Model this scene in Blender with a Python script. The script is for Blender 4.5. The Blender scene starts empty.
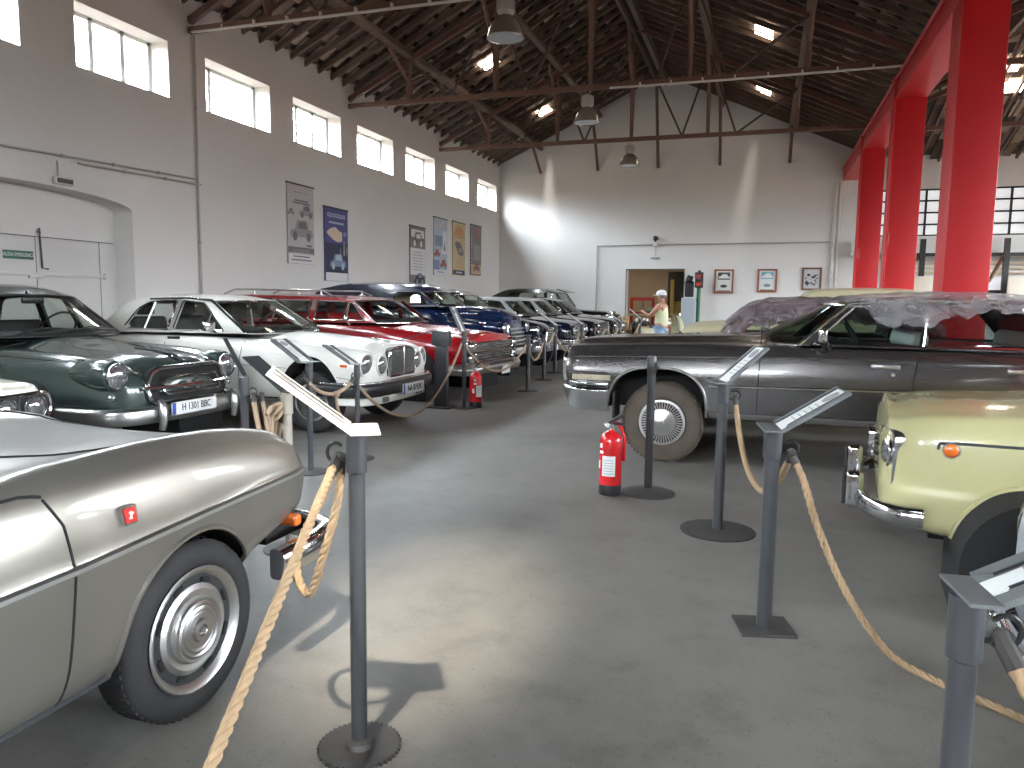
import bpy, bmesh, math, random
import numpy as np
from mathutils import Vector, Matrix
from mathutils.geometry import tessellate_polygon
random.seed(7)
PI = math.pi
SC = bpy.context.scene
COL = SC.collection

# ---------------------------------------------------------------- materials
def _nt(name):
    m = bpy.data.materials.new(name); m.use_nodes = True
    nt = m.node_tree
    return m, nt, nt.nodes['Principled BSDF']
def _setp(b, **k):
    for n, v in k.items():
        b.inputs[n].default_value = v
def c4(c): return (c[0], c[1], c[2], 1)
def plain(name, c, rough=.5, metal=0., coat=0., spec=.5, emit=None, es=1., noise=0., nscale=6., coatr=.05):
    m, nt, b = _nt(name)
    _setp(b, **{'Base Color': c4(c), 'Roughness': rough, 'Metallic': metal, 'Coat Weight': coat, 'Coat Roughness': coatr, 'Specular IOR Level': spec})
    if emit: _setp(b, **{'Emission Color': c4(emit), 'Emission Strength': es})
    if noise:
        tc = nt.nodes.new('ShaderNodeTexCoord'); nz = nt.nodes.new('ShaderNodeTexNoise'); mx = nt.nodes.new('ShaderNodeMix'); mx.data_type = 'RGBA'
        nz.inputs['Scale'].default_value = nscale; nz.inputs['Detail'].default_value = 4
        nt.links.new(tc.outputs['Object'], nz.inputs['Vector']); nt.links.new(nz.outputs['Fac'], mx.inputs['Factor'])
        mx.inputs['A'].default_value = c4([x*(1-noise) for x in c]); mx.inputs['B'].default_value = c4([min(1, x*(1+noise)) for x in c])
        nt.links.new(mx.outputs['Result'], b.inputs['Base Color'])
    return m
def paint(name, c, metal=0., rough=.28, coat=.6, noise=.06):
    return plain(name, c, rough, metal, coat, noise=noise, nscale=3., coatr=.06)
def glassy(name, tint=(.55, .62, .6), alpha=.75):
    # see-through pane: a tinted transparent layer under a clear reflection
    m = bpy.data.materials.new(name); m.use_nodes = True
    nt = m.node_tree; nt.nodes.clear()
    o = nt.nodes.new('ShaderNodeOutputMaterial'); t = nt.nodes.new('ShaderNodeBsdfTransparent'); g = nt.nodes.new('ShaderNodeBsdfGlossy')
    lw = nt.nodes.new('ShaderNodeLayerWeight'); lw.inputs['Blend'].default_value = .5; pw = nt.nodes.new('ShaderNodeMath'); pw.operation = 'POWER'; pw.inputs[1].default_value = 5; nt.links.new(lw.outputs['Facing'], pw.inputs[0]); f = nt.nodes.new('ShaderNodeMath'); f.operation = 'MULTIPLY_ADD'; f.inputs[1].default_value = .6; f.inputs[2].default_value = .035; nt.links.new(pw.outputs[0], f.inputs[0]); mx = nt.nodes.new('ShaderNodeMixShader')
    t.inputs['Color'].default_value = c4([x*alpha for x in tint]); g.inputs['Roughness'].default_value = .03;
    nt.links.new(f.outputs[0], mx.inputs[0]); nt.links.new(t.outputs[0], mx.inputs[1]); nt.links.new(g.outputs[0], mx.inputs[2]); nt.links.new(mx.outputs[0], o.inputs[0])
    return m
M = {}
M['chrome'] = plain('chrome', (.72, .73, .74), .13, 1.)
M['dull_chrome'] = plain('dull_chrome', (.55, .55, .54), .3, 1., noise=.15, nscale=9)
M['alu'] = plain('aluminium', (.62, .62, .6), .38, 1.)
M['rubber'] = plain('rubber', (.022, .022, .023), .75, noise=.25, nscale=20)
M['dusty_rubber'] = plain('dusty_rubber', (.105, .085, .065), .9, noise=.35, nscale=7)
M['black'] = plain('black_paint', (.012, .012, .013), .45)
M['gloss_black'] = plain('gloss_black', (.01, .01, .011), .12, coat=.5)
M['void'] = plain('underside', (.012, .012, .012), .9)
M['vinyl'] = plain('dark_vinyl', (.03, .03, .032), .6)
M['tan_vinyl'] = plain('tan_vinyl', (.25, .17, .1), .6)
M['white_vinyl'] = plain('white_vinyl', (.75, .74, .7), .6)
M['glass'] = glassy('car_glass', (.93, .955, .94), .97)
M['dark_glass'] = glassy('dark_glass', (.72, .77, .76), .95)
M['lens'] = plain('lamp_lens', (.30, .31, .32), .12, .7, coat=1., noise=.45, nscale=45)
M['amber'] = plain('amber_lens', (.75, .16, .02), .2, coat=.6)
M['red_lens'] = plain('red_lens', (.5, .02, .015), .2, coat=.6)
M['plate'] = plain('plate_white', (.72, .73, .72), .4)
M['plate_blue'] = plain('plate_blue', (.03, .07, .38), .4)
M['ink'] = plain('ink', (.015, .015, .018), .5)
M['grey_paint'] = plain('grey_paint', (.048, .05, .054), .42, noise=.12, nscale=5)
M['tray_grey'] = plain('tray_grey', (.14, .15, .155), .45, noise=.1, nscale=6)
M['charcoal'] = plain('charcoal_paint', (.035, .037, .04), .5)
M['base_steel'] = plain('base_steel', (.075, .072, .07), .55, .3, noise=.3, nscale=14)
M['paper'] = plain('paper', (.72, .74, .72), .45)
M['cream_paper'] = plain('cream_board', (.74, .7, .6), .5)
M['black_plastic'] = plain('black_plastic', (.015, .015, .016), .35)
M['ext_red'] = plain('extinguisher_red', (.62, .012, .016), .25, coat=.5)
M['white_sticker'] = plain('white_sticker', (.75, .75, .73), .5)
M['rope'] = plain('sisal_rope', (.37, .255, .145), .9, noise=.22, nscale=35)
M['old_rope'] = plain('worn_rope', (.33, .24, .16), .9, noise=.25, nscale=30)
M['rope_tape'] = plain('rope_tape', (.05, .045, .04), .7)

# ---------------------------------------------------------------- mesh builder
class MB:
    def __init__(s): s.v = []; s.f = []; s.mi = []; s.cur = 0
    def add(s, vs, fs, mat=None):
        o = len(s.v); s.v += [tuple(p) for p in vs]; s.f += [[i+o for i in f] for f in fs]; s.mi += [s.cur if mat is None else mat]*len(fs)
        return s
    def box(s, c, d, rot=None, bev=0., mat=None):
        x, y, z = d[0]/2, d[1]/2, d[2]/2
        if bev <= 0:
            vs = [Vector((a*x, b*y, e*z)) for a in (-1, 1) for b in (-1, 1) for e in (-1, 1)]
            fs = [(0, 1, 3, 2), (4, 6, 7, 5), (0, 4, 5, 1), (2, 3, 7, 6), (0, 2, 6, 4), (1, 5, 7, 3)]
        else:
            bm = bmesh.new(); bmesh.ops.create_cube(bm, size=1.)
            for v in bm.verts: v.co = Vector((v.co.x*d[0], v.co.y*d[1], v.co.z*d[2]))
            bmesh.ops.bevel(bm, geom=bm.edges[:], offset=min(bev, .45*min(d)), segments=3, affect='EDGES', profile=.5)
            vs = [v.co.copy() for v in bm.verts]; bm.verts.index_update(); fs = [[v.index for v in f.verts] for f in bm.faces]; bm.free()
        c = Vector(c)
        if rot is not None: vs = [rot @ v for v in vs]
        return s.add([v+c for v in vs], fs, mat)
    def tube(s, pts, r, n=8, closed=False, cap=True, mat=None):
        P = [Vector(p) for p in pts]; m = len(P)
        R = r if isinstance(r, (list, tuple)) else [r]*m
        vs = []; up = None
        for i in range(m):
            a = P[i-1] if (i > 0 or closed) else P[i]; b = P[(i+1) % m] if (i < m-1 or closed) else P[i]
            t = (b-a).normalized() if (b-a).length > 1e-9 else Vector((0, 0, 1))
            if up is None:
                up = Vector((0, 0, 1)) if abs(t.z) < .9 else Vector((1, 0, 0))
            e1 = (up - t*up.dot(t))
            if e1.length < 1e-6: e1 = t.orthogonal()
            e1.normalize(); e2 = t.cross(e1); up = e1
            for k in range(n):
                q = 2*PI*k/n; vs.append(P[i] + (e1*math.cos(q)+e2*math.sin(q))*R[i])
        fs = []
        for i in range(m if closed else m-1):
            for k in range(n):
                j = (i+1) % m; fs.append((i*n+k, i*n+(k+1) % n, j*n+(k+1) % n, j*n+k))
        if cap and not closed: fs += [tuple(range(n))[::-1], tuple(range((m-1)*n, m*n))]
        return s.add(vs, fs, mat)
    def lathe(s, prof, n=32, mat4=None, mat=None, arc=None):
        # profile [(r, h)] spun about the local Z axis, then placed by mat4
        mat4 = mat4 or Matrix.Identity(4)
        vs = []; a0, a1 = arc if arc else (0, 2*PI); k = n if not arc else n+1
        for (r, h) in prof:
            for i in range(k):
                q = a0+(a1-a0)*i/n; vs.append(mat4 @ Vector((r*math.cos(q), r*math.sin(q), h)))
        fs = []
        for j in range(len(prof)-1):
            for i in range(n):
                i2 = (i+1) % k; fs.append((j*k+i, j*k+i2, (j+1)*k+i2, (j+1)*k+i))
        if not arc:
            if prof[0][0] > 1e-6: fs.append(tuple(range(k))[::-1])
            if prof[-1][0] > 1e-6: fs.append(tuple(range((len(prof)-1)*k, len(prof)*k)))
        return s.add(vs, fs, mat)
    def grid(s, rows, mat=None, flip=False, wrap=False):
        n = len(rows[0]); vs = [p for r in rows for p in r]; fs = []
        for i in range(len(rows)-1):
            for j in range(n if wrap else n-1):
                k = (j+1) % n
                q = (i*n+j, i*n+k, (i+1)*n+k, (i+1)*n+j); fs.append(q[::-1] if flip else q)
        return s.add(vs, fs, mat)
    def prism(s, poly, fmap, d0, d1, holes=(), mat=None):
        # outline (with holes) in 2-D, extruded between d0 and d1; fmap(a, b, d) -> point
        loops = [list(poly)]+[list(h) for h in holes]
        tris = tessellate_polygon([[Vector((p[0], p[1], 0)) for p in l] for l in loops])
        flat = [p for l in loops for p in l]; n = len(flat)
        vs = [fmap(p[0], p[1], d0) for p in flat]+[fmap(p[0], p[1], d1) for p in flat]
        fs = [tuple(t) for t in tris]+[tuple(i+n for i in t[::-1]) for t in tris]
        o = 0
        for l in loops:
            k = len(l)
            for i in range(k):
                j = (i+1) % k; fs.append((o+i, o+j, o+j+n, o+i+n))
            o += k
        return s.add(vs, fs, mat)
    def sweep(s, path, sec, closed=False, mat=None):
        # section [(out, up)] carried along a path lying roughly flat; out = to the right of travel
        P = [Vector(p) for p in path]; m = len(P); rows = []
        for i in range(m):
            a = P[i-1] if (i > 0 or closed) else P[i]; b = P[(i+1) % m] if (i < m-1 or closed) else P[i]
            t = (b-a).normalized(); o = t.cross(Vector((0, 0, 1)))
            if o.length < 1e-6: o = Vector((1, 0, 0))
            o.normalize(); u = o.cross(t).normalized()
            rows.append([P[i]+o*q[0]+u*q[1] for q in sec])
        s.grid(rows+([rows[0]] if closed else []), wrap=True, mat=mat)
        if not closed:
            n = len(sec); b0 = len(s.v)-m*n
            s.f += [list(range(b0, b0+n))[::-1], list(range(b0+(m-1)*n, b0+m*n))]; s.mi += [s.cur if mat is None else mat]*2
        return s
    def sphere(s, c, r, n=12, mat=None):
        r = r if isinstance(r, (tuple, list)) else (r, r, r)
        prof = [(max(1e-9, math.sin(PI*i/n)), -math.cos(PI*i/n)) for i in range(n+1)]
        m4 = Matrix.Translation(Vector(c)) @ Matrix.Diagonal((r[0], r[1], r[2], 1))
        return s.lathe(prof, n*2, m4, mat=mat)
    def build(s, name, mats, parent=None, smooth=38, loc=None, doubles=0.0):
        me = bpy.data.meshes.new(name); me.from_pydata(s.v, [], s.f)
        mats = mats if isinstance(mats, (list, tuple)) else [mats]
        for m in mats: me.materials.append(M[m] if isinstance(m, str) else m)
        if len(mats) > 1: me.polygons.foreach_set('material_index', s.mi)
        finish(me, smooth, doubles)
        o = bpy.data.objects.new(name, me); COL.objects.link(o)
        if parent is not None: o.parent = parent
        if loc is not None: o.location = loc
        return o
def finish(me, smooth=38, doubles=0.0):
    bm = bmesh.new(); bm.from_mesh(me)
    if doubles: bmesh.ops.remove_doubles(bm, verts=bm.verts[:], dist=doubles)
    bmesh.ops.recalc_face_normals(bm, faces=bm.faces[:])
    if smooth:
        for f in bm.faces: f.smooth = True
        lim = math.radians(smooth)
        for e in bm.edges:
            if len(e.link_faces) == 2: e.smooth = e.calc_face_angle(0) < lim
    bm.to_mesh(me); bm.free(); me.update()

def empty(name, label, cat, loc=(0, 0, 0), rz=0., group=None):
    o = bpy.data.objects.new(name, None); COL.objects.link(o)
    o.location = loc; o.rotation_euler = (0, 0, rz); o.empty_display_size = .2
    o['label'] = label; o['category'] = cat
    if group: o['group'] = group
    return o
def tag(o, label=None, cat=None, group=None, kind=None):
    if label: o['label'] = label
    if cat: o['category'] = cat
    if group: o['group'] = group
    if kind: o['kind'] = kind
    return o
def copy_tree(o, parent=None):
    c = o.copy(); COL.objects.link(c)
    if parent is not None: c.parent = parent; c.matrix_parent_inverse = o.matrix_parent_inverse.copy()
    for ch in list(o.children): copy_tree(ch, c)
    return c
def part_label(o, t): o['label'] = t; return o
_fontcache = {}
def text_mesh(txt, size, depth=.002):
    key = (txt, size, depth)
    if key not in _fontcache:
        cu = bpy.data.curves.new('lettering', 'FONT'); cu.body = txt; cu.size = size; cu.align_x = 'CENTER'; cu.align_y = 'CENTER'; cu.extrude = depth; cu.resolution_u = 3
        ob = bpy.data.objects.new('lettering', cu); COL.objects.link(ob)
        dg = bpy.context.evaluated_depsgraph_get()
        me = bpy.data.meshes.new_from_object(ob.evaluated_get(dg)); bpy.data.objects.remove(ob); bpy.data.curves.remove(cu)
        _fontcache[key] = ([v.co.copy() for v in me.vertices], [list(p.vertices) for p in me.polygons]); bpy.data.meshes.remove(me)
    return _fontcache[key]
def lettering(txt, size, m4, mat, parent, name='lettering', squeeze=1., depth=.002):
    vs, fs = text_mesh(txt, size, depth)
    b = MB(); b.add([m4 @ Vector((v.x*squeeze, v.y, v.z)) for v in vs], fs)
    return b.build(name, mat, parent, smooth=0)
def frame4(o, x, y, z=None):
    x = Vector(x).normalized(); y = Vector(y).normalized(); z = Vector(z).normalized() if z else x.cross(y).normalized()
    return Matrix(((x.x, y.x, z.x, o[0]), (x.y, y.y, z.y, o[1]), (x.z, y.z, z.z, o[2]), (0, 0, 0, 1)))
def lerp(a, b, t): return a+(b-a)*t
def round_poly(pts, n=4):
    # closed outline [(a, b, r)] with each corner rounded by r
    out = []; m = len(pts)
    for i in range(m):
        p = Vector(pts[i][:2]); r = pts[i][2] if len(pts[i]) > 2 else 0
        a = Vector(pts[i-1][:2]); b = Vector(pts[(i+1) % m][:2])
        if r <= 0: out.append((p.x, p.y)); continue
        da = a-p; db = b-p; r1 = min(r, da.length*.48, db.length*.48)
        q0 = p+da.normalized()*r1; q1 = p+db.normalized()*r1
        for k in range(n+1):
            t = k/n; q = q0*(1-t)**2+p*2*t*(1-t)+q1*t*t; out.append((q.x, q.y))
    return out
def catmull(pts, k=4, closed=False):
    P = [Vector(p) for p in pts]; m = len(P); out = []
    for i in range(m if closed else m-1):
        p0 = P[i-1] if (i > 0 or closed) else P[0]*2-P[1]; p1 = P[i]; p2 = P[(i+1) % m]; p3 = P[(i+2) % m] if (i < m-2 or closed) else P[-1]*2-P[-2]
        for j in range(k):
            t = j/k; out.append(.5*((2*p1)+(p2-p0)*t+(2*p0-5*p1+4*p2-p3)*t*t+(3*p1-p0-3*p2+p3)*t**3))
    if not closed: out.append(P[-1])
    return out
def pchip(x, y, xs):
    x = np.asarray(x, float); y = np.asarray(y, float); h = np.diff(x); d = np.diff(y)/h; n = len(x); m = np.zeros(n)
    m[0] = d[0]; m[-1] = d[-1]
    for i in range(1, n-1):
        if d[i-1]*d[i] > 0:
            w1 = 2*h[i]+h[i-1]; w2 = h[i]+2*h[i-1]; m[i] = (w1+w2)/(w1/d[i-1]+w2/d[i])
    xs = np.clip(np.asarray(xs, float), x[0], x[-1]); k = np.clip(np.searchsorted(x, xs)-1, 0, n-2)
    t = (xs-x[k])/h[k]
    return (2*t**3-3*t**2+1)*y[k]+(t**3-2*t**2+t)*h[k]*m[k]+(-2*t**3+3*t**2)*y[k+1]+(t**3-t**2)*h[k]*m[k+1]
# ---------------------------------------------------------------- car kit (local frame: nose at x=0, x runs forward, y to the car's left; s = distance back from the nose)
SIDE = [(.72, 0.), (.90, .02), (.97, .12), (1., .38), (.995, .62), (.97, .84), (.93, .96)]
TOP = [(.86, .12, 0), (.72, .42, 0), (.5, .74, 0), (.25, .94, 0), (0, 1., 0)]
class Car:
    def __init__(s, name, label, loc, rz, mat, cat='car', group=None, zs=1.):
        s.root = empty(name, label, cat, (loc[0], loc[1], 0), rz, group); s.mat = mat
        s.root.scale = (1, 1, zs)
    def P(s, q, y, z): return Vector((-q, y, z))
    def section(s, q):
        r = [float(pchip(s.rows[:, 0], s.rows[:, i], [q])[0]) for i in range(1, 6)]
        zb, zs, zc, hw, v = r
        pts = [(0, zb)]+[(a*hw, zb+t*(zs-zb)) for a, t in s.side]+[(a*hw, zs+t*(zc-zs)+dz*v) for a, t, dz in s.top]
        if s.res > 1:
            P2 = catmull([Vector((p[0], p[1], 0)) for p in pts], s.res); pts = [(max(0, p.x), p.y) for p in P2]
            pts[0] = (0, pts[0][1]); pts[-1] = (0, pts[-1][1])
        return pts
    def ys(s, q, z):
        p = s.section(q); best = None
        for (y0, z0), (y1, z1) in zip(p[:-1], p[1:]):
            if abs(z1-z0) > 1e-6 and min(z0, z1) <= z <= max(z0, z1):
                y = y0+(y1-y0)*(z-z0)/(z1-z0); best = y if best is None else max(best, y)
        return best if best is not None else max(a for a, b in p)
    def zt(s, q, y):
        p = s.section(q); best = None; y = abs(y)
        for (y0, z0), (y1, z1) in zip(p[:-1], p[1:]):
            if abs(y1-y0) > 1e-6 and min(y0, y1) <= y <= max(y0, y1):
                z = z0+(z1-z0)*(y-y0)/(y1-y0); best = z if best is None else max(best, z)
        return best if best is not None else p[-1][1]
    def body(s, rows, arches, side=None, top=None, step=.06, res=3, depth=.34):
        s.rows = np.array([list(r)+[0]*(6-len(r)) for r in rows], float); s.side = side or SIDE; s.top = top or TOP; s.res = res
        qs = []
        for a, b in zip(s.rows[:-1, 0], s.rows[1:, 0]):
            n = max(1, int(math.ceil((b-a)/step)))
            qs += [a+(b-a)*i/n for i in range(n)]
        qs.append(s.rows[-1, 0])
        b = MB(); secs = [s.section(q) for q in qs]; k = len(secs[0])
        rows3 = []
        for q, p in zip(qs, secs):
            rows3.append([(-q, y, z) for y, z in p]+[(-q, -y, z) for y, z in p[-2:0:-1]])
        b.grid(rows3, wrap=True)
        n = len(rows3[0])
        for base in (0, (len(qs)-1)*n):
            for j in range(k-1):
                a0, a1 = base+j, base+j+1; c0, c1 = base+(n-j) % n, base+(n-j-1)
                f = [a0, a1, c1, c0]; f2 = []
                for i in f:
                    if i not in f2: f2.append(i)
                if len(f2) > 2: b.f.append(f2); b.mi.append(0)
        o = b.build('body', [s.mat, 'void'], s.root, smooth=0)
        hw = s.rows[:, 4].max()
        cut = MB()
        arches = [tuple(a)+(2.,)*(5-len(a)) for a in arches]
        se = lambda v, e: math.copysign(abs(v)**(2/e), v)
        for (s0, z0, rx, rzz, ex) in arches:
            poly = [(-(s0+rx*se(math.cos(PI*i/28), ex)), z0+rzz*se(math.sin(PI*i/28), ex)) for i in range(29)]+[(-(s0-rx), -.3), (-(s0+rx), -.3)]
            for sg in (1, -1):
                cut.prism(poly, lambda a, c, d: (a, d, c), sg*(hw-depth), sg*(hw+.3))
        if arches:
            co = cut.build('arch_cut', ['void'], None, smooth=0)
            md = o.modifiers.new('b', 'BOOLEAN'); md.object = co; md.operation = 'DIFFERENCE'; md.solver = 'EXACT'
            try: md.material_mode = 'TRANSFER'
            except Exception: pass
            co.parent = s.root
            dg = bpy.context.evaluated_depsgraph_get(); dg.update()
            me = bpy.data.meshes.new_from_object(o.evaluated_get(dg)); o.modifiers.clear(); old = o.data; o.data = me; bpy.data.meshes.remove(old); me.name = 'body'
            bpy.data.objects.remove(co)
        finish(o.data, 32)
        s.bodyo = o; s.arches = arches
        return o
    def arch_lips(s, r=.011, mat=None, name='wheel_arch_trim', which=None, off=.004, span=(0, 1)):
        se = lambda v, e: math.copysign(abs(v)**(2/e), v)
        for ai, (s0, z0, rx, rzz, ex) in enumerate(s.arches):
            if which is not None and ai not in which: continue
            for sg in (1, -1):
                pts = []
                for i in range(25):
                    a = PI*(span[0]+(span[1]-span[0])*i/24); q = s0-rx*se(math.cos(a), ex); z = z0+rzz*se(math.sin(a), ex)
                    if z > s.section(q)[1][1]+.004: pts.append((-q, sg*(s.ys(q, z)+off), z))
                MB().tube(pts, r, 6).build(name, mat or s.mat, s.root)
    def strip(s, pts, r, mat, name, both=True, off=.002, n=6, sides=(-1, 1), seg=8):
        for sg in sides:
            P = []
            for (q0, z0), (q1, z1) in zip(pts[:-1], pts[1:]):
                for i in range(seg):
                    t = i/seg; q = lerp(q0, q1, t); z = lerp(z0, z1, t); P.append((-q, sg*(s.ys(q, z)+off), z))
            q, z = pts[-1]; P.append((-q, sg*(s.ys(q, z)+off), z))
            MB().tube(P, r, n).build(name, mat, s.root)
    def seam(s, pts, sides=(-1, 1), r=.005):
        s.strip(pts, r, 'void', 'door_seam', sides=sides, off=-.001, n=5, seg=6)
    def topline(s, pts, r=.005, mat='void', name='bonnet_seam', off=0.):
        P = []
        for (q0, y0), (q1, y1) in zip(pts[:-1], pts[1:]):
            for i in range(8):
                t = i/8; q = lerp(q0, q1, t); y = lerp(y0, y1, t); P.append((-q, y, s.zt(q, y)+off))
        q, y = pts[-1]; P.append((-q, y, s.zt(q, y)+off))
        MB().tube(P, r, 5).build(name, mat, s.root)
    def wheel(s, q, R, w, rim, track, style='steel', tyre='rubber', sides=(-1, 1), zc=None):
        for sg in sides:
            z = R if zc is None else zc
            m4 = Matrix(((1, 0, 0, -q), (0, 0, sg, sg*track), (0, 1, 0, z), (0, 0, 0, 1)))
            rm = MB()
            if style in ('steel', 'steel_slots'):
                rm.lathe([(rim+.004, -w*.9), (rim-.02, -w*.6), (rim-.03, -.06), (rim-.004, -.012), (rim+.008, -.002), (rim+.002, .003), (rim-.012, -.004), (rim-.03, -.03), (rim-.055, -.028), (rim*.74, -.018), (rim*.66, -.008), (rim*.56, -.012), (rim*.48, -.02), (0, -.02)], 40, m4)
            elif style == 'full':
                rm.lathe([(rim+.004, -w*.9), (rim-.02, -.06), (rim+.006, -.004), (rim+.004, .006), (rim-.015, .008), (rim-.02, .002), (0, -.004)], 40, m4)
            else:
                rm.lathe([(rim+.004, -w*.9), (rim-.02, -.05), (rim+.006, -.004), (rim-.012, -.004), (rim-.03, -.03), (rim*.6, -.025), (0, -.02)], 28, m4)
            rmo = rm.build('wheel', 'alu' if style != 'dark' else 'charcoal', s.root)
            ty = MB()
            ty.lathe([(rim-.005, -w), (R-.07, -w-.004), (R-.025, -w+.01), (R-.004, -w+.03), (R, -w*.5), (R-.004, -.03), (R-.012, -.014), (R-.03, -.004), (R*.5+rim*.5, .004), (rim+.025, .0), (rim+.008, -.008), (rim-.005, -.02)], 44, m4)
            if tyre == 'dusty_rubber' or style == 'steel_slots':
                for k in range(60 if tyre == 'dusty_rubber' else 84):      # tread blocks round the shoulder
                    a = 2*PI*k/60; d = Vector((math.cos(a), 0, math.sin(a)))
                    rot = Matrix(((-math.sin(a), 0, math.cos(a)), (0, 1, 0), (math.cos(a), 0, math.sin(a)))).to_3x3()
                    for yy in ((-.018, -w*.35, -w*.7) if tyre == 'dusty_rubber' else (-w*.3, -w*.65)):
                        ty.box(Vector((-q, sg*(track+yy), z))+d*(R-.003), (R*(.068 if tyre == 'dusty_rubber' else .05), w*.24 if yy < -.03 else .035, .016 if tyre == 'dusty_rubber' else .008), rot)
            ty.build('tyre', tyre, rmo)
            hc = MB()
            if style == 'full':
                hc.lathe([(rim*.62, .004), (rim*.6, .016), (rim*.3, .024), (rim*.12, .03), (rim*.1, .045), (0, .047)], 32, m4)
                for k in range(44):
                    a = 2*PI*k/44; rot = Matrix(((math.cos(a), 0, -math.sin(a)), (0, 1, 0), (math.sin(a), 0, math.cos(a)))).to_3x3()
                    hc.box(Vector((-q, sg*(track+.004), z))+Vector((math.cos(a), 0, math.sin(a)))*rim*.76, (rim*.26, .012, .011), rot)
                hc.build('hub_cap', 'dull_chrome', rmo)
                fb = MB(); fb.lathe([(rim*.9, -.002), (rim*.9, .0035), (rim*.62, .0035), (rim*.62, -.002)], 32, m4); fb.build('hub_ring', 'black', rmo)
            elif style in ('steel', 'steel_slots'):
                hc.lathe([(rim*.54, -.03), (rim*.54, .0), (rim*.51, .009), (rim*.47, .007), (rim*.43, .012), (rim*.39, .008), (rim*.34, .012), (rim*.30, .009), (rim*.25, .013), (rim*.2, .011), (rim*.17, .02), (rim*.1, .022), (rim*.08, .012), (rim*.045, .012), (rim*.04, .02), (0, .021)], 40, m4); hc.build('hub_cap', 'dull_chrome', rmo)
                if style == 'steel_slots':
                    for k in range(8):
                        sl = MB()
                        a = 2*PI*(k+.5)/8; cc = Vector((-q, sg*(track-.026), z))+Vector((math.cos(a), 0, math.sin(a)))*(rim*.8)
                        rot = Matrix(((math.cos(a), 0, -math.sin(a)), (0, 1, 0), (math.sin(a), 0, math.cos(a)))).to_3x3()
                        sl.box(cc, (.02, .03, .05), rot, bev=.009); sl.build('vent_slot', 'void', rmo)
            else:
                hc.lathe([(rim*.55, -.03), (rim*.53, .0), (rim*.4, .014), (rim*.15, .02), (0, .021)], 24, m4); hc.build('hub_cap', 'chrome' if style != 'dark' else 'dull_chrome', rmo)
    def headlight(s, q, y, z, r, yaw=0., name='headlight', rim='chrome', lens='lens', deep=.1, sides=(-1, 1), hood=0.):
        for sg in sides:
            ax = Vector((math.cos(yaw), sg*math.sin(yaw), 0)); m4 = frame4((-q, sg*y, z), (-ax.y, ax.x, 0), (0, 0, 1), ax)
            b = MB(); b.lathe([(r*.9, -deep), (r*1.06, -.012), (r*1.12, .006), (r*1.1, .02), (r*1.0, .026), (r*.94, .014)], 28, m4)
            o = b.build(name, rim, s.root)
            l = MB(); l.lathe([(r*.97, -.012), (r*.96, .012), (r*.8, .028), (r*.45, .04), (1e-9, .044)], 28, m4); l.build('lens', lens, o)
    def plate(s, q, y, z, txt, w=.46, h=.11, yaw=0., eu=True, back=False):
        ax = Vector((-1, 0, 0)) if back else Vector((math.cos(yaw), math.sin(yaw), 0))
        yv = Vector((-ax.y, ax.x, 0)); m4 = frame4((-q, y, z), yv, (0, 0, 1), ax)
        b = MB(); b.prism(round_poly([(-w/2, -h/2, .012), (w/2, -h/2, .012), (w/2, h/2, .012), (-w/2, h/2, .012)]), lambda a, c, d: m4 @ Vector((a, c, d)), -.006, .006)
        o = b.build('licence_plate', 'plate', s.root)
        if eu:
            e = MB(); e.box((0, 0, 0), (.04, h*.94, .003)); e.v = [m4 @ (Vector(v)+Vector((-w/2+.024, 0, .0065))) for v in e.v]; e.build('blue_band', 'plate_blue', o)
        if txt: lettering(txt, h*.82, m4 @ Matrix.Translation((.02 if eu else 0, 0, .0075)), 'ink', o, squeeze=.86 if len(txt) < 9 else .8)
        return o
    def cabin(s, A, H, roof, Rr, C, hb, hr, windows, bulge=(.12, .08), crown=.06, rear_bulge=.06, mat=None, glass='glass', trim='chrome', tr=.008, thick=.035, pw=1.25, ws_trim='chrome', rear_glass=True, roof_mat=None, quarter=None):
        mat = mat or s.mat
        zb = A[1]; zr = max(p[1] for p in roof)
        hbf = hb if callable(hb) else (lambda q: hb)
        def ymap(q, z):
            t = max(0, (z-zb)/(zr-zb)); return hbf(q)+(hr-hbf(q))*t**pw
        s.ymap = ymap
        out = [A, H]+list(roof)+[Rr, C]
        rp = catmull([(p[0], p[1], 0) for p in [H]+list(roof)+[Rr]], 5)
        outline = [A]+[(p.x, p.y) for p in rp]+[C]
        # subdivide pillars so the tumblehome curves
        wl = [round_poly(w) for w in windows]
        for sg in (1, -1):
            b = MB(); b.prism(outline, lambda a, c, d: (-a, sg*(ymap(a, c)-d), c), 0, thick, holes=wl)
            b.build('side_frame', mat, s.root, smooth=30)
            for w in wl:
                g = MB(); g.prism(w, lambda a, c, d: (-a, sg*(ymap(a, c)-d), c), thick*.45, thick*.45+.004); go = g.build('side_window', glass, s.root, smooth=0)
                if trim:
                    MB().tube([(-a, sg*(ymap(a, c)+.002), c) for a, c in w], tr, 5, closed=True).build('window_trim', trim, go)
        eta = [i/8-1 for i in range(17)]
        rows = []
        n = len(rp)
        for i, p in enumerate(rp):
            t = i/(n-1); bl = bulge[1]*(1-t)**4; br = rear_bulge*t**4; yy = ymap(p.x, p.y)
            edge = min(1, .35+min(t, 1-t)*6)
            rows.append([(-(p.x-bl*(1-e*e)+br*(1-e*e)), e*yy, p.y+crown*edge*(1-abs(e)**2.6)) for e in eta])
        b = MB(); b.grid(rows)
        lo = [[(x, y, z-.03) for x, y, z in r] for r in rows]; b.grid(lo, flip=True)
        b.build('roof', roof_mat or mat, s.root, smooth=45)
        hdr = rows[0]; rear = rows[-1]
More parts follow.
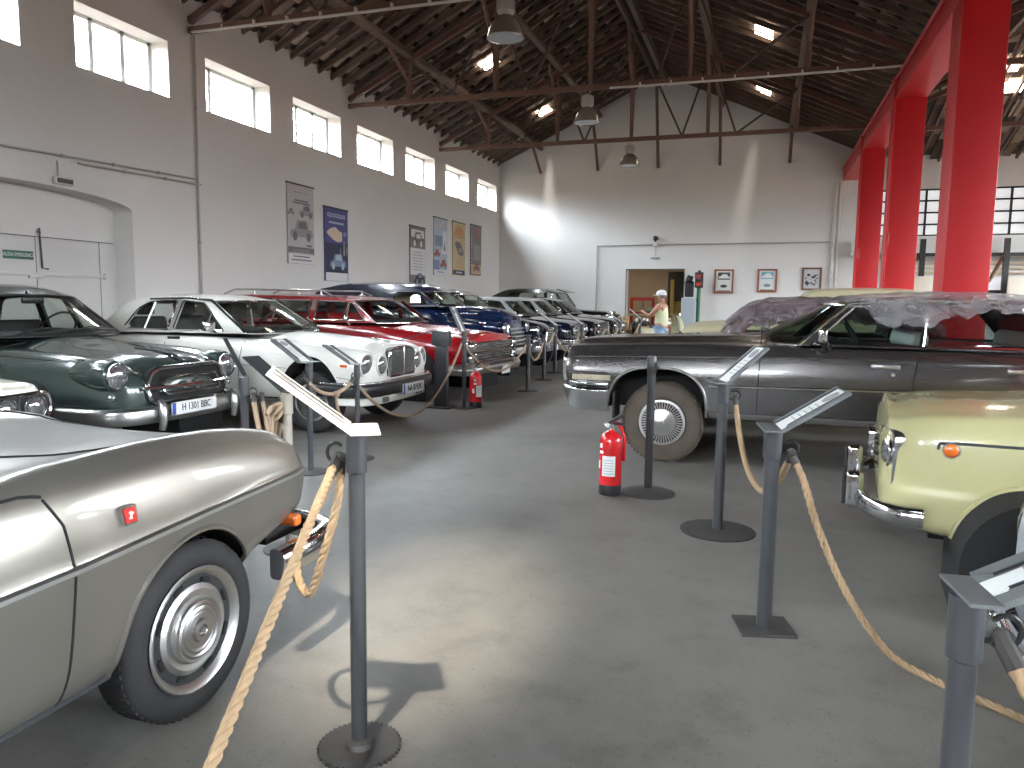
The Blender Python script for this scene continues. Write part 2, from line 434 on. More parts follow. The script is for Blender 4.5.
        def pane(top, base, bb, name, gl, back=1):
            rws = []
            for k in range(7):
                t = k/6; r = []
                for e, tp in zip(eta, top):
                    bx = Vector((-(base[0]-back*bb*(1-e*e)), e*ymap(*base)*.985, base[1])); r.append(bx.lerp(Vector(tp)-Vector((0, 0, .012)), t))
                rws.append(r)
            g = MB(); g.grid(rws); g.grid([[p-Vector((back*.004, 0, 0)) for p in r] for r in rws], flip=True)
            o = g.build(name, gl, s.root, smooth=60)
            loop = rws[0]+[r[-1] for r in rws[1:]]+rws[-1][-2::-1]+[r[0] for r in rws[-2:0:-1]]
            if ws_trim: MB().tube(loop, .013, 6, closed=True).build('glass_trim', ws_trim, o)
            return rws
        s.ws = pane(hdr, A, bulge[0], 'windscreen', glass)
        wt = ws_trim; ws_trim = None
        if rear_glass: pane(rear, C, rear_bulge*1.3, 'rear_window', glass, -1)
        ws_trim = wt
        # dark cockpit floor and door tops at waist level
        q0, q1 = A[0]+.02, C[0]-.03
        fl = MB(); fr = []
        for i in range(9):
            q = lerp(q0, q1, i/8); fr.append([(-q, e*(hbf(q)-.03), zb-.0+.012) for e in (-1, -.5, 0, .5, 1)])
        ext = [[(-(A[0]-bulge[0]*(1-e*e))+(-.01), e*(hbf(A[0])-.03), zb+.012) for e in (-1, -.5, 0, .5, 1)]]
        fl.grid(ext+fr); fl.grid([[(x, y, z-.05) for x, y, z in r] for r in ext+fr], flip=True)
        fl.build('cockpit', 'void', s.root, smooth=0)
        s.zbelt = zb
    def seats(s, qs, y=.36, w=.52, h=.2, mat='vinyl', z=None, bench=False, tilt=.18, heads=False):
        z = s.zbelt if z is None else z
        for q in qs:
            for sg in ((-1, 1) if not bench else (0,)):
                b = MB(); b.box((-q-.03, sg*y, z+h/2-.03), (.13, w if not bench else 2*y+w*.9, h+.06), Matrix.Rotation(-tilt, 3, 'Y'), bev=.05)
                if heads: b.box((-q-.09, sg*y, z+h+.1), (.09, .26, .17), Matrix.Rotation(-tilt, 3, 'Y'), bev=.04)
                b.build('seat', mat, s.root)
    def steering(s, q, y, z, r=.2, tilt=.5):
        b = MB(); ax = Vector((-math.cos(tilt), 0, math.sin(tilt))); u = Vector((0, 1, 0)); v = ax.cross(u)
        c = Vector((-q, y, z)); b.tube([c+(u*math.cos(a)+v*math.sin(a))*r for a in [2*PI*i/24 for i in range(24)]], .012, 6, closed=True)
        b.tube([c+u*r, c-ax*.05, c-u*r], .01, 5); b.tube([c-ax*.03, c-ax*.25], .02, 6)
        b.build('steering_wheel', 'black_plastic', s.root)
    def wipers(s, q, z, ys, ln=.42, d=1, mat='black_plastic'):
        for y in ys:
            t = .93; b = MB(); a = Vector((-q, y, z+.015)); e = Vector((-q-.06, y+d*ln, z+.06)); b.tube([a, a.lerp(e, .5)+Vector((.03, 0, .03)), e], .008, 5); b.tube([a.lerp(e, .2)+Vector((-.01, 0, 0)), e+Vector((-.012, d*.06, .0))], .006, 4)
            b.build('wiper', mat, s.root)
    def mirror_rear(s, q, z, y=0., w=.24):
        b = MB(); b.box((-q, y, z), (.03, w, .065), bev=.02); b.tube([(-q-.02, y, z+.02), (-q-.08, y, z+.09)], .009, 5); b.build('rear_view_mirror', 'black_plastic', s.root)
    def bumper(s, path, sec, mat='chrome', name='bumper', smooth=40):
        # path of (s, y, z) for the +y half from the side to the middle; mirrored here
        half = catmull([(-p[0], p[1], p[2]) for p in path], 4)
        full = half+[Vector((p.x, -p.y, p.z)) for p in half[-2::-1]]
        b = MB(); b.sweep(full[::-1], sec); return b.build(name, mat, s.root, smooth=smooth)
def rsec(w, h, n=4, r=None):
    r = r or min(w, h)*.4
    return round_poly([(-w/2, -h/2, r), (w/2, -h/2, r), (w/2, h/2, r), (-w/2, h/2, r)], n)
# ---------------------------------------------------------------- the cars
def paint_set():
    M['tan_lens'] = plain('tan_lens', (.55, .47, .34), .3, coat=.5)
    M['silver'] = paint('silver_paint', (.26, .245, .215), .65, .3, .5)
    M['green'] = paint('dark_green_paint', (.034, .052, .046), .1, .2, .8)
    M['ivory'] = paint('ivory_paint', (.76, .755, .69), 0, .25, .7, .03)
    M['cream'] = paint('cream_paint', (.7, .68, .55), 0, .3, .6, .03)
    M['red'] = paint('red_paint', (.30, .005, .010), 0, .2, .8)
    M['blue'] = paint('blue_paint', (.005, .016, .055), 0, .18, .9)
    M['navy'] = paint('navy_paint', (.007, .009, .03), 0, .16, .9)
    M['carblack'] = paint('black_car_paint', (.008, .008, .01), 0, .15, .9)
    M['grey_roof'] = paint('grey_roof_paint', (.34, .35, .36), .2, .3, .5)
    M['bronze'] = paint('grey_bronze_paint', (.105, .099, .096), .75, .26, .6)
    M['yellow'] = paint('pale_yellow_paint', (.50, .47, .245), 0, .24, .7, .04)
    M['white'] = paint('white_paint', (.72, .76, .8), 0, .25, .6, .03)
    M['maroon'] = paint('maroon_paint', (.13, .012, .016), 0, .3, .6)
    M['olive'] = paint('olive_cream_paint', (.50, .47, .30), 0, .35, .4)
paint_set()

def tray_bar(c, q, hw, z, h=.1, mat='chrome'): pass

def cabriolet():
    c = Car('cabriolet', 'silver convertible with a red shield badge on its wing, nearest in the left row', (-2.585, 2.80), PI/2, 'silver')
    side = [(.74, 0.), (.9, .03), (.965, .16), (.985, .36), (1., .6), (.992, .655), (.975, .78), (.94, .93), (.90, .99)]
    top = [(.85, .0, .028), (.79, 0, .03), (.70, .1, .006), (.6, .25, -.002), (.45, .6, .0), (.22, .93, 0), (0, 1, 0)]
    c.body([(0, .56, .74, .76, .58, 0), (.03, .55, .79, .79, .71, .2), (.09, .53, .84, .82, .765, .6), (.2, .50, .88, .86, .785, .8), (.42, .44, .915, .90, .795, 1), (.55, .38, .93, .915, .80, 1), (.85, .3, .945, .935, .81, 1), (1.2, .27, .945, .96, .81, .8),
            (1.5, .27, .935, .955, .81, .3), (2.4, .27, .92, .92, .81, .1), (3.2, .27, .92, .93, .81, .6), (3.9, .34, .90, .91, .78, .8), (4.35, .45, .84, .84, .72, .4), (4.45, .52, .76, .76, .62, 0)],
           [(.775, .3, .335, .365), (3.4, .3, .335, .345)], side, top)
    c.strip([(.1, .735), (.75, .715), (1.24, .69), (2.6, .66), (4.2, .68)], .013, 'alu', 'side_trim', off=.003)
    c.strip([(1.1, .295), (1.5, .285), (2.9, .285)], .013, 'charcoal', 'sill_trim')
    c.seam([(1.29, .28), (1.27, .5), (1.26, .7), (1.27, .82), (1.31, .90)])
    c.seam([(2.45, .29), (2.46, .6), (2.44, .9)])
    for sg in (-1, 1):
        c.topline([(1.31, sg*.755), (1.37, sg*.745), (1.6, sg*.74), (2.42, sg*.735)], name='door_seam')
        c.topline([(1.3, 0), (1.24, sg*.2), (1.13, sg*.38), (1.02, sg*.47), (.94, sg*.50), (.82, sg*.545), (.6, sg*.62), (.4, sg*.63), (.2, sg*.58), (.13, sg*.4), (.11, 0)])
    c.arch_lips(.010, off=.001)
    c.wheel(.77, .31, .165, .21, .785, 'steel_slots'); c.wheel(3.4, .3, .165, .2, .775, 'steel_slots')
    c.headlight(.0, .56, .70, .088, .1, deep=.12)
    b = MB(); b.box((.015, 0, .66), (.05, .86, .15), bev=.03)
    g = b.build('grille', 'black_plastic', c.root)
    b = MB()
    for k in range(5): b.box((.042, 0, .605+.027*k), (.012, .84, .01))
    b.tube([(.04, -.44, .58), (.04, .44, .58), (.04, .44, .74), (.04, -.44, .74)], .012, 6, closed=True)
    b.build('grille_bars', 'chrome', g)
    c.bumper([(.42, .86, .43), (.15, .86, .43), (-.02, .79, .43), (-.1, .6, .43), (-.12, .3, .43), (-.125, 0, .43)], round_poly([(-.035, -.06, .02), (.02, -.06, .02), (.045, 0, .03), (.02, .06, .02), (-.035, .06, .02)]))
    for sg in (-1, 1): MB().box((-.05, sg*.62, .44), (.3, .05, .05)).build('bumper_bracket', 'void', c.root)
    for sg in (-1, 1):
        q, z = 1.06, .795; y = c.ys(q, z)
        b = MB(); b.prism(round_poly([(-.026, -.028, .009), (.026, -.028, .009), (.029, .029, .01), (-.029, .029, .01)]), lambda a, e, d: (-q+a, sg*(y+d-.03*e/.035*.2), z+e), -.01, .014)
        o = part_label(b.build('wing_badge', 'chrome', c.root), 'small red shield badge on the wing')
        b = MB(); b.prism(round_poly([(-.020, -.022, .007), (.020, -.022, .007), (.023, .023, .008), (-.023, .023, .008)]), lambda a, e, d: (-q+a, sg*(y+d-.006*e/.028), z+e), .008, .018); b.build('badge_enamel', 'red_lens', o)
        b = MB(); b.prism([(-.010, -.010), (.006, -.013), (.003, -.002), (.011, .006), (.002, .013), (-.008, .010), (-.003, 0)], lambda a, e, d: (-q+a, sg*(y+d), z+e), .016, .0205); b.build('badge_emblem', 'cream_paper', o)
        b = MB(); b.box((-.17, sg*.72, .53), (.05, .14, .05), bev=.015); b.build('indicator', 'amber', c.root)
    # cockpit and folded hood, behind the camera's left edge
    b = MB(); b.prism(round_poly([(-1.75, -.64, .1), (-1.75, .64, .1), (-3.1, .62, .1), (-3.1, -.62, .1)]), lambda a, e, d: (a, e, d), .9, .962); b.build('cockpit', 'void', c.root)
    c.zbelt = .93; c.seats([2.5, 3.02], y=.34, h=.3, mat='tan_vinyl'); c.steering(1.95, .34, .98)
    rws = [[Vector((-1.62-.0*e*e-.28*k/5-.12*(e*e), e*(.68-.06*k/5), .95+.36*k/5)) for e in [i/6-1 for i in range(13)]] for k in range(6)]
    b = MB(); b.grid(rws); b.grid([[p-Vector((.005, 0, 0)) for p in r] for r in rws], flip=True); w = b.build('windscreen', 'glass', c.root)
    loop = rws[0]+[r[-1] for r in rws[1:]]+rws[-1][-2::-1]+[r[0] for r in rws[-2:0:-1]]
    MB().tube(loop, .016, 6, closed=True).build('windscreen_frame', 'chrome', w)
    b = MB(); b.box((-3.3, 0, 1.0), (.5, 1.3, .18), bev=.08); b.build('folded_hood', 'vinyl', c.root)
    b = MB(); b.lathe([(.03, 0), (.03, .03), (.018, .045), (0, .046)], 14, Matrix.Translation((-1.46, -.42, c.zt(1.46, .42)))); b.tube([(-1.46, -.42, .985), (-1.5, -.1, 1.0)], .007, 5); b.build('wiper', 'chrome', c.root)
    return c

def quad_saloon():
    c = Car('saloon_car', 'cream car with twin round headlamps between the silver convertible and the green car', (-4.95, 3.36), 0, 'cream')
    c.body([(0, .36, .66, .67, .70, 0), (.02, .35, .78, .79, .77, 0), (.08, .34, .815, .83, .795, .5), (.3, .32, .83, .865, .80, 1), (1.2, .28, .87, .93, .80, 1), (2.5, .27, .88, .9, .80, .5), (3.6, .3, .87, .88, .79, .5), (4.1, .42, .8, .8, .74, 0)],
           [(.72, .3, .33, .36), (3.15, .3, .33, .35)])
    c.cabin((1.28, .9), (1.75, 1.33), [(2.1, 1.38), (2.6, 1.38)], (3.0, 1.34), (3.4, .9), .7, .56, [[(1.5, .93, .02), (1.84, 1.3, .05), (2.28, 1.31, .03), (2.25, .93, .03)], [(2.32, .93, .03), (2.35, 1.31, .03), (2.9, 1.29, .06), (3.12, .93, .05)]])
    c.seats([2.3, 3.0]); c.steering(1.85, .34, .95)
    for sg in (-1, 1):
        rec = round_poly([(sg*.30, .565, .05), (sg*.785, .565, .085), (sg*.785, .755, .095), (sg*.30, .745, .05)])
        b = MB(); b.prism(rec, lambda y, z, d: (d, y, z), -.05, .012); o = b.build('lamp_housing', 'black', c.root)
        MB().tube([(.012, y, z) for y, z in rec], .013, 6, closed=True).build('lamp_surround', 'chrome', o)
        b = MB(); b.tube([(.02, sg*.535, .58), (.02, sg*.535, .735)], .008, 5); b.build('lamp_divider', 'chrome', o)
    c.headlight(-.015, .43, .655, .078); c.headlight(-.015, .65, .655, .082)
    b = MB()
    for k in range(6): b.box((.01, 0, .575+.03*k), (.02, .62, .01))
    b.box((-.01, 0, .65), (.02, .62, .2), mat=0); b.build('grille', 'dull_chrome', c.root)
    c.bumper([(.5, .83, .45), (.1, .83, .45), (-.06, .74, .45), (-.11, .4, .45), (-.12, 0, .45)], rsec(.06, .11))
    c.wheel(.72, .29, .16, .19, .77); c.wheel(3.15, .29, .16, .19, .77)
    c.seam([(1.3, .3), (1.32, .6), (1.34, .86)]); c.seam([(2.3, .3), (2.3, .85)])
    return c

def green_saloon():
    c = Car('saloon_car', 'dark green rounded fifties saloon with oval grille and plate H 1301 BBC', (-4.98, 5.61), 0, 'green')
    side = [(.72, 0.), (.88, .02), (.955, .12), (1., .36), (.995, .6), (.97, .82), (.93, .94)]
    top = [(.87, .06, .018), (.78, .12, .022), (.68, .26, -.012), (.56, .52, -.012), (.38, .82, .0), (.18, .97, 0), (0, 1., 0)]
    c.body([(.0, .40, .62, .70, .40, 0), (.03, .38, .68, .78, .55, .1), (.1, .36, .76, .87, .66, .5), (.2, .36, .83, .915, .74, .9), (.36, .34, .875, .945, .795, 1.2), (.6, .33, .905, .965, .82, 1.2), (1.0, .31, .93, 1.0, .835, 1), (1.4, .29, .95, 1.06, .84, .5),
            (2., .27, .99, 1.06, .84, .1), (3.0, .27, .99, 1.05, .84, .1), (3.6, .31, .94, 1.0, .82, .2), (4.2, .38, .82, .86, .74, .2), (4.42, .45, .65, .66, .58, 0)],
           [(.95, .31, .37, .42), (3.35, .31, .35, .36)], side, top)
    c.cabin((1.52, 1.07), (2.0, 1.44), [(2.25, 1.50), (2.7, 1.505), (3.1, 1.47)], (3.42, 1.38), (3.9, 1.02), .72, .57,
            [[(1.72, 1.09, .02), (2.06, 1.39, .05), (2.11, 1.40, .02), (2.0, 1.09, .02)], [(2.05, 1.09, .02), (2.15, 1.41, .03), (2.47, 1.44, .04), (2.47, 1.09, .03)], [(2.55, 1.09, .03), (2.55, 1.44, .04), (3.05, 1.41, .1), (3.28, 1.09, .08)]], bulge=(.16, .1), crown=.055, ws_trim='black_plastic', trim='dull_chrome')
    c.seats([2.45, 3.2], bench=True, h=.12); c.steering(1.98, .36, 1.10, .21, .55); c.mirror_rear(1.86, 1.4)
    c.wipers(1.42, 1.075, (-.5, .02))
    MB().box((-1.62, 0, 1.09), (.3, 1.3, .05), bev=.02).build('dashboard', 'vinyl', c.root)
    c.headlight(.135, .675, .775, .108, .0, deep=.05)
    for sg in (-1, 1):
        b = MB(); b.lathe([(.03, -.85), (.085, -.7), (.125, -.5), (.145, -.34), (.146, -.24), (.134, -.155), (.12, -.145), (0, -.15)], 32, frame4((0, sg*.675, .778), (0, 1, 0), (0, 0, 1), (1, 0, 0))); b.build('headlight_pod', 'green', c.root)
    c.headlight(.17, .655, .555, .05, .05, name='fog_light', lens='lens', deep=.1)
    b = MB()   # grille mouth
    oval = round_poly([(-.47, .53, .12), (.47, .53, .12), (.50, .68, .12), (.40, .83, .16), (-.40, .83, .16), (-.50, .68, .12)], 7)
    fx = lambda y: .075-.36*y*y
    b.prism(oval, lambda y, z, d: (fx(y)+d-.25*max(0, z-.6), y, z), -.06, .015); o = b.build('grille', 'void', c.root)
    MB().tube([(fx(y)+.02-.25*max(0, z-.6), y, z) for y, z in oval], .021, 8, closed=True).build('grille_surround', 'chrome', o)
    inner = round_poly([(-.36, .60, .08), (.36, .60, .08), (.34, .745, .12), (-.34, .745, .12)], 6)
    MB().tube([(fx(y)+.02-.25*max(0, z-.6), y, z) for y, z in inner], .012, 6, closed=True).build('grille_bars', 'chrome', o)
    b = MB(); b.tube([(fx(y)+.055, y, .668) for y in [i/10*.54-.0 for i in range(-10, 11)]], .017, 8); b.build('grille_bar', 'chrome', o)
    b = MB(); b.prism(round_poly([(-.05, .70, .015), (-.035, .645, .02), (0, .615, .01), (.035, .645, .02), (.05, .70, .015), (0, .715, .01)]), lambda y, z, d: (.075+d, y, z), 0, .03); b.build('grille_badge', 'chrome', o)
    b = MB(); b.tube([(-.62+.55*t, 0, c.zt(.62-.55*t, 0)+.004+.018*t*t) for t in [i/10 for i in range(11)]], [.004+.012*i/10 for i in range(11)], 8); b.build('bonnet_mascot', 'green', c.root)
    c.strip([(.34, .86), (.55, .888), (1.0, .905), (1.6, .93), (3.4, .9)], .004, 'void', 'bonnet_seam', off=0)
    c.bumper([(.75, .86, .44), (.45, .86, .44), (.16, .82, .44), (.0, .68, .44), (-.06, .4, .44), (-.08, 0, .44)], round_poly([(-.03, -.075, .02), (.015, -.075, .02), (.035, -.02, .02), (.03, .05, .02), (.005, .075, .02), (-.03, .07, .02)]), 'dull_chrome')
    for sg in (-1, 1): MB().tube([(.11, sg*.46, .31), (.135, sg*.46, .42), (.12, sg*.46, .53), (.095, sg*.46, .565)], [.03, .036, .032, .02], 10).build('bumper_guard', 'dull_chrome', c.root)
    c.plate(-.125, -.08, .475, 'H 1301 BBC', .56, .11)
    for sg in (-1, 1): b = MB(); b.sphere((-.16, sg*.72, .60), (.03, .035, .035), 8); b.build('indicator', 'lens', c.root)
    c.wheel(.95, .31, .17, .2, .76); c.wheel(3.35, .31, .17, .2, .76)
    c.seam([(1.52, .32), (1.5, .7), (1.46, 1.02)]); c.seam([(2.5, .3), (2.5, 1.0)])
    return c

def ivory_saloon():
    c = Car('saloon_car', 'ivory white saloon with four round headlamps and plate NA 8742 K', (-3.93, 7.78), 0, 'ivory')
    side = [(.74, 0.), (.90, .03), (.965, .12), (.99, .32), (1., .56), (.99, .74), (.955, .9), (.92, .97)]
    top = [(.86, .1, .012), (.76, .26, .016), (.66, .38, -.008), (.5, .62, -.004), (.3, .9, .004), (.12, 1.0, .012), (0, 1., .016)]
    c.body([(0, .44, .77, .83, .66, 0), (.03, .42, .835, .89, .74, .1), (.09, .40, .87, .925, .79, .5), (.2, .38, .895, .96, .825, 1), (.42, .36, .915, .985, .85, 1), (.66, .34, .93, 1.005, .865, 1), (1.1, .31, .955, 1.04, .87, .8), (1.5, .3, .97, 1.06, .87, .3),
            (2.2, .3, 1.0, 1.05, .87, 0), (3.0, .3, 1.0, 1.05, .87, 0), (3.5, .32, .97, 1.04, .86, .1), (4.1, .36, .91, .96, .82, .2), (4.65, .42, .83, .86, .75, .1), (4.75, .48, .7, .7, .66, 0)],
           [(.64, .34, .38, .5), (3.36, .34, .36, .42)], side, top)
    c.cabin((1.5, 1.05), (2.06, 1.41), [(2.4, 1.455), (2.8, 1.46), (3.05, 1.435)], (3.28, 1.38), (3.72, 1.03), .74, .585,
            [[(1.82, 1.075, .02), (2.16, 1.385, .05), (2.47, 1.41, .02), (2.53, 1.075, .02)], [(2.60, 1.075, .02), (2.545, 1.41, .02), (2.94, 1.395, .06), (3.10, 1.31, .05), (3.24, 1.10, .06), (3.2, 1.075, .02)]], bulge=(.2, .1), crown=.03, ws_trim='chrome')
    for sg in (-1, 1):
        b = MB(); b.tube([(-2.95, sg*(c.ymap(2.95, 1.08)-.012), 1.08), (-2.88, sg*(c.ymap(2.88, 1.39)-.012), 1.39)], .012, 5); b.build('window_trim', 'dull_chrome', c.root)
        b = MB(); b.prism([(2.54, 1.06), (2.61, 1.06), (2.555, 1.42), (2.48, 1.42)], lambda a, e, d: (-a, sg*(c.ymap(a, e)+d), e), .0, .006); b.build('door_pillar_trim', 'chrome', c.root)
        b = MB(); b.tube([(-1.52, sg*(c.ymap(1.52, 1.06)+.006), 1.06), (-2.06, sg*(c.ymap(2.06, 1.4)+.006), 1.415), (-2.4, sg*(c.ymap(2.4, 1.43)+.006), 1.44), (-2.95, sg*(c.ymap(2.95, 1.42)+.006), 1.425)], .014, 6); b.build('gutter_trim', 'chrome', c.root)
        b = MB(); b.box((-1.86, sg*.93, 1.13), (.06, .17, .105), bev=.02); b.tube([(-1.86, sg*.90, 1.09), (-1.84, sg*.84, 1.06)], .022, 8); b.build('door_mirror', 'chrome', c.root)
        b = MB(); b.box((-2.46, sg*(c.ys(2.46, .985)+.008), .985), (.17, .02, .035), bev=.008); b.build('door_handle', 'black_plastic', c.root)
        b = MB(); b.box((-.235, sg*(c.ys(.235, .745)+.002), .745), (.085, .012, .03), bev=.005); b.build('side_repeater', 'amber', c.root)
    c.seats([2.62, 3.2], h=.16, heads=True); c.steering(2.05, .37, 1.09); c.mirror_rear(2.0, 1.34); c.wipers(1.42, 1.07, (-.35, .15), .4)
    MB().box((-1.75, 0, 1.085), (.3, 1.35, .05), bev=.02).build('dashboard', 'vinyl', c.root)
    # grille with curved top and crowned surround
    oval = round_poly([(-.30, .60, .02), (.30, .60, .02), (.31, .87, .05), (.16, .915, .08), (-.16, .915, .08), (-.31, .87, .05)])
    b = MB(); b.prism(oval, lambda y, z, d: (.03+d-.12*y*y, y, z), -.08, .012); g = b.build('grille', 'black', c.root)
    MB().tube([(.045-.12*y*y, y, z) for y, z in oval], .016, 8, closed=True).build('grille_surround', 'chrome', g)
    b = MB()
    for k in range(-8, 9): b.box((.045-.12*(k*.033)**2, k*.033, .745), (.012, .006, .29))
    for k in range(9): b.box((.04, 0, .63+.03*k), (.012, .57, .005))
    b.box((.055, 0, .76), (.025, .022, .32), bev=.008); b.build('grille_bars', 'dull_chrome', g)
    b = MB(); b.tube([(-.3, 0, c.zt(.3, 0)-.0), (-.12, 0, c.zt(.12, 0)+.012)], [.012, .007], 6); b.box((-.3, .0, c.zt(.3, 0)+.012), (.02, .12, .012), bev=.004); b.build('bonnet_mascot', 'chrome', c.root)
    c.headlight(.0, .44, .735, .105, .04, deep=.13, rim='ivory'); c.headlight(.05, .68, .745, .122, .12, deep=.15, rim='ivory')
    for n, z0, z1, m in (('bumper', .405, .515, 'black_plastic'),):
        c.bumper([(.5, .90, .50), (.22, .895, .50), (.04, .83, .50), (-.05, .66, .50), (-.08, .35, .50), (-.085, 0, .50)], round_poly([(-.04, -.075, .02), (.035, -.075, .02), (.045, 0, .02), (.035, .045, .02), (-.04, .045, .01)]), m, n)
    c.bumper([(.48, .89, .56), (.2, .885, .56), (.045, .82, .56), (-.045, .65, .56), (-.075, .35, .56), (-.08, 0, .56)], rsec(.06, .028), 'chrome', 'bumper_trim')
    c.bumper([(.3, .82, .36), (.12, .8, .36), (.02, .66, .355), (.0, .35, .35), (-.01, 0, .35)], rsec(.05, .085), 'ivory', 'front_valance')
    for sg in (-1, 1):
        b = MB(); b.box((.06-.02, sg*.70, .48), (.06, .17, .05), Matrix.Rotation(sg*.35, 3, 'Z'), bev=.01); b.build('indicator', 'amber', c.root)
        b = MB(); b.box((.045, sg*.42, .355), (.03, .13, .055), bev=.012); b.build('fog_light', 'lens', c.root)
    c.plate(-.14, .08, .445, 'NA 8742K', .54, .12)
    c.wheel(.64, .335, .19, .2, .82, 'full'); c.wheel(3.36, .335, .19, .2, .82, 'full')
    c.arch_lips(.009)
    c.seam([(1.55, .34), (1.52, .7), (1.5, 1.02)]); c.seam([(2.55, .34), (2.55, .7), (2.57, 1.03)])
    c.strip([(1.04, .37), (2.0, .365), (2.95, .36)], .012, 'chrome', 'sill_trim')
    c.strip([(.14, .60), (.9, .70), (2.4, .74), (4.2, .72)], .0025, 'void', 'coachline', off=.001)
    return c

def red_estate():
    c = Car('estate_car', 'red sixties estate car with stacked chrome grille and roof rack', (-3.95, 10.98), math.radians(-4), 'red')
    side = [(.74, 0.), (.9, .02), (.965, .1), (.985, .3), (.995, .52), (1., .68), (.985, .82), (.95, .95)]
    top = [(.88, .2, .02), (.78, .36, .0), (.64, .52, -.006), (.45, .76, 0), (.22, .94, 0), (0, 1., .01)]
    c.body([(0, .42, .80, .90, .90, 0), (.02, .40, .84, .95, .93, .3), (.12, .38, .86, .975, .955, 1), (.5, .36, .90, 1.0, .975, 1), (1.0, .34, .95, 1.045, .985, 1), (1.55, .32, 1.02, 1.08, .985, .4), (2.5, .31, 1.05, 1.08, .985, 0), (3.8, .33, 1.04, 1.07, .98, 0), (5.0, .38, 1.02, 1.05, .96, 0), (5.35, .46, .95, .97, .9, 0)],
           [(.85, .36, .39, .42), (3.75, .36, .39, .36)], side, top)
    c.cabin((1.55, 1.09), (2.02, 1.43), [(2.5, 1.475), (3.6, 1.495), (4.5, 1.49)], (4.95, 1.46), (5.2, 1.06), .86, .7,
            [[(1.75, 1.12, .02), (2.02, 1.39, .04), (2.1, 1.40, .02), (2.1, 1.12, .02)], [(2.14, 1.12, .02), (2.14, 1.405, .02), (2.68, 1.42, .03), (2.7, 1.12, .03)], [(2.82, 1.12, .03), (2.82, 1.42, .03), (3.46, 1.425, .03), (3.5, 1.12, .03)], [(3.62, 1.12, .03), (3.62, 1.43, .03), (4.8, 1.43, .04), (4.98, 1.12, .04)]], bulge=(.26, .12), crown=.03, tr=.011)
    for sg in (-1, 1):
        for q in (2.76, 3.56):
            b = MB(); b.prism([(q-.045, 1.08), (q+.045, 1.08), (q+.035, 1.44), (q-.045, 1.44)], lambda a, e, d: (-a, sg*(c.ymap(a, e)+d), e), 0, .008); b.build('door_pillar_trim', 'chrome', c.root)
        b = MB(); b.box((-2.0, sg*.98, 1.15), (.05, .1, .08), bev=.02); b.tube([(-2.0, sg*.98, 1.12), (-1.98, sg*.93, 1.06)], .012, 6); b.build('door_mirror', 'chrome', c.root)
        b = MB(); b.box((-2.6, sg*(c.ys(2.6, .95)+.01), .95), (.16, .02, .025), bev=.006); b.build('door_handle', 'chrome', c.root)
        b = MB()
        for q in (2.75, 4.1): b.tube([(-q, sg*.58, 1.49), (-q, sg*.58, 1.575)], .018, 6); b.box((-q, sg*.58, 1.51), (.12, .05, .02), bev=.006)
        b.tube([(-2.55, sg*.58, 1.51), (-2.75, sg*.58, 1.585), (-4.5, sg*.58, 1.595), (-4.75, sg*.58, 1.51)], .013, 6); b.build('roof_rack_rail', 'dull_chrome', c.root)
    b = MB()
    for q in (2.9, 3.4, 3.95): b.tube([(-q, -.58, 1.585), (-q, .58, 1.585)], .01, 6)
    b.build('roof_rack_bar', 'dull_chrome', c.root)
    c.seats([2.6, 3.5], bench=True, h=.14, mat='red'); c.steering(1.98, .4, 1.12); c.mirror_rear(1.98, 1.38); c.wipers(1.4, 1.1, (-.5, .1), .42)
    MB().box((-1.75, 0, 1.105), (.3, 1.5, .05), bev=.02).build('dashboard', 'vinyl', c.root)
    # full-width grille between stacked lamps
    b = MB(); b.box((.0, 0, .69), (.05, 1.72, .28), bev=.02); g = b.build('grille', 'black', c.root)
    b = MB()
    for z in (.605, .64): b.box((.03, 0, z), (.014, 1.36, .007))
    for z in (.75, .785): b.box((.03, 0, z), (.014, 1.36, .007))
    for k in range(-4, 5): b.box((.03, k*.15, .625), (.012, .010, .12)); b.box((.03, k*.15, .765), (.012, .010, .1))
    b.build('grille_bars', 'chrome', g)
    for z0, z1 in ((.555, .685), (.71, .825)):
        MB().tube([(.04, y, z) for y, z in round_poly([(-.70, z0, .03), (.70, z0, .03), (.70, z1, .03), (-.70, z1, .03)])], .015, 6, closed=True).build('grille_surround', 'chrome', g)
    c.headlight(-.03, .80, .775, .082, 0, deep=.1); c.headlight(-.03, .80, .605, .082, 0, deep=.1)
    for sg in (-1, 1):
        b = MB(); b.prism(round_poly([(sg*.70, .5, .02), (sg*.90, .5, .05), (sg*.915, .87, .05), (sg*.70, .87, .02)]), lambda y, z, d: (d, y, z), -.05, .022); b.build('lamp_housing', 'chrome', c.root)
    c.bumper([(.55, 1.01, .45), (.2, 1.01, .45), (.0, .95, .45), (-.1, .78, .46), (-.13, .4, .47), (-.135, 0, .47)], round_poly([(-.05, -.09, .02), (.03, -.085, .02), (.06, .0, .02), (.03, .055, .02), (.0, .075, .02), (-.05, .075, .01)]), 'dull_chrome')
    b = MB(); b.box((.15, 0, .51), (.06, .9, .04), bev=.01); b.build('bumper_slot', 'black', c.root)
    c.plate(-.19, .10, .40, '', .32, .13, eu=False)
    c.wheel(.85, .345, .19, .2, .90); c.wheel(3.75, .345, .19, .2, .90)
    c.strip([(.5, .83), (1.5, .86), (3., .87), (4.7, .86)], .006, 'red', 'body_crease', off=.002)
    c.strip([(.05, .46), (.5, .44)], .012, 'chrome', 'side_trim')
    c.seam([(1.58, .36), (1.56, .7), (1.54, 1.06)]); c.seam([(2.76, .36), (2.76, 1.06)]); c.seam([(3.55, .5), (3.56, 1.06)])
    return c

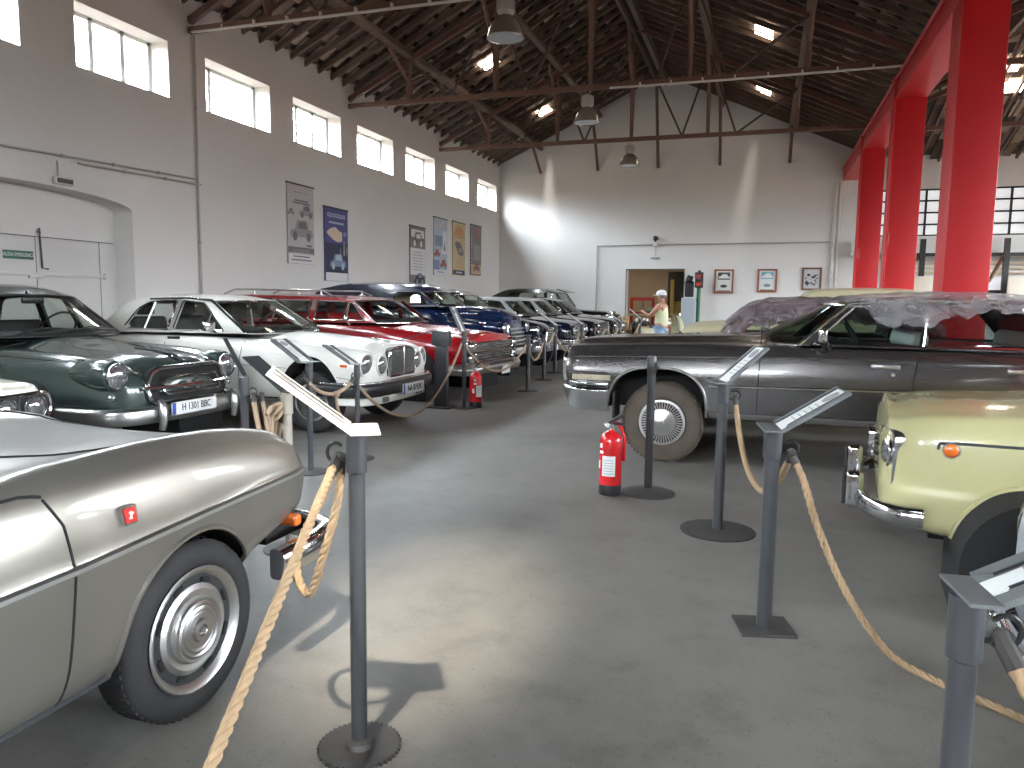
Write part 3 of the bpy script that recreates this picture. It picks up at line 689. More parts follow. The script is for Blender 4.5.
def blue_pickup():
    c = Car('delivery_van', 'blue fifties panel van with tall bulbous bonnet behind the red estate', (-4.3, 13.3), 0, 'blue', 'van')
    side = [(.72, 0.), (.9, .02), (.97, .14), (1., .36), (.985, .62), (.93, .86), (.86, .97)]
    top = [(.76, .05, .02), (.66, .1, .0), (.6, .3, -.02), (.56, .62, .0), (.46, .86, .0), (.25, .97, 0), (0, 1, 0)]
    c.body([(0, .5, .7, 1.0, .55, 0), (.03, .48, .80, 1.13, .70, .3), (.12, .45, .93, 1.23, .78, .8), (.35, .42, 1.02, 1.31, .83, 1), (.7, .4, 1.06, 1.34, .86, 1), (1.1, .38, 1.1, 1.35, .87, .6), (1.4, .36, 1.3, 1.34, .85, 0), (2.6, .36, 1.3, 1.34, .85, 0), (3.9, .38, 1.3, 1.33, .85, 0), (4.4, .45, 1.2, 1.24, .80, 0), (4.5, .5, 1.05, 1.1, .7, 0)],
           [(.72, .36, .4, .45), (3.5, .36, .4, .42)], side, top)
    c.cabin((1.25, 1.33), (1.62, 1.6), [(1.85, 1.69), (2.3, 1.73), (3.2, 1.72)], (3.75, 1.64), (4.1, 1.33), .74, .62, [[(1.42, 1.37, .03), (1.66, 1.58, .06), (2.15, 1.6, .07), (2.2, 1.37, .05)]], bulge=(.14, .08), crown=.05, ws_trim='chrome', trim=None)
    c.seats([2.3], bench=True, h=.2, mat='tan_vinyl'); c.steering(1.75, .35, 1.42)
    c.headlight(.02, .66, .96, .095, .0, deep=.14)
    for sg in (-1, 1): b = MB(); b.lathe([(.03, -.6), (.08, -.4), (.115, -.2), (.12, -.1), (.105, -.03), (0, -.03)], 24, frame4((0, sg*.66, .96), (0, 1, 0), (0, 0, 1), (1, 0, 0))); b.build('headlight_pod', 'blue', c.root)
    b = MB(); b.prism(round_poly([(-.4, .62, .1), (.4, .62, .1), (.36, .98, .12), (-.36, .98, .12)]), lambda y, z, d: (.03+d-.3*max(0, z-.7), y, z), -.1, .02); g = b.build('grille', 'black', c.root)
    b = MB()
    for k in range(5): b.tube([(.07-.3*max(0, .66+.07*k-.7)-.12*(y*y), y, .66+.07*k) for y in (-.4, -.2, 0, .2, .4)], .022, 7)
    b.build('grille_bars', 'chrome', g)
    b = MB(); b.tube([(-.02, -.18, 1.150), (.03, -.1, 1.150), (.055, 0, 1.155), (.03, .1, 1.150), (-.02, .18, 1.150)], .022, 8); b.tube([(.055, 0, 1.150), (.02, 0, 1.05)], .02, 8); b.build('bonnet_badge', 'chrome', c.root)
    for sg in (-1, 1):
        b = MB(); z = 1.21
        for k in range(6): q = .62+.06*k; b.box((-q, sg*(c.ys(q, z)+.006), z), (.035, .012, .03), bev=.004)
        b.tube([(-q, sg*(c.ys(q, z)+.004), z) for q in (1.0, 1.1, 1.2, 1.3)], .009, 5); b.build('bonnet_lettering_trim', 'chrome', c.root)
        b = MB(); b.box((-.42, sg*.70, c.zt(.42, .70)+.02), (.12, .04, .05), bev=.015); b.build('side_light', 'chrome', c.root)
    c.bumper([(.5, .93, .55), (.1, .93, .55), (-.08, .8, .55), (-.13, .4, .55), (-.14, 0, .55)], rsec(.04, .13), 'chrome')
    c.wheel(.72, .37, .18, .22, .78); c.wheel(3.5, .37, .18, .22, .78)
    return c

def fifties_saloon(name, label, loc, mat, near, rz=0.):
    c = Car('saloon_car', label, loc, rz, mat)
    side = [(.72, 0.), (.9, .02), (.96, .12), (1., .36), (.99, .62), (.95, .86), (.90, .97)]
    top = [(.83, .05, .03), (.74, .1, .03), (.64, .2, -.01), (.52, .55, -.01), (.36, .86, .0), (.18, .97, 0), (0, 1., 0)]
    c.body([(0, .45, .68, .82, .62, 0), (.03, .42, .78, .90, .73, .3), (.12, .4, .86, .98, .79, .9), (.3, .38, .92, 1.03, .82, 1), (.8, .35, .97, 1.1, .84, 1), (1.4, .33, 1.04, 1.2, .85, .6), (1.95, .32, 1.2, 1.27, .85, .1), (3.2, .32, 1.2, 1.26, .85, .1), (3.9, .36, 1.05, 1.15, .84, .3), (4.5, .45, .85, .9, .74, .2), (4.65, .5, .7, .7, .6, 0)],
           [(.78, .34, .37, .4), (3.5, .34, .36, .37)], side, top)
    c.cabin((1.5, 1.27), (1.85, 1.57), [(2.1, 1.63), (2.5, 1.65), (3.0, 1.62)], (3.3, 1.53), (3.75, 1.2), .74, .6, [[(1.7, 1.29, .02), (1.92, 1.56, .05), (2.15, 1.58, .04), (2.15, 1.29, .03)], [(2.24, 1.29, .03), (2.24, 1.58, .04), (2.85, 1.57, .08), (3.05, 1.29, .08)]], crown=.04, ws_trim='chrome', trim='chrome')
    c.seats([2.15, 2.95], bench=True, h=.24, mat='white_vinyl'); c.steering(1.75, .34, 1.33)
    c.headlight(.02, .70, .855, .092, 0, deep=.14)
    b = MB(); b.prism(round_poly([(-.34, .56, .08), (.34, .56, .08), (.24, .88, .1), (-.24, .88, .1)]), lambda y, z, d: (.02+d, y, z), -.06, .02); g = b.build('grille', 'black', c.root)
    b = MB()
    for k in range(6): b.box((.05, 0, .585+.055*k), (.02, .64-.05*k*.6, .018))
    b.tube([(.045, y, z) for y, z in round_poly([(-.35, .55, .08), (.35, .55, .08), (.25, .89, .1), (-.25, .89, .1)])], .02, 6, closed=True); b.build('grille_bars', 'chrome', g)
    c.bumper([(.5, .9, .5), (.12, .9, .5), (-.06, .78, .5), (-.12, .4, .5), (-.125, 0, .5)], rsec(.05, .13), 'chrome')
    c.plate(-.165, .0, .49, '', .42, .11)
    for sg in (-1, 1):
        b = MB(); b.box((.0, sg*.66, .70), (.06, .2, .04), bev=.015); b.build('side_light', 'chrome', c.root)
    c.wheel(.78, .34, .18, .2, .78); c.wheel(3.5, .34, .18, .2, .78)
    return c

def sixties_saloon(label, loc, mat, roof, kind, rz=0., hub='plain'):
    c = Car('saloon_car', label, loc, rz, mat)
    side = [(.74, 0.), (.9, .02), (.965, .1), (.99, .3), (1., .55), (.99, .78), (.96, .93)]
    top = [(.88, .25, .02), (.76, .4, -.0), (.6, .58, -.005), (.42, .8, 0), (.2, .95, 0), (0, 1., .01)]
    c.body([(0, .48, .85, .90, .74, 0), (.02, .46, .90, .96, .78, .3), (.12, .44, .94, 1.0, .80, 1), (.6, .4, .98, 1.05, .82, 1), (1.2, .38, 1.04, 1.12, .83, .6), (2.2, .36, 1.08, 1.14, .83, 0), (3.3, .37, 1.06, 1.12, .83, 0), (4.3, .44, .98, 1.02, .80, 0), (4.5, .5, .9, .9, .74, 0)],
           [(.78, .35, .38, .42), (3.3, .35, .37, .36)], side, top)
    c.cabin((1.25, 1.13), (1.62, 1.46), [(2.0, 1.51), (2.5, 1.52), (2.9, 1.51)], (3.1, 1.46), (3.4, 1.12), .73, .61, [[(1.48, 1.16, .02), (1.72, 1.44, .04), (2.12, 1.46, .03), (2.12, 1.16, .03)], [(2.2, 1.16, .03), (2.2, 1.46, .03), (2.85, 1.45, .05), (3.0, 1.16, .05)]], bulge=(.18, .1), crown=.03, roof_mat=roof, mat=roof)
    c.seats([2.15, 2.9], bench=True, h=.16); c.steering(1.72, .34, 1.2); c.mirror_rear(1.62, 1.4); c.wipers(1.12, 1.14, (-.4, .1), .38)
    if kind == 'rect':
        rec = round_poly([(-.68, .66, .09), (.68, .66, .09), (.68, .93, .09), (-.68, .93, .09)])
        b = MB(); b.prism(rec, lambda y, z, d: (d, y, z), -.04, .02); g = b.build('grille', 'black', c.root)
        MB().tube([(.025, y, z) for y, z in rec], .03, 7, closed=True).build('grille_surround', 'chrome', g)
        b = MB()
        for k in range(5): b.box((.03, 0, .70+.045*k), (.015, .8, .009))
        b.build('grille_bars', 'dull_chrome', g)
        c.headlight(-.03, .54, .86, .06, 0); c.headlight(-.03, .54, .72, .06, 0)
    else:
        b = MB(); b.box((0, 0, .80), (.05, 1.3, .24), bev=.03); g = b.build('grille', 'black', c.root)
        b = MB()
        for k in range(6): b.box((.03, 0, .70+.04*k), (.02, 1.0, .014))
        for k in range(-6, 7): b.box((.03, k*.08, .80), (.018, .01, .22))
        b.build('grille_bars', 'dull_chrome', g)
        c.headlight(-.02, .62, .80, .085, 0); c.headlight(-.02, .43, .80, .075, 0)
    c.bumper([(.5, .88, .56), (.12, .88, .56), (-.05, .78, .56), (-.1, .4, .56), (-.11, 0, .56)], rsec(.06, .12), 'chrome')
    c.bumper([(.3, .80, .44), (.08, .78, .44), (-.0, .6, .44), (-.03, 0, .44)], rsec(.05, .12), 'dull_chrome', 'front_valance')
    c.wheel(.78, .35, .18, .2, .77, hub); c.wheel(3.3, .35, .18, .2, .77, hub)
    c.seam([(1.3, .42), (1.3, 1.1)]); c.seam([(2.17, .42), (2.17, 1.1)])
    for sg in (-1, 1): b = MB(); b.box((-1.45, sg*.9, 1.2), (.04, .12, .09), bev=.02); b.tube([(-1.45, sg*.88, 1.17), (-1.43, sg*.82, 1.12)], .012, 6); b.build('door_mirror', 'chrome', c.root)
    return c

def vintage_car():
    c = Car('vintage_car', 'tall black vintage car with arched roof and sun visor, last in the row', (-4.15, 23.1), 0, 'carblack')
    side = [(.8, 0.), (.93, .03), (.98, .2), (1., .5), (.99, .8), (.97, .95)]
    top = [(.9, .35, 0), (.72, .7, 0), (.45, .92, 0), (.2, .99, 0), (0, 1, 0)]
    c.body([(.25, .5, 1.08, 1.14, .36, 0), (.3, .48, 1.1, 1.17, .4, 0), (.8, .45, 1.13, 1.2, .46, 0), (1.5, .42, 1.18, 1.26, .56, 0), (1.7, .42, 1.22, 1.28, .68, 0), (3.6, .42, 1.25, 1.3, .72, 0), (4.1, .45, 1.2, 1.25, .66, 0), (4.3, .5, 1.0, 1.05, .55, 0)], [], side, top)
    c.cabin((1.55, 1.28), (1.85, 1.72), [(2.2, 1.80), (2.9, 1.82), (3.5, 1.78)], (3.95, 1.6), (4.2, 1.25), .66, .58, [[(1.68, 1.32, .02), (1.93, 1.7, .03), (2.5, 1.74, .05), (2.5, 1.32, .04)], [(2.6, 1.32, .04), (2.6, 1.74, .05), (3.4, 1.72, .1), (3.6, 1.32, .1)]], bulge=(.03, .02), crown=.05, trim=None, ws_trim='carblack')
    b = MB(); b.box((-1.72, 0, 1.78), (.34, 1.16, .03), Matrix.Rotation(.28, 3, 'Y'), bev=.01); b.build('sun_visor', 'carblack', c.root)
    for sg in (-1, 1):
        pts = [(.05, sg*.68, .66), (-.15, sg*.68, .82), (-.5, sg*.68, .90), (-.9, sg*.68, .84), (-1.3, sg*.68, .6), (-1.7, sg*.7, .45), (-3.0, sg*.72, .43)]
        b = MB(); b.sweep(catmull(pts, 4), rsec(.3, .05)); b.build('front_wing', 'carblack', c.root)
        pts = [(-2.95, sg*.7, .5), (-3.25, sg*.7, .82), (-3.7, sg*.7, .9), (-4.15, sg*.7, .75), (-4.4, sg*.7, .5)]
        b = MB(); b.sweep(catmull(pts, 4), rsec(.26, .05)); b.build('rear_wing', 'carblack', c.root)
    c.headlight(.12, .5, .98, .11, 0, deep=.2)
    b = MB(); b.box((-.22, 0, .85), (.08, .62, .66), bev=.05); b.build('radiator_grille', 'chrome', c.root)
    b = MB(); b.tube([(.12, -.8, .55), (.15, 0, .55), (.12, .8, .55)], .035, 8); b.build('bumper', 'chrome', c.root)
    c.wheel(.5, .36, .13, .24, .74); c.wheel(3.7, .36, .13, .24, .74)
    c.seats([2.5], bench=True, h=.3)
    return c

def bronze_saloon():
    c = Car('limousine', 'long grey bronze luxury saloon with big dusty front tyre and plastic sheet over its roof', (-1.74, 7.80), PI, 'bronze')
    side = [(.76, 0.), (.92, .02), (.98, .08), (.992, .3), (1., .52), (.998, .66), (.985, .78), (.965, .9), (.935, .99)]
    top = [(.90, .22, .02), (.84, .34, .022), (.77, .42, .0), (.64, .58, -.012), (.52, .72, -.01), (.42, .9, .004), (.3, .97, .0), (.15, 1, 0), (0, 1., .0)]
    c.body([(.0, .62, .94, 1.02, .90, .2), (.02, .58, .965, 1.065, .975, .7), (.06, .54, .98, 1.09, .99, 1), (.25, .5, .99, 1.105, 1.0, 1), (.6, .46, 1.0, 1.125, 1.0, 1), (1.2, .42, 1.02, 1.15, 1.0, 1), (1.8, .41, 1.04, 1.165, 1.0, .6), (2.1, .41, 1.06, 1.12, 1.0, .1), (3.6, .41, 1.06, 1.12, 1.0, 0), (4.4, .42, 1.04, 1.12, .995, .4), (5.3, .5, .98, 1.02, .96, .6), (5.65, .56, .9, .92, .92, .2), (5.7, .6, .8, .8, .88, 0)],
           [(.865, .44, .445, .43, 2.7), (4.3, .42, .42, .4)], side, top)
    c.cabin((2.04, 1.10), (2.44, 1.455), [(2.8, 1.49), (3.3, 1.505), (3.8, 1.49)], (4.05, 1.45), (4.5, 1.08), .87, .70,
            [[(2.16, 1.115, .015), (2.50, 1.445, .03), (3.03, 1.455, .01), (2.985, 1.115, .01)], [(3.005, 1.115, .01), (3.05, 1.455, .01), (3.72, 1.44, .03), (4.02, 1.115, .05)]], bulge=(.42, .14), crown=.035, glass='dark_glass', tr=.009)
    for sg in (-1, 1):
        b = MB(); b.tube([(-2.05, sg*(c.ymap(2.05, 1.1)+.004), 1.10), (-2.44, sg*(c.ymap(2.44, 1.45)+.004), 1.462), (-2.9, sg*(c.ymap(2.9, 1.48)), 1.492), (-3.6, sg*c.ymap(3.6, 1.48), 1.492)], .014, 6); b.build('pillar_trim', 'chrome', c.root)
        b = MB(); b.box((-2.23, sg*.985, 1.19), (.07, .14, .12), bev=.02); o = b.build('door_mirror', 'chrome', c.root)
        b = MB(); b.tube([(-2.25, sg*.96, 1.12), (-2.28, sg*.90, 1.075)], .035, 8); b.build('mirror_foot', 'black_plastic', o)
        for q in (2.72, 3.7):
            b = MB(); b.box((-q, sg*(c.ys(q, .935)+.008), .945), (.22, .025, .045), bev=.012); b.lathe([(.016, 0), (.016, .012), (0, .013)], 12, frame4((-q-.06, sg*c.ys(q, .9), .885), (1, 0, 0), (0, 0, 1), (0, sg, 0))); o = b.build('door_handle', 'dull_chrome', c.root)
    c.seats([3.0, 3.9], bench=True, h=.13, mat='white_vinyl'); c.steering(2.55, .42, 1.12)
    MB().box((-2.3, 0, 1.10), (.3, 1.5, .05), bev=.02).build('dashboard', 'vinyl', c.root)
    c.wipers(1.74, 1.15, (-.55, .1), .5)
    c.strip([(1.32, .725), (1.7, .73), (2.9, .745), (5.4, .74)], .012, 'chrome', 'side_trim')
    c.strip([(.06, .80), (.3, .80), (.42, .80)], .009, 'chrome', 'side_trim')
    for sg in (-1, 1):
        for z, h, m, n in ((.455, .075, 'chrome', 'sill_trim'),):
            rr = [[(-q, sg*(c.ys(q, z+e*h/2)+.008), z+e*h/2) for e in (-1, -.5, 0, .5, 1)] for q in [1.33+.2*k for k in range(13)]]
            MB().grid(rr).build(n, m, c.root)
        rr = [[(-q, sg*(c.ys(q, z)+.006), z) for z in (.735, .75, .77, .785)] for q in (.09, .18, .28, .38, .445)]
        MB().grid(rr).build('cornering_lamp', 'tan_lens', c.root)
        for k in range(10): q = .12+.033*k; MB().tube([(-q, sg*(c.ys(q, .74)+.008), .735), (-q, sg*(c.ys(q, .78)+.008), .785)], .003, 4).build('lamp_rib', 'dull_chrome', c.root)
        b = MB(); b.tube([(-.02, sg*.965, .72), (-.005, sg*.955, .80), (-.01, sg*.95, .90)], .02, 8); b.build('wing_end_cap', 'dull_chrome', c.root)
    c.seam([(1.73, .44), (1.73, .7), (1.74, 1.0), (1.8, 1.06)]); c.seam([(2.99, .44), (2.97, .6), (2.93, .85), (2.97, 1.07)])
    c.strip([(.1, .945), (.8, .965), (1.74, .99), (2.9, 1.0), (4.2, 1.0), (5.3, .96)], .007, 'bronze', 'body_crease', off=.0)
    c.arch_lips(.013, 'dull_chrome', off=.003, which=[0])
    # front: grille, lamps and the big wrap-round bumper
    b = MB(); b.box((-.01, 0, .84), (.08, 1.05, .3), bev=.02); g = b.build('grille', 'black', c.root)
    b = MB()
    for k in range(-10, 11): b.box((.06, k*.05, .84), (.012, .008, .28))
    for k in range(6): b.box((.06, 0, .72+.05*k), (.014, 1.04, .008))
    b.tube([(.06, y, z) for y, z in round_poly([(-.54, .69, .03), (.54, .69, .03), (.54, 1.0, .05), (-.54, 1.0, .05)])], .022, 6, closed=True); b.build('grille_bars', 'chrome', g)
    c.headlight(-.0, .64, .90, .075, 0); c.headlight(-.0, .82, .90, .075, 0)
    sec = round_poly([(-.06, -.13, .03), (.0, -.135, .03), (.045, -.03, .03), (.07, .07, .02), (.04, .1, .02), (-.06, .1, .02)])
    c.bumper([(.43, 1.0, .58), (.3, 1.005, .58), (.17, 1.0, .585), (.07, .94, .59), (.03, .82, .6), (.01, .5, .6), (.0, 0, .6)], sec, 'chrome', smooth=50)
    c.bumper([(.425, 1.0, .70), (.3, 1.01, .70), (.16, 1.005, .705), (.06, .94, .705), (.015, .82, .705), (.0, .5, .705), (-.01, 0, .705)], rsec(.07, .03), 'chrome', 'bumper_trim')
    for sg in (-1, 1):
        MB().box((.04, sg*.42, .72), (.08, .1, .22), bev=.03).build('bumper_guard', 'chrome', c.root); MB().box((.0, sg*.86, .77), (.07, .1, .2), bev=.03).build('bumper_guard', 'chrome', c.root)
    c.wheel(.915, .365, .21, .205, .925, 'full', 'dusty_rubber'); c.wheel(4.3, .365, .21, .205, .925, 'full')
    [MB().box((-.47, y, .50), (.02, .3, .24)).build('mud_flap', 'black_plastic', c.root) for y in (-.8, .8)]
    b = MB(); b.tube([(-.0, 0, 1.03), (-.0, 0, 1.09)], .008, 6); b.build('bonnet_mascot', 'chrome', c.root)
    return c

def small_saloon(label, loc, mat, rz, group=None):
    c = Car('small_saloon', label, loc, rz, mat)
    side = [(.72, 0.), (.86, .02), (.95, .08), (.985, .2), (1., .36), (.985, .46), (.985, .68), (.965, .86), (.92, .96)]
    top = [(.86, .25, .0), (.72, .5, 0), (.5, .8, 0), (.25, .96, 0), (0, 1., 0)]
    c.body([(0, .42, .76, .84, .56, 0), (.03, .36, .84, .93, .64, 0), (.08, .33, .85, .91, .69, 0), (.18, .31, .875, .935, .725, 0), (.35, .29, .89, .95, .74, 0), (.7, .27, .905, .97, .745, 0), (1.05, .25, .94, 1.01, .745, 0), (2.6, .25, .95, 1.0, .745, 0), (3.2, .3, .88, .93, .72, 0), (3.55, .4, .75, .78, .62, 0)],
           [(.64, .28, .31, .32), (2.65, .28, .3, .29)], side, top)
    c.cabin((1.02, 1.0), (1.45, 1.36), [(1.8, 1.41), (2.2, 1.4)], (2.55, 1.34), (2.95, .97), .65, .52, [[(1.22, 1.02, .02), (1.53, 1.33, .04), (1.95, 1.34, .03), (1.95, 1.02, .03)], [(2.02, 1.02, .03), (2.02, 1.34, .03), (2.45, 1.32, .06), (2.65, 1.02, .05)]], bulge=(.12, .08), crown=.03)
    c.seats([1.95, 2.5], y=.3, w=.45); c.steering(1.6, .3, 1.05)
    c.headlight(.045, .56, .70, .09, .12, deep=.12, hood=1)
    for sg in (-1, 1):
        b = MB(); b.sphere((-.15, sg*.56, .71), (.11, .112, .117), 9); b.build('headlight_pod', mat, c.root)
        q, z = .30, .755
        b = MB(); b.lathe([(.036, -.01), (.036, .006), (.03, .014), (.012, .02), (0, .021)], 18, frame4((-q, sg*(c.ys(q, z)), z), (1, 0, 0), (0, 0, 1), (0, sg, 0))); o = b.build('side_repeater', 'amber', c.root)
        b = MB(); b.tube([(-q, sg*(c.ys(q, z)+.006), z)]*1+[(-q+.036*math.cos(a), sg*(c.ys(q, z)+.007), z+.036*math.sin(a)) for a in [2*PI*i/20 for i in range(20)]], .004, 5); b.build('lens_rim', 'dull_chrome', o)
    c.strip([(.245, .755), (.25, .785), (.3, .79), (1.0, .795), (3.2, .76)], .007, 'charcoal', 'side_trim', seg=5)
    b = MB(); fx = lambda y: .03-.13*y*y*3
    for k in range(4): b.tube([(fx(y)-.1*abs(k*.05), y, .58+.05*k) for y in [i/6*.42 for i in range(-6, 7)]], .012, 6)
    b.build('grille_bars', 'chrome', c.root)
    b = MB(); b.prism(round_poly([(-.1, .58, .03), (.1, .58, .03), (.12, .74, .03), (-.12, .74, .03)]), lambda y, z, d: (.02+d, y, z), 0, .03); b.build('grille_badge', 'chrome', c.root)
    for sg in (-1, 1):
        b = MB(); b.prism(round_poly([(sg*.42, .55, .03), (sg*.66, .52, .04), (sg*.68, .82, .06), (sg*.44, .83, .06)]), lambda y, z, d: (d-.05-.9*(abs(y)-.42)**2, y, z), -.02, .05); b.build('lamp_surround', 'dull_chrome', c.root)
    sec = round_poly([(-.03, -.05, .02), (.015, -.05, .02), (.035, 0, .02), (.015, .05, .02), (-.03, .05, .02)], 5)
    c.bumper([(.2, .75, .41), (.1, .735, .41), (.0, .66, .41), (-.08, .45, .41), (-.1, 0, .41)], sec, 'chrome', smooth=60)
    for sg in (-1, 1):
        o = MB().box((.115, sg*.42, .45), (.09, .075, .2), bev=.025).build('bumper_guard', 'chrome', c.root); MB().box((.165, sg*.42, .45), (.02, .05, .17), bev=.008).build('rubber_pad', 'rubber', o)
    c.wheel(.64, .275, .14, .185, .70, 'steel_slots' if rz else 'plain', sides=(-1, 1)); c.wheel(2.65, .275, .14, .185, .70, 'plain')
    c.arch_lips(.018, mat, off=.004)
    c.seam([(1.1, .3), (1.1, .9)]); c.seam([(1.98, .3), (1.98, .92)])
    return c

def maroon_convertible():
    c = Car('convertible', 'maroon convertible with its hood and windscreen wrapped in clear plastic, behind the grey bronze saloon', (-1.5, 9.95), PI, 'maroon')
    c.body([(0, .45, .8, .86, .7, 0), (.05, .42, .9, .97, .78, .5), (.4, .38, .97, 1.05, .82, 1), (1.2, .35, 1.03, 1.1, .83, .6), (2.6, .34, 1.05, 1.08, .83, 0), (4.2, .4, 1.0, 1.02, .8, 0), (4.4, .5, .85, .85, .7, 0)], [(.75, .34, .36, .38), (3.3, .34, .36, .36)])
    c.cabin((1.1, 1.08), (1.4, 1.40), [(1.7, 1.455), (2.4, 1.46), (2.9, 1.44)], (3.15, 1.36), (3.45, 1.06), .72, .63, [[(1.3, 1.1, .02), (1.5, 1.36, .04), (2.1, 1.37, .04), (2.1, 1.1, .03)], [(2.18, 1.1, .03), (2.18, 1.37, .03), (2.8, 1.36, .06), (2.95, 1.1, .05)]], crown=.03, trim=None, ws_trim='chrome')
    c.seats([2.1, 2.9], h=.2, mat='white_vinyl'); c.headlight(.0, .62, .78, .09)
    c.bumper([(.4, .88, .5), (.0, .82, .5), (-.1, 0, .5)], rsec(.05, .12)); c.wheel(.75, .33, .17, .2, .78); c.wheel(3.3, .33, .17, .2, .78)
    b = MB(); b.box((.01, 0, .7), (.04, .7, .2), bev=.02); b.build('grille', 'dull_chrome', c.root)
    return c

def olive_saloon():
    c = Car('saloon_car', 'pale olive cream car with long flat bonnet beyond the maroon convertible', (-1.35, 14.1), PI, 'olive')
    c.body([(0, .45, .85, .92, .72, 0), (.05, .42, .97, 1.05, .8, .5), (.4, .38, 1.04, 1.13, .84, 1), (1.6, .35, 1.1, 1.2, .85, .6), (2.8, .34, 1.14, 1.17, .85, 0), (4.2, .4, 1.05, 1.07, .82, 0), (4.5, .5, .9, .9, .7, 0)], [(.78, .34, .37, .4), (3.4, .34, .36, .36)])
    c.cabin((1.6, 1.17), (2.0, 1.55), [(2.2, 1.66), (2.9, 1.69), (3.6, 1.67)], (4.0, 1.58), (4.3, 1.12), .75, .66, [[(1.8, 1.2, .02), (2.1, 1.53, .04), (2.75, 1.56, .04), (2.75, 1.2, .03)], [(2.85, 1.2, .03), (2.85, 1.56, .03), (3.8, 1.54, .06), (4.0, 1.2, .05)]], crown=.05, trim='dull_chrome')
    c.seats([2.7, 3.6], h=.2); c.headlight(.0, .62, .86, .09)
    c.bumper([(.4, .88, .55), (.0, .82, .55), (-.1, 0, .55)], rsec(.05, .12)); c.wheel(.78, .34, .17, .2, .78); c.wheel(3.4, .34, .17, .2, .78)
    b = MB(); b.box((.01, 0, .75), (.04, .7, .25), bev=.02); b.build('grille', 'dull_chrome', c.root)
    for sg in (-1, 1): b = MB(); b.box((-1.95, sg*.95, 1.28), (.05, .12, .1), bev=.02); b.tube([(-1.95, sg*.93, 1.25), (-1.9, sg*.85, 1.17)], .012, 6); b.build('door_mirror', 'black_plastic', c.root)
    return c

CARS = {}
def make_cars():
    CARS['cab'] = cabriolet(); CARS['quad'] = quad_saloon(); CARS['green'] = green_saloon(); CARS['ivory'] = ivory_saloon(); CARS['red'] = red_estate(); CARS['pick'] = blue_pickup()
    CARS['navy'] = fifties_saloon('navy', 'dark navy rounded saloon with pale seats just beyond the blue van', (-4.25, 15.25), 'navy', 0)
    CARS['c5'] = sixties_saloon('dark saloon with pale grey roof, just beyond the navy saloon with pale seats', (-4.0, 17.05), 'navy', 'grey_roof', 'wide')
    CARS['c6'] = sixties_saloon('black car with silver roof and bright oblong chrome grille frame', (-3.85, 18.9), 'carblack', 'grey_roof', 'rect')
    CARS['c8'] = sixties_saloon('black low saloon with wide chrome mesh grille beside the tall vintage car', (-3.75, 20.75), 'carblack', 'carblack', 'wide')
    CARS['vint'] = vintage_car()
    CARS['bronze'] = bronze_saloon()
    CARS['y850'] = small_saloon('pale yellow small rounded car with chrome bumper guards and amber side lamp', (.68, 4.83), 'yellow', PI-.11)
    CARS['w850'] = small_saloon('white small car almost out of view beside the nearest reading stand', (.86, 2.36), 'white', PI)
    CARS['mar'] = maroon_convertible(); CARS['olive'] = olive_saloon()
make_cars()
# ---------------------------------------------------------------- the hall
XW, XV, XE = -9.06, 2.45, 14.0        # left wall, valley between the two naves, right wall
YB, YF = 25.83, -7.0                  # end wall, wall behind the camera
ZE, SL = 6.2, .475                    # eaves, roof slope
XR = (XW+XV)/2-.13; ZR = ZE+(XR-XW)*SL
XR2 = (XV+XE)/2; ZR2 = ZE+(XR2-XV)*SL
TRY = [10.5, 15.5, 20.55]
def roofz(x):
    if x < XV: return ZE+(x-XW)*SL if x < XR else ZE+(XV-x)/(XV-XR)*(ZR-ZE)
    return ZE+(x-XV)*SL if x < XR2 else ZE+(XE-x)*SL

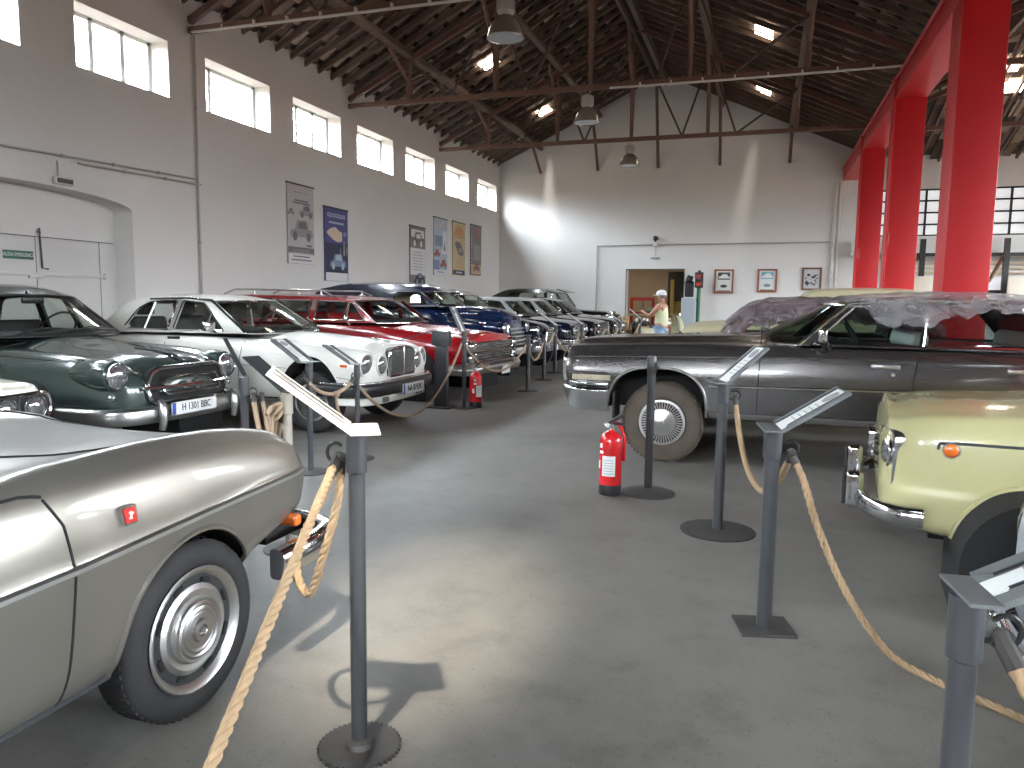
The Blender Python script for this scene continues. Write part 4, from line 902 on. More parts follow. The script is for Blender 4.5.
def room_materials():
    m, nt, b = _nt('concrete_floor')
    tc = nt.nodes.new('ShaderNodeTexCoord')
    def noise(scale, det=5, rough=.6, dist=0.):
        n = nt.nodes.new('ShaderNodeTexNoise'); n.inputs['Scale'].default_value = scale; n.inputs['Detail'].default_value = det; n.inputs['Roughness'].default_value = rough; n.inputs['Distortion'].default_value = dist
        nt.links.new(tc.outputs['Object'], n.inputs['Vector']); return n
    def ramp(src, stops):
        r = nt.nodes.new('ShaderNodeValToRGB'); e = r.color_ramp.elements
        while len(e) < len(stops): e.new(.5)
        for k, (p, c) in enumerate(stops): e[k].position = p; e[k].color = c4(c)
        nt.links.new(src, r.inputs[0]); return r
    def mix(a, b_, t, f=None, fac=1.):
        x = nt.nodes.new('ShaderNodeMix'); x.data_type = 'RGBA'; x.blend_type = t
        nt.links.new(a, x.inputs['A']); nt.links.new(b_, x.inputs['B'])
        if f is not None: nt.links.new(f, x.inputs['Factor'])
        else: x.inputs['Factor'].default_value = fac
        return x.outputs['Result']
    n1 = noise(.45, 6, .62, .6); n2 = noise(3.2, 6, .7); n3 = noise(70, 2, .5); n4 = noise(.9, 4, .6, 1.2)
    base = ramp(n1.outputs['Fac'], [(.3, (.145, .138, .124)), (.52, (.215, .206, .186)), (.75, (.275, .262, .236))])
    med = ramp(n2.outputs['Fac'], [(.3, (.66, .66, .66)), (.5, (1, 1, 1)), (.8, (1.12, 1.12, 1.12))])
    col = mix(base.outputs[0], med.outputs[0], 'MULTIPLY', fac=.8)
    rust = ramp(n4.outputs['Fac'], [(.62, (0, 0, 0)), (.78, (.35, .35, .35))])
    brown = nt.nodes.new('ShaderNodeRGB'); brown.outputs[0].default_value = (.30, .23, .17, 1)
    col = mix(col, brown.outputs[0], 'MIX', rust.outputs[0])
    specks = ramp(n3.outputs['Fac'], [(.30, (.35, .35, .35)), (.36, (1, 1, 1))])
    col = mix(col, specks.outputs[0], 'MULTIPLY', fac=.55)
    sep = nt.nodes.new('ShaderNodeSeparateXYZ'); nt.links.new(tc.outputs['Object'], sep.inputs[0])
    lines = None
    for ax, per, off in (('Y', 4.6, 1.55), ('X', 5.2, 2.95)):
        a = nt.nodes.new('ShaderNodeMath'); a.operation = 'ADD'; a.inputs[1].default_value = off+100*per; nt.links.new(sep.outputs[ax], a.inputs[0])
        md = nt.nodes.new('ShaderNodeMath'); md.operation = 'MODULO'; md.inputs[1].default_value = per; nt.links.new(a.outputs[0], md.inputs[0])
        lt = nt.nodes.new('ShaderNodeMath'); lt.operation = 'LESS_THAN'; lt.inputs[1].default_value = .011; nt.links.new(md.outputs[0], lt.inputs[0])
        if lines is None: lines = lt.outputs[0]
        else:
            mx = nt.nodes.new('ShaderNodeMath'); mx.operation = 'MAXIMUM'; nt.links.new(lines, mx.inputs[0]); nt.links.new(lt.outputs[0], mx.inputs[1]); lines = mx.outputs[0]
    dk = nt.nodes.new('ShaderNodeRGB'); dk.outputs[0].default_value = (.20, .195, .185, 1)
    sc = nt.nodes.new('ShaderNodeMath'); sc.operation = 'MULTIPLY'; sc.inputs[1].default_value = .45; nt.links.new(lines, sc.inputs[0])
    col = mix(col, dk.outputs[0], 'MIX', sc.outputs[0])
    nt.links.new(col, b.inputs['Base Color'])
    rr = nt.nodes.new('ShaderNodeMapRange'); rr.inputs['To Min'].default_value = .34; rr.inputs['To Max'].default_value = .62; nt.links.new(n2.outputs['Fac'], rr.inputs['Value']); nt.links.new(rr.outputs[0], b.inputs['Roughness'])
    bp = nt.nodes.new('ShaderNodeBump'); bp.inputs['Strength'].default_value = .12; bp.inputs['Distance'].default_value = .02; nt.links.new(n2.outputs['Fac'], bp.inputs['Height']); nt.links.new(bp.outputs[0], b.inputs['Normal'])
    M['floor'] = m
    def plaster(name, c, c2):
        m, nt, b = _nt(name)
        tc = nt.nodes.new('ShaderNodeTexCoord'); n = nt.nodes.new('ShaderNodeTexNoise'); n.inputs['Scale'].default_value = .7; n.inputs['Detail'].default_value = 6; n.inputs['Roughness'].default_value = .65
        n2 = nt.nodes.new('ShaderNodeTexNoise'); n2.inputs['Scale'].default_value = 14; n2.inputs['Detail'].default_value = 4
        mx = nt.nodes.new('ShaderNodeMix'); mx.data_type = 'RGBA'; mx.inputs['A'].default_value = c4(c); mx.inputs['B'].default_value = c4(c2)
        for q in (n, n2): nt.links.new(tc.outputs['Object'], q.inputs['Vector'])
        nt.links.new(n.outputs['Fac'], mx.inputs['Factor']); nt.links.new(mx.outputs['Result'], b.inputs['Base Color'])
        bp = nt.nodes.new('ShaderNodeBump'); bp.inputs['Strength'].default_value = .25; bp.inputs['Distance'].default_value = .02; nt.links.new(n2.outputs['Fac'], bp.inputs['Height']); nt.links.new(bp.outputs[0], b.inputs['Normal'])
        b.inputs['Roughness'].default_value = .9
        return m
    M['wall'] = plaster('white_plaster', (.76, .755, .74), (.67, .66, .64))
    M['reveal'] = plaster('window_reveal_plaster', (.80, .79, .72), (.74, .73, .66))
    M['unseen_dark'] = plaster('dark_unseen_wall', (.20, .15, .115), (.14, .10, .08))  # dark tone invented for the unseen walls to cut bounced light
    M['tan_wall'] = plaster('tan_plaster', (.60, .50, .40), (.52, .42, .32))
    def wood(name, c, c2, sc=5.):
        m, nt, b = _nt(name)
        oi = nt.nodes.new('ShaderNodeTexCoord'); n = nt.nodes.new('ShaderNodeTexNoise'); n.inputs['Scale'].default_value = sc; n.inputs['Detail'].default_value = 5
        mx = nt.nodes.new('ShaderNodeMix'); mx.data_type = 'RGBA'; mx.inputs['A'].default_value = c4(c); mx.inputs['B'].default_value = c4(c2)
        nt.links.new(oi.outputs['Object'], n.inputs['Vector']); nt.links.new(n.outputs['Fac'], mx.inputs['Factor']); nt.links.new(mx.outputs['Result'], b.inputs['Base Color'])
        b.inputs['Roughness'].default_value = .75
        return m
    M['rafter'] = wood('roof_timber', (.155, .10, .07), (.08, .05, .038))
    M['truss'] = wood('truss_paint', (.165, .088, .06), (.10, .055, .038))
    M['rafter_dark'] = wood('dark_rafter_paint', (.13, .055, .04), (.08, .035, .026))
    M['rod'] = plain('dark_rod', (.05, .03, .022), .6)
    m, nt, b = _nt('clay_tiles')
    g = nt.nodes.new('ShaderNodeNewGeometry'); r = nt.nodes.new('ShaderNodeValToRGB'); e = r.color_ramp.elements
    e[0].position = 0; e[0].color = (.05, .033, .026, 1); e[1].position = 1; e[1].color = (.58, .44, .33, 1); k = e.new(.45); k.color = (.14, .088, .062, 1); k = e.new(.8); k.color = (.34, .23, .16, 1)
    nt.links.new(g.outputs['Random Per Island'], r.inputs[0])
    tc = nt.nodes.new('ShaderNodeTexCoord'); n = nt.nodes.new('ShaderNodeTexNoise'); n.inputs['Scale'].default_value = 7; nt.links.new(tc.outputs['Object'], n.inputs['Vector'])
    mx = nt.nodes.new('ShaderNodeMix'); mx.data_type = 'RGBA'; mx.blend_type = 'MULTIPLY'; mx.inputs['Factor'].default_value = .5
    nt.links.new(r.outputs[0], mx.inputs['A']); nt.links.new(n.outputs['Fac'], mx.inputs['B'])
    nt.links.new(mx.outputs['Result'], b.inputs['Base Color']); b.inputs['Roughness'].default_value = .9
    M['tiles'] = m
    M['roof_void'] = plain('roof_boards', (.035, .026, .02), .95)
    M['steel_red'] = plain('red_steel', (.50, .008, .012), .5, coat=.08, noise=.08, nscale=2)
    M['frame_paint'] = plain('window_frame_paint', (.62, .62, .58), .5)
    M['door_paint'] = plain('door_paint', (.62, .615, .60), .55, noise=.05, nscale=2)
    M['conduit'] = plain('conduit_grey', (.40, .39, .37), .5)
    M['white_conduit'] = plain('conduit_white', (.62, .60, .56), .45)
    M['skylight'] = plain('skylight_pane', (.9, .9, .88), .4, emit=(1., .88, .72), es=22.)
    m = bpy.data.materials.new('window_glass'); m.use_nodes = True; nt = m.node_tree; nt.nodes.clear()
    o = nt.nodes.new('ShaderNodeOutputMaterial'); t = nt.nodes.new('ShaderNodeBsdfTransparent'); t.inputs[0].default_value = (.96, .97, .97, 1); gl = nt.nodes.new('ShaderNodeBsdfGlossy'); gl.inputs['Roughness'].default_value = .05
    x = nt.nodes.new('ShaderNodeMixShader'); x.inputs[0].default_value = .05; nt.links.new(t.outputs[0], x.inputs[1]); nt.links.new(gl.outputs[0], x.inputs[2]); nt.links.new(x.outputs[0], o.inputs[0])
    M['pane'] = m
room_materials()
def struct(o): o['kind'] = 'structure'; return o
WIN_Y = [(5.74, 7.46)]+[(8.29, 10.0), (10.84, 12.59), (13.34, 15.13), (15.86, 17.63), (18.37, 20.19), (21.0, 22.82), (23.64, 25.46)]
WIN_Y = [(.68, 2.42), (3.22, 4.96)]+WIN_Y
WZ0, WZ1 = 4.58, 5.44
PORTALS = []
def portal(c, sx, sy, rot):
    l = bpy.data.lights.new('daylight_opening', 'AREA'); l.shape = 'RECTANGLE'; l.size = sx; l.size_y = sy
    l.cycles.is_portal = True
    o = bpy.data.objects.new('daylight_opening', l); COL.objects.link(o); o.location = c; o.rotation_euler = rot
def build_room():
    b = MB(); b.add([(XW-.6, YF-.5, 0), (XE+.6, YF-.5, 0), (XE+.6, YB+8, 0), (XW-.6, YB+8, 0)], [(0, 1, 2, 3)])
    struct(b.build('floor', 'floor', smooth=0))
    # left wall with high windows and the arched recess of the emergency door
    arch = [(5.5, 0.005), (9.15, 0.005), (9.15, 2.71)]+[(7.325+1.825*math.cos(PI*i/24), 2.71+.2*math.sin(PI*i/24)) for i in range(1, 24)]+[(5.5, 2.71)]
    holes = [[(y0, WZ0), (y1, WZ0), (y1, WZ1), (y0, WZ1)] for y0, y1 in WIN_Y]+[arch]
    b = MB(); b.prism([(YF-.5, -.1), (YB+.3, -.1), (YB+.3, ZE+.15), (YF-.5, ZE+.15)], lambda y, z, d: (XW-d, y, z), 0, .42, holes)
    struct(b.build('wall_left', 'wall', smooth=0))
    for k, (y0, y1) in enumerate(WIN_Y):
        yc, w, h = (y0+y1)/2, y1-y0, WZ1-WZ0
        b = MB(); x = XW-.36; zc = (WZ0+WZ1)/2
        for yy in (y0+.037, y1-.037): b.box((x, yy, zc), (.05, .075, h), bev=.005)
        for zz in (WZ0+.025, WZ1-.025): b.box((x, yc, zz), (.05, w, .06), bev=.005)
        split = (1/3, 2/3) if k % 2 else (.28,)
        for t in split: b.box((x, y0+w*t, zc), (.05, .085, h), bev=.005)
        o = struct(b.build('window_%d' % (k+1), 'frame_paint', smooth=0))
        b = MB(); b.box((x, yc, zc), (.006, w, h)); b.build('window_pane', 'pane', o, smooth=0)
        portal((XW-.43, yc, zc), h, w, (0, -PI/2, 0))
    # door in the recess
    b = MB(); b.box((XW-.40, 7.325, 1.5), (.08, 3.7, 3.0)); struct(b.build('trim_1', 'wall', smooth=0))
    b = MB(); b.box((XW-.35, 7.85, 1.115), (.03, 2.5, 2.23)); d = struct(b.build('door_1', 'door_paint', smooth=0))
    b = MB()
    for yy, z0, z1 in ((6.34, 0, 2.24), (8.83, 0, 2.24), (7.79, 0, 2.24)): b.box((XW-.335, yy, (z0+z1)/2), (.004, .010, z1-z0))
    b.box((XW-.335, 7.85, 2.24), (.004, 2.5, .010)); b.build('door_gap', 'base_steel', d)
    b = MB(); b.box((XW-.325, 7.57, 1.735), (.03, 2.66, .05), bev=.008); b.box((XW-.325, 7.77, 1.70), (.04, .22, .04), bev=.008); b.box((XW-.32, 8.90, 1.735), (.05, .03, .09)); b.build('door_bar', 'door_paint', d)
    b = MB(); b.tube([(XW-.32, 7.85, 2.36), (XW-.32, 7.87, 1.82), (XW-.31, 7.95, 1.81)], .012, 6); b.box((XW-.32, 7.85, 2.3), (.02, .03, .03)); b.build('door_bolt', 'base_steel', d)
    b = MB(); b.box((XW-.326, 7.53, 1.98), (.012, .43, .11), bev=.004)
    M['sign_green'] = plain('sign_green', (.02, .12, .07), .4)
    s = tag(b.build('exit_sign', 'sign_green'), 'green emergency exit sign fixed on the white arched door', 'sign')
    lettering('SALIDA EMERGENCIA', .07, frame4((XW-.3185, 7.53, 1.98), (0, 1, 0), (0, 0, 1)), 'paper', s, squeeze=.72)
    # end wall: one gable per nave, doorway and a barred window
    gable = [(XW-.4, -.1), (XE+.4, -.1), (XE+.4, ZE-.1), (XR2, ZR2+.1), (XV, ZE+.1), (XR, ZR+.1), (XW-.4, ZE+.02)]
    dr = [(-4.45, .005), (-2.54, .005), (-2.54, 2.56), (-4.45, 2.56)]
    wn = [(3.2, 3.55), (9.0, 3.55), (9.0, 4.95), (3.2, 4.95)]
    b = MB(); b.prism(gable, lambda x, z, d: (x, YB+d, z), 0, .4, [dr, wn]); struct(b.build('wall_back', 'wall', smooth=0))
    b = MB()
    for x0, x1, z0, z1 in ((-4.47, -4.45, 0, 2.56), (-2.54, -2.52, 0, 2.56), (-4.47, -2.52, 2.56, 2.58)): b.box(((x0+x1)/2, YB-.005, (z0+z1)/2), (x1-x0, .03, z1-z0))
    struct(b.build('trim_2', 'base_steel', smooth=0))
    # steel-barred window in the right nave, pale sheets behind the bars
    b = MB(); n = 13
    for k in range(n+1): b.box((3.2+5.8*k/n, YB+.1, 4.25), (.06, .06, 1.4))
    for z in (3.57, 3.9, 4.25, 4.6, 4.93): b.box((6.1, YB+.1, z), (5.8, .06, .05))
    o = struct(b.build('window_20', 'black', smooth=0))
    M['bright_pane'] = plain('daylit_pane', (.8, .8, .78), .5, emit=(.9, .93, .95), es=.55)
    b = MB(); b.box((6.1, YB+.2, 4.25), (5.8, .01, 1.4)); b.build('window_pane', 'bright_pane', o, smooth=0)
    # remaining walls (behind the camera and far right), unseen; their openings are added and sized to brighten the hall
    rw = [[(y0, 2.9), (y0+3.1, 2.9), (y0+3.1, 5.5), (y0, 5.5)] for y0 in (-5., -.5, 4., 8.5, 13., 17.5, 21.8)]
    b = MB(); b.prism([(YF-.5, -.1), (YB+.3, -.1), (YB+.3, ZE+.2), (YF-.5, ZE+.2)], lambda y, z, d: (XE+d, y, z), 0, .3, rw); struct(b.build('wall_right', 'unseen_dark', smooth=0))
    for w in rw: portal((XE+.32, (w[0][0]+w[1][0])/2, 4.2), 2.6, 3.1, (0, PI/2, 0))
    fo = [[(-7.5, 4.0), (-4.9, 4.0), (-4.9, 5.2), (-7.5, 5.2)], [(-2.4, 4.0), (.2, 4.0), (.2, 5.2), (-2.4, 5.2)]]
    b = MB(); b.prism(gable, lambda x, z, d: (x, YF-d, z), 0, .3, fo); struct(b.build('wall_front', 'unseen_dark', smooth=0))
    for w in fo: portal(((w[0][0]+w[1][0])/2, YF-.32, (w[0][1]+w[2][1])/2), w[1][0]-w[0][0], w[2][1]-w[0][1], (PI/2, 0, PI) if False else (-PI/2, 0, 0))
    # room beyond the doorway
    b = MB(); b.box((-3.5, YB+5.2, 1.75), (7, .1, 3.5)); b.box((-7., YB+2.8, 1.75), (.1, 4.8, 3.5)); b.box((0., YB+2.8, 1.75), (.1, 4.8, 3.5)); b.box((-3.5, YB+2.8, 3.55), (7.2, 4.9, .1)); struct(b.build('wall_annex', 'tan_wall', smooth=0))

ADDED_GAPS = [(-3.9, -3.5, .46, .56)]  # roof gaps added out of view to let more daylight in
ADDED_GAPS2 = [(-3.9, -3.5, .3, .5)]  # same kind of added gap over the second nave
def build_roof():
    # roof: boards above, courses of clay tiles between the rafters
    b = MB()
    def slope(xa, xb):
        za, zb_ = roofz(xa+.001 if xa < xb else xa-.001), roofz(xb-.001 if xa < xb else xb+.001)
        return Vector((xa, 0, za)), Vector((xb, 0, zb_))
    slopes = [(XW-.3, XR), (XV, XR), (XV, XR2), (XE+.3, XR2)]
    S = []
    for xa, xb in slopes:
        za = ZE+(-.3*SL if xa in (XW-.3, XE+.3) else 0); zt = ZR if xb == XR else ZR2
        S.append((Vector((xa, 0, za)), Vector((xb, 0, zt))))
    dk = MB()
    for a, t in S:
        holes = []
        GL = ADDED_GAPS if t.x < XV else ADDED_GAPS2
        holes = [[(q0, f0), (q1, f0), (q1, f1), (q0, f1)] for q0, q1, f0, f1 in GL]
        dk.prism([(YF-.4, 0), (YB+.3, 0), (YB+.3, 1), (YF-.4, 1)], lambda y, f, d: a.lerp(t, f)+Vector((0, y, .16+d)), 0, .1, holes)
        for q0, q1, f0, f1 in GL:
            c = a.lerp(t, (f0+f1)/2); ln = (t-a).length*(f1-f0); ang = math.atan2(t.z-a.z, t.x-a.x)
            portal(c+Vector((0, (q0+q1)/2, .3)), ln, q1-q0, (0, -ang, 0))
    ceil = struct(dk.build('ceiling', 'roof_void', smooth=0))
    tl = MB(); rnd = random.Random(3)
    for si, (a, t) in enumerate(S):
        d = (t-a); L = d.length; d.normalize(); n = Vector((-d.z, 0, d.x)) if d.x > 0 else Vector((d.z, 0, -d.x))
        y0 = 8. if si < 2 else 9.
        k0 = int(y0/.245); k1 = int(YB/.245)
        for k in range(k0, k1+1):
            for j in range(int(L/.40)):
                c = a+d*(.40*j+.2+(.2 if k % 2 else 0)); y = .245*k+.12
                h = .10 if k % 2 else .055
                tilt = .04
                w = .23
                p = [c-d*.22+n*(h-tilt), c+d*.22+n*(h+tilt)]
                vs = [p[0]+Vector((0, y-w/2, 0)), p[0]+Vector((0, y, 0))-n*.03*(1 if k % 2 else -1), p[0]+Vector((0, y+w/2, 0)), p[1]+Vector((0, y-w/2, 0)), p[1]+Vector((0, y, 0))-n*.03*(1 if k % 2 else -1), p[1]+Vector((0, y+w/2, 0))]
                tl.add(vs, [(0, 1, 4, 3), (1, 2, 5, 4)])
    tl.build('tile_courses', 'tiles', ceil, smooth=0)
    for si, (a, t) in enumerate(S):
        d = (t-a); L = d.length; ang = math.atan2(d.z, d.x)
        y = 8.4 if si < 2 else 10.
        while y < YB-.05:
            b = MB(); c = (a+t)/2+Vector((0, y, -.01)); b.box(c, (L+.02, .055, .10), Matrix.Rotation(-ang, 3, 'Y'))
            b.build('rafter', 'rafter', ceil, smooth=0); y += .49 if si < 2 else .98
    # purlins running the length of each nave
    PX = [-7.55, -5.5, -1.5, .6]; PX2 = [4.4, 6.3, 10.2, 12.1]
    for x in PX+PX2:
        b = MB(); b.box((x, (YB+4)/2, roofz(x)-.17), (.12, YB-4, .2), Matrix.Rotation(-math.atan(SL)*(1 if (x < XR or XV < x < XR2) else -1), 3, 'Y')); b.build('purlin', 'rafter', ceil, smooth=0)
    for x, z in ((XR, ZR), (XR2, ZR2)):
        b = MB(); b.box((x-.12, (YB+4)/2, z-.25), (.12, YB-4, .26)); b.box((x+.12, (YB+4)/2, z-.25), (.12, YB-4, .26)); b.build('ridge_beam', 'rafter', ceil, smooth=0)
    # hipped end of the second nave: lower roof slope falling towards the end wall
    hz = lambda y: 5.78+.3*(YB-y)
    b = MB()
    for dz in (.16, .26): b.add([(XV+.15, YB, hz(YB)+dz), (XE, YB, hz(YB)+dz), (XE, 17.5, hz(17.5)+dz), (XV+.15, 17.5, hz(17.5)+dz)], [(0, 1, 2, 3)])
    hip = struct(b.build('ceiling_hip', 'roof_void', smooth=0))
    b = MB()
    for k in range(24):
        for j in range(20):
            x = XV+.3+.245*k*2*.96; y = YB-.2-.40*j-(.2 if k % 2 else 0)
            for o, hh in ((0, .05), (.235, .10)): b.add([(x+o-.11, y+.22, hz(y+.22)+hh-.03), (x+o+.11, y+.22, hz(y+.22)+hh-.03), (x+o+.11, y-.22, hz(y-.22)+hh+.03), (x+o-.11, y-.22, hz(y-.22)+hh+.03)], [(0, 1, 2, 3)])
    b.build('tile_courses', 'tiles', hip, smooth=0)
    for k in range(22):
        x = XV+.3+.5*k; MB().box((x, (YB+17.5)/2-.1, hz((YB+17.5)/2)-.03), (.055, (YB-17.5)*1.044, .10), Matrix.Rotation(-math.atan(.3), 3, 'X')).build('rafter', 'rafter', hip, smooth=0)
    for x, y in ((5.25, 21.3), (5.6, 22.2)): MB().box((x, y, hz(y)-.02), (.5, .42, .03), Matrix.Rotation(-math.atan(.3), 3, 'X')).build('roof_light', 'skylight', hip, smooth=0)
    # lit translucent tiles
    k = 0
    spots = [(-6.7, 13.2), (-6.7, 18.2), (-6.7, 23.15), (-.25, 13.2), (-.25, 18.2), (-.25, 23.0)]
    for (x, y) in spots:
        s = SL*(1 if (x < XR or XV < x < XR2) else -1); ang = math.atan(s)
        b = MB(); b.box((x, y, roofz(x)-.02), (.42, .5, .03), Matrix.Rotation(-ang, 3, 'Y')); b.build('roof_light', 'skylight', ceil, smooth=0)
    return S

def truss(y, x0, x1, xr, zr, label, conduit):
    zc = 5.76
    t = empty('roof_truss', label, 'roof truss', (xr, y, zc), 0, None)
    q = lambda x, yy, z: Vector((x-xr, yy-y, z-zc))
    sub = lambda b, n, m: b.build(n, m, t, smooth=0)
    b = MB(); b.box(q((x0+x1)/2, y, zc), (x1-x0, .09, .10)); sub(b, 'bottom_chord', 'truss')
    for xa in (x0, x1):
        a = q(xa, y, roofz(xa+.01*(1 if xa == x0 else -1))-.30); e = q(xr, y, zr-.30); d = e-a
        b = MB(); b.box((a+e)/2, (d.length, .09, .11), Matrix.Rotation(-math.atan2(d.z, d.x), 3, 'Y')); sub(b, 'principal_rafter', 'rafter_dark')
    if x0 < -5: nodes = [-7.55, -5.55, -3.52, -1.55, .6]; bot = [-6.6, -4.8, -2.2, -.85]
    else: nodes = [4.4, 6.3, xr, 10.2, 12.1]; bot = [5.3, 7.3, 9.2, 11.1]
    top = lambda x: roofz(x)-.28
    for x in nodes:
        b = MB()
        for s in (-1, 1): b.tube([q(x, y, zc), q(x, y+s*.12, lerp(zc, top(x), .5)), q(x, y+s*1.0, top(x))], .045, 4)
        b.box(q(x, y, lerp(zc, top(x), .5)), (.05, .3, .06)); sub(b, 'purlin_strut', 'truss')
        if abs(x-xr) < .3 or True:
            b = MB(); b.box(q(x, y, (zc+top(x))/2), (.05, .05, top(x)-zc)); sub(b, 'web_post', 'truss')
    xs = nodes
    for k, x in enumerate(bot):
        for xt in (xs[k] if k < 2 else xs[k], xs[k+1]):
            if abs(xt-x) > .3: b = MB(); b.tube([q(x, y, zc), q(xt, y, top(xt))], .028, 5); sub(b, 'web_rod', 'rod')
    if conduit:
        b = MB(); c0, c1 = conduit; n = 9; b.tube([q(lerp(c0, c1, i/n), y-.07, zc-.055-.012*math.sin(PI*i/n)) for i in range(n+1)], .022, 6)
        for i in range(1, int((c1-c0)/.6)): b.box(q(c0+.6*i, y-.07, zc-.03), (.03, .06, .07))
        b.build('cable_conduit', 'white_conduit', t)
    return t
def high_bay_lamp(x, y, zt, label, s=1.):
    t = empty('high_bay_lamp', label, 'ceiling lamp', (x, y, zt), 0)
    b = MB(); b.tube([(0, 0, 0), (-.05, 0, .09), (-.02, 0, .16)], .008, 5); b.tube([(0, 0, 0), (.05, 0, .09), (.02, 0, .16)], .008, 5); b.build('hook', 'conduit', t)
    b = MB(); b.lathe([(0, 0), (.11, -.0), (.12, -.02), (.12, -.17), (.105, -.2), (.085, -.24), (.06, -.24)], 20)
    for k in range(14): a = 2*PI*k/14; b.box((.122*math.cos(a), .122*math.sin(a), -.09), (.02, .012, .15), Matrix.Rotation(a, 3, 'Z'))
    b.build('ballast_housing', 'conduit', t)
    M.setdefault('lamp_shade', plain('lamp_shade', (.34, .31, .27), .22, .55)); M.setdefault('lamp_inside', plain('lamp_inside', (.6, .66, .68), .3, .2))
    b = MB(); b.lathe([(.085, -.22), (.14, -.25), (.2, -.32), (.245, -.42), (.262, -.5), (.27, -.52), (.265, -.53), (.25, -.5), (.2, -.4), (.1, -.3)], 32); b.build('shade', 'lamp_shade', t)
    b = MB(); b.lathe([(.255, -.515), (.2, -.522), (0, -.525)], 32); b.build('diffuser', 'lamp_inside', t)
    return t
def build_structure():
    build_room(); build_roof()
    truss(TRY[0], XW, XV, XR, ZR, 'nearest roof truss over the car rows with white conduit along its bottom chord', (XW+.1, XV-3.4))
    truss(TRY[1], XW, XV, XR, ZR, 'middle roof truss, white conduit on its right half by the hanging lamp', (-3.1, XV-.1))
    truss(TRY[2], XW, XV, XR, ZR, 'furthest roof truss, in front of the white end wall', None)
    truss(15.9, XV+.6, XE, XR2, ZR2, 'roof truss of the second nave behind the red portal frame', None)
    truss(21.2, XV+.6, XE, XR2, ZR2, 'roof truss of the second nave nearest the barred window', None)
    # struts from the end wall to the purlins
    for x in (-7.55, -5.53, -3.5, -1.52, .6):
        b = MB(); b.box((x, YB-.5, 0), (.01, .01, .01)); b = MB()
        a = Vector((x, YB-.02, 5.89)); e = Vector((x, YB-1.1, roofz(x)-.25)); d = e-a
        b.tube([a, e], .05, 4); tag(b.build('wall_strut', 'truss', smooth=0), 'sloping brown strut propping the roof from the end wall', 'roof strut', 'roof struts on the end wall')
    high_bay_lamp(-3.62, 10.5, 5.66, 'industrial hanging lamp nearest the camera, largest of the three')
    high_bay_lamp(-3.57, 15.5, 5.60, 'industrial hanging lamp on the middle roof truss')
    high_bay_lamp(-3.55, 20.55, 5.60, 'smallest hanging lamp in front of the white end wall')
    # red steel portal between the naves
    XL, XRr = 2.18, 2.70
    fr = empty('portal_frame', 'tall red steel portal frame of square columns and long beam', 'steel frame', (2.44, 16, 0))
    P = lambda x, y, z: Vector((x-2.44, y-16, z))
    for y0 in (10.99, 16.0, 20.9, 5.98):
        b = MB(); b.box(P((XL+XRr)/2, y0+.3, 2.65), (XRr-XL, .6, 5.3), bev=.012); b.build('column', 'steel_red', fr)
    b = MB(); b.box(P((XL+XRr)/2, (YB+2)/2, 5.42), (XRr-XL, YB-2, .3), bev=.012); b.build('beam', 'steel_red', fr)
    b = MB(); b.box(P((XL+XRr)/2+.02, (YB+2)/2, 5.68), (XRr-XL-.03, YB-2, .2), bev=.012); b.build('gutter', 'steel_red', fr)
    b = MB(); b.tube([P(XL-.035, 2.2, 5.6), P(XL-.035, YB-.1, 5.6)], .03, 8); b.build('beam_pipe', 'steel_red', fr)
    for y0 in (15.9, 20.85):
        b = MB(); b.tube([P(XL-.03, y0, 5.6), P(XL-.03, y0, .1)], .018, 6)
        for k in range(8): b.box(P(XL-.02, y0, .5+.65*k), (.05, .05, .03))
        b.lathe([(.05, 0), (.07, .06), (.05, .12)], 10, Matrix.Translation(P(XL-.03, y0, 5.52))); b.build('drain_pipe', 'steel_red', fr)
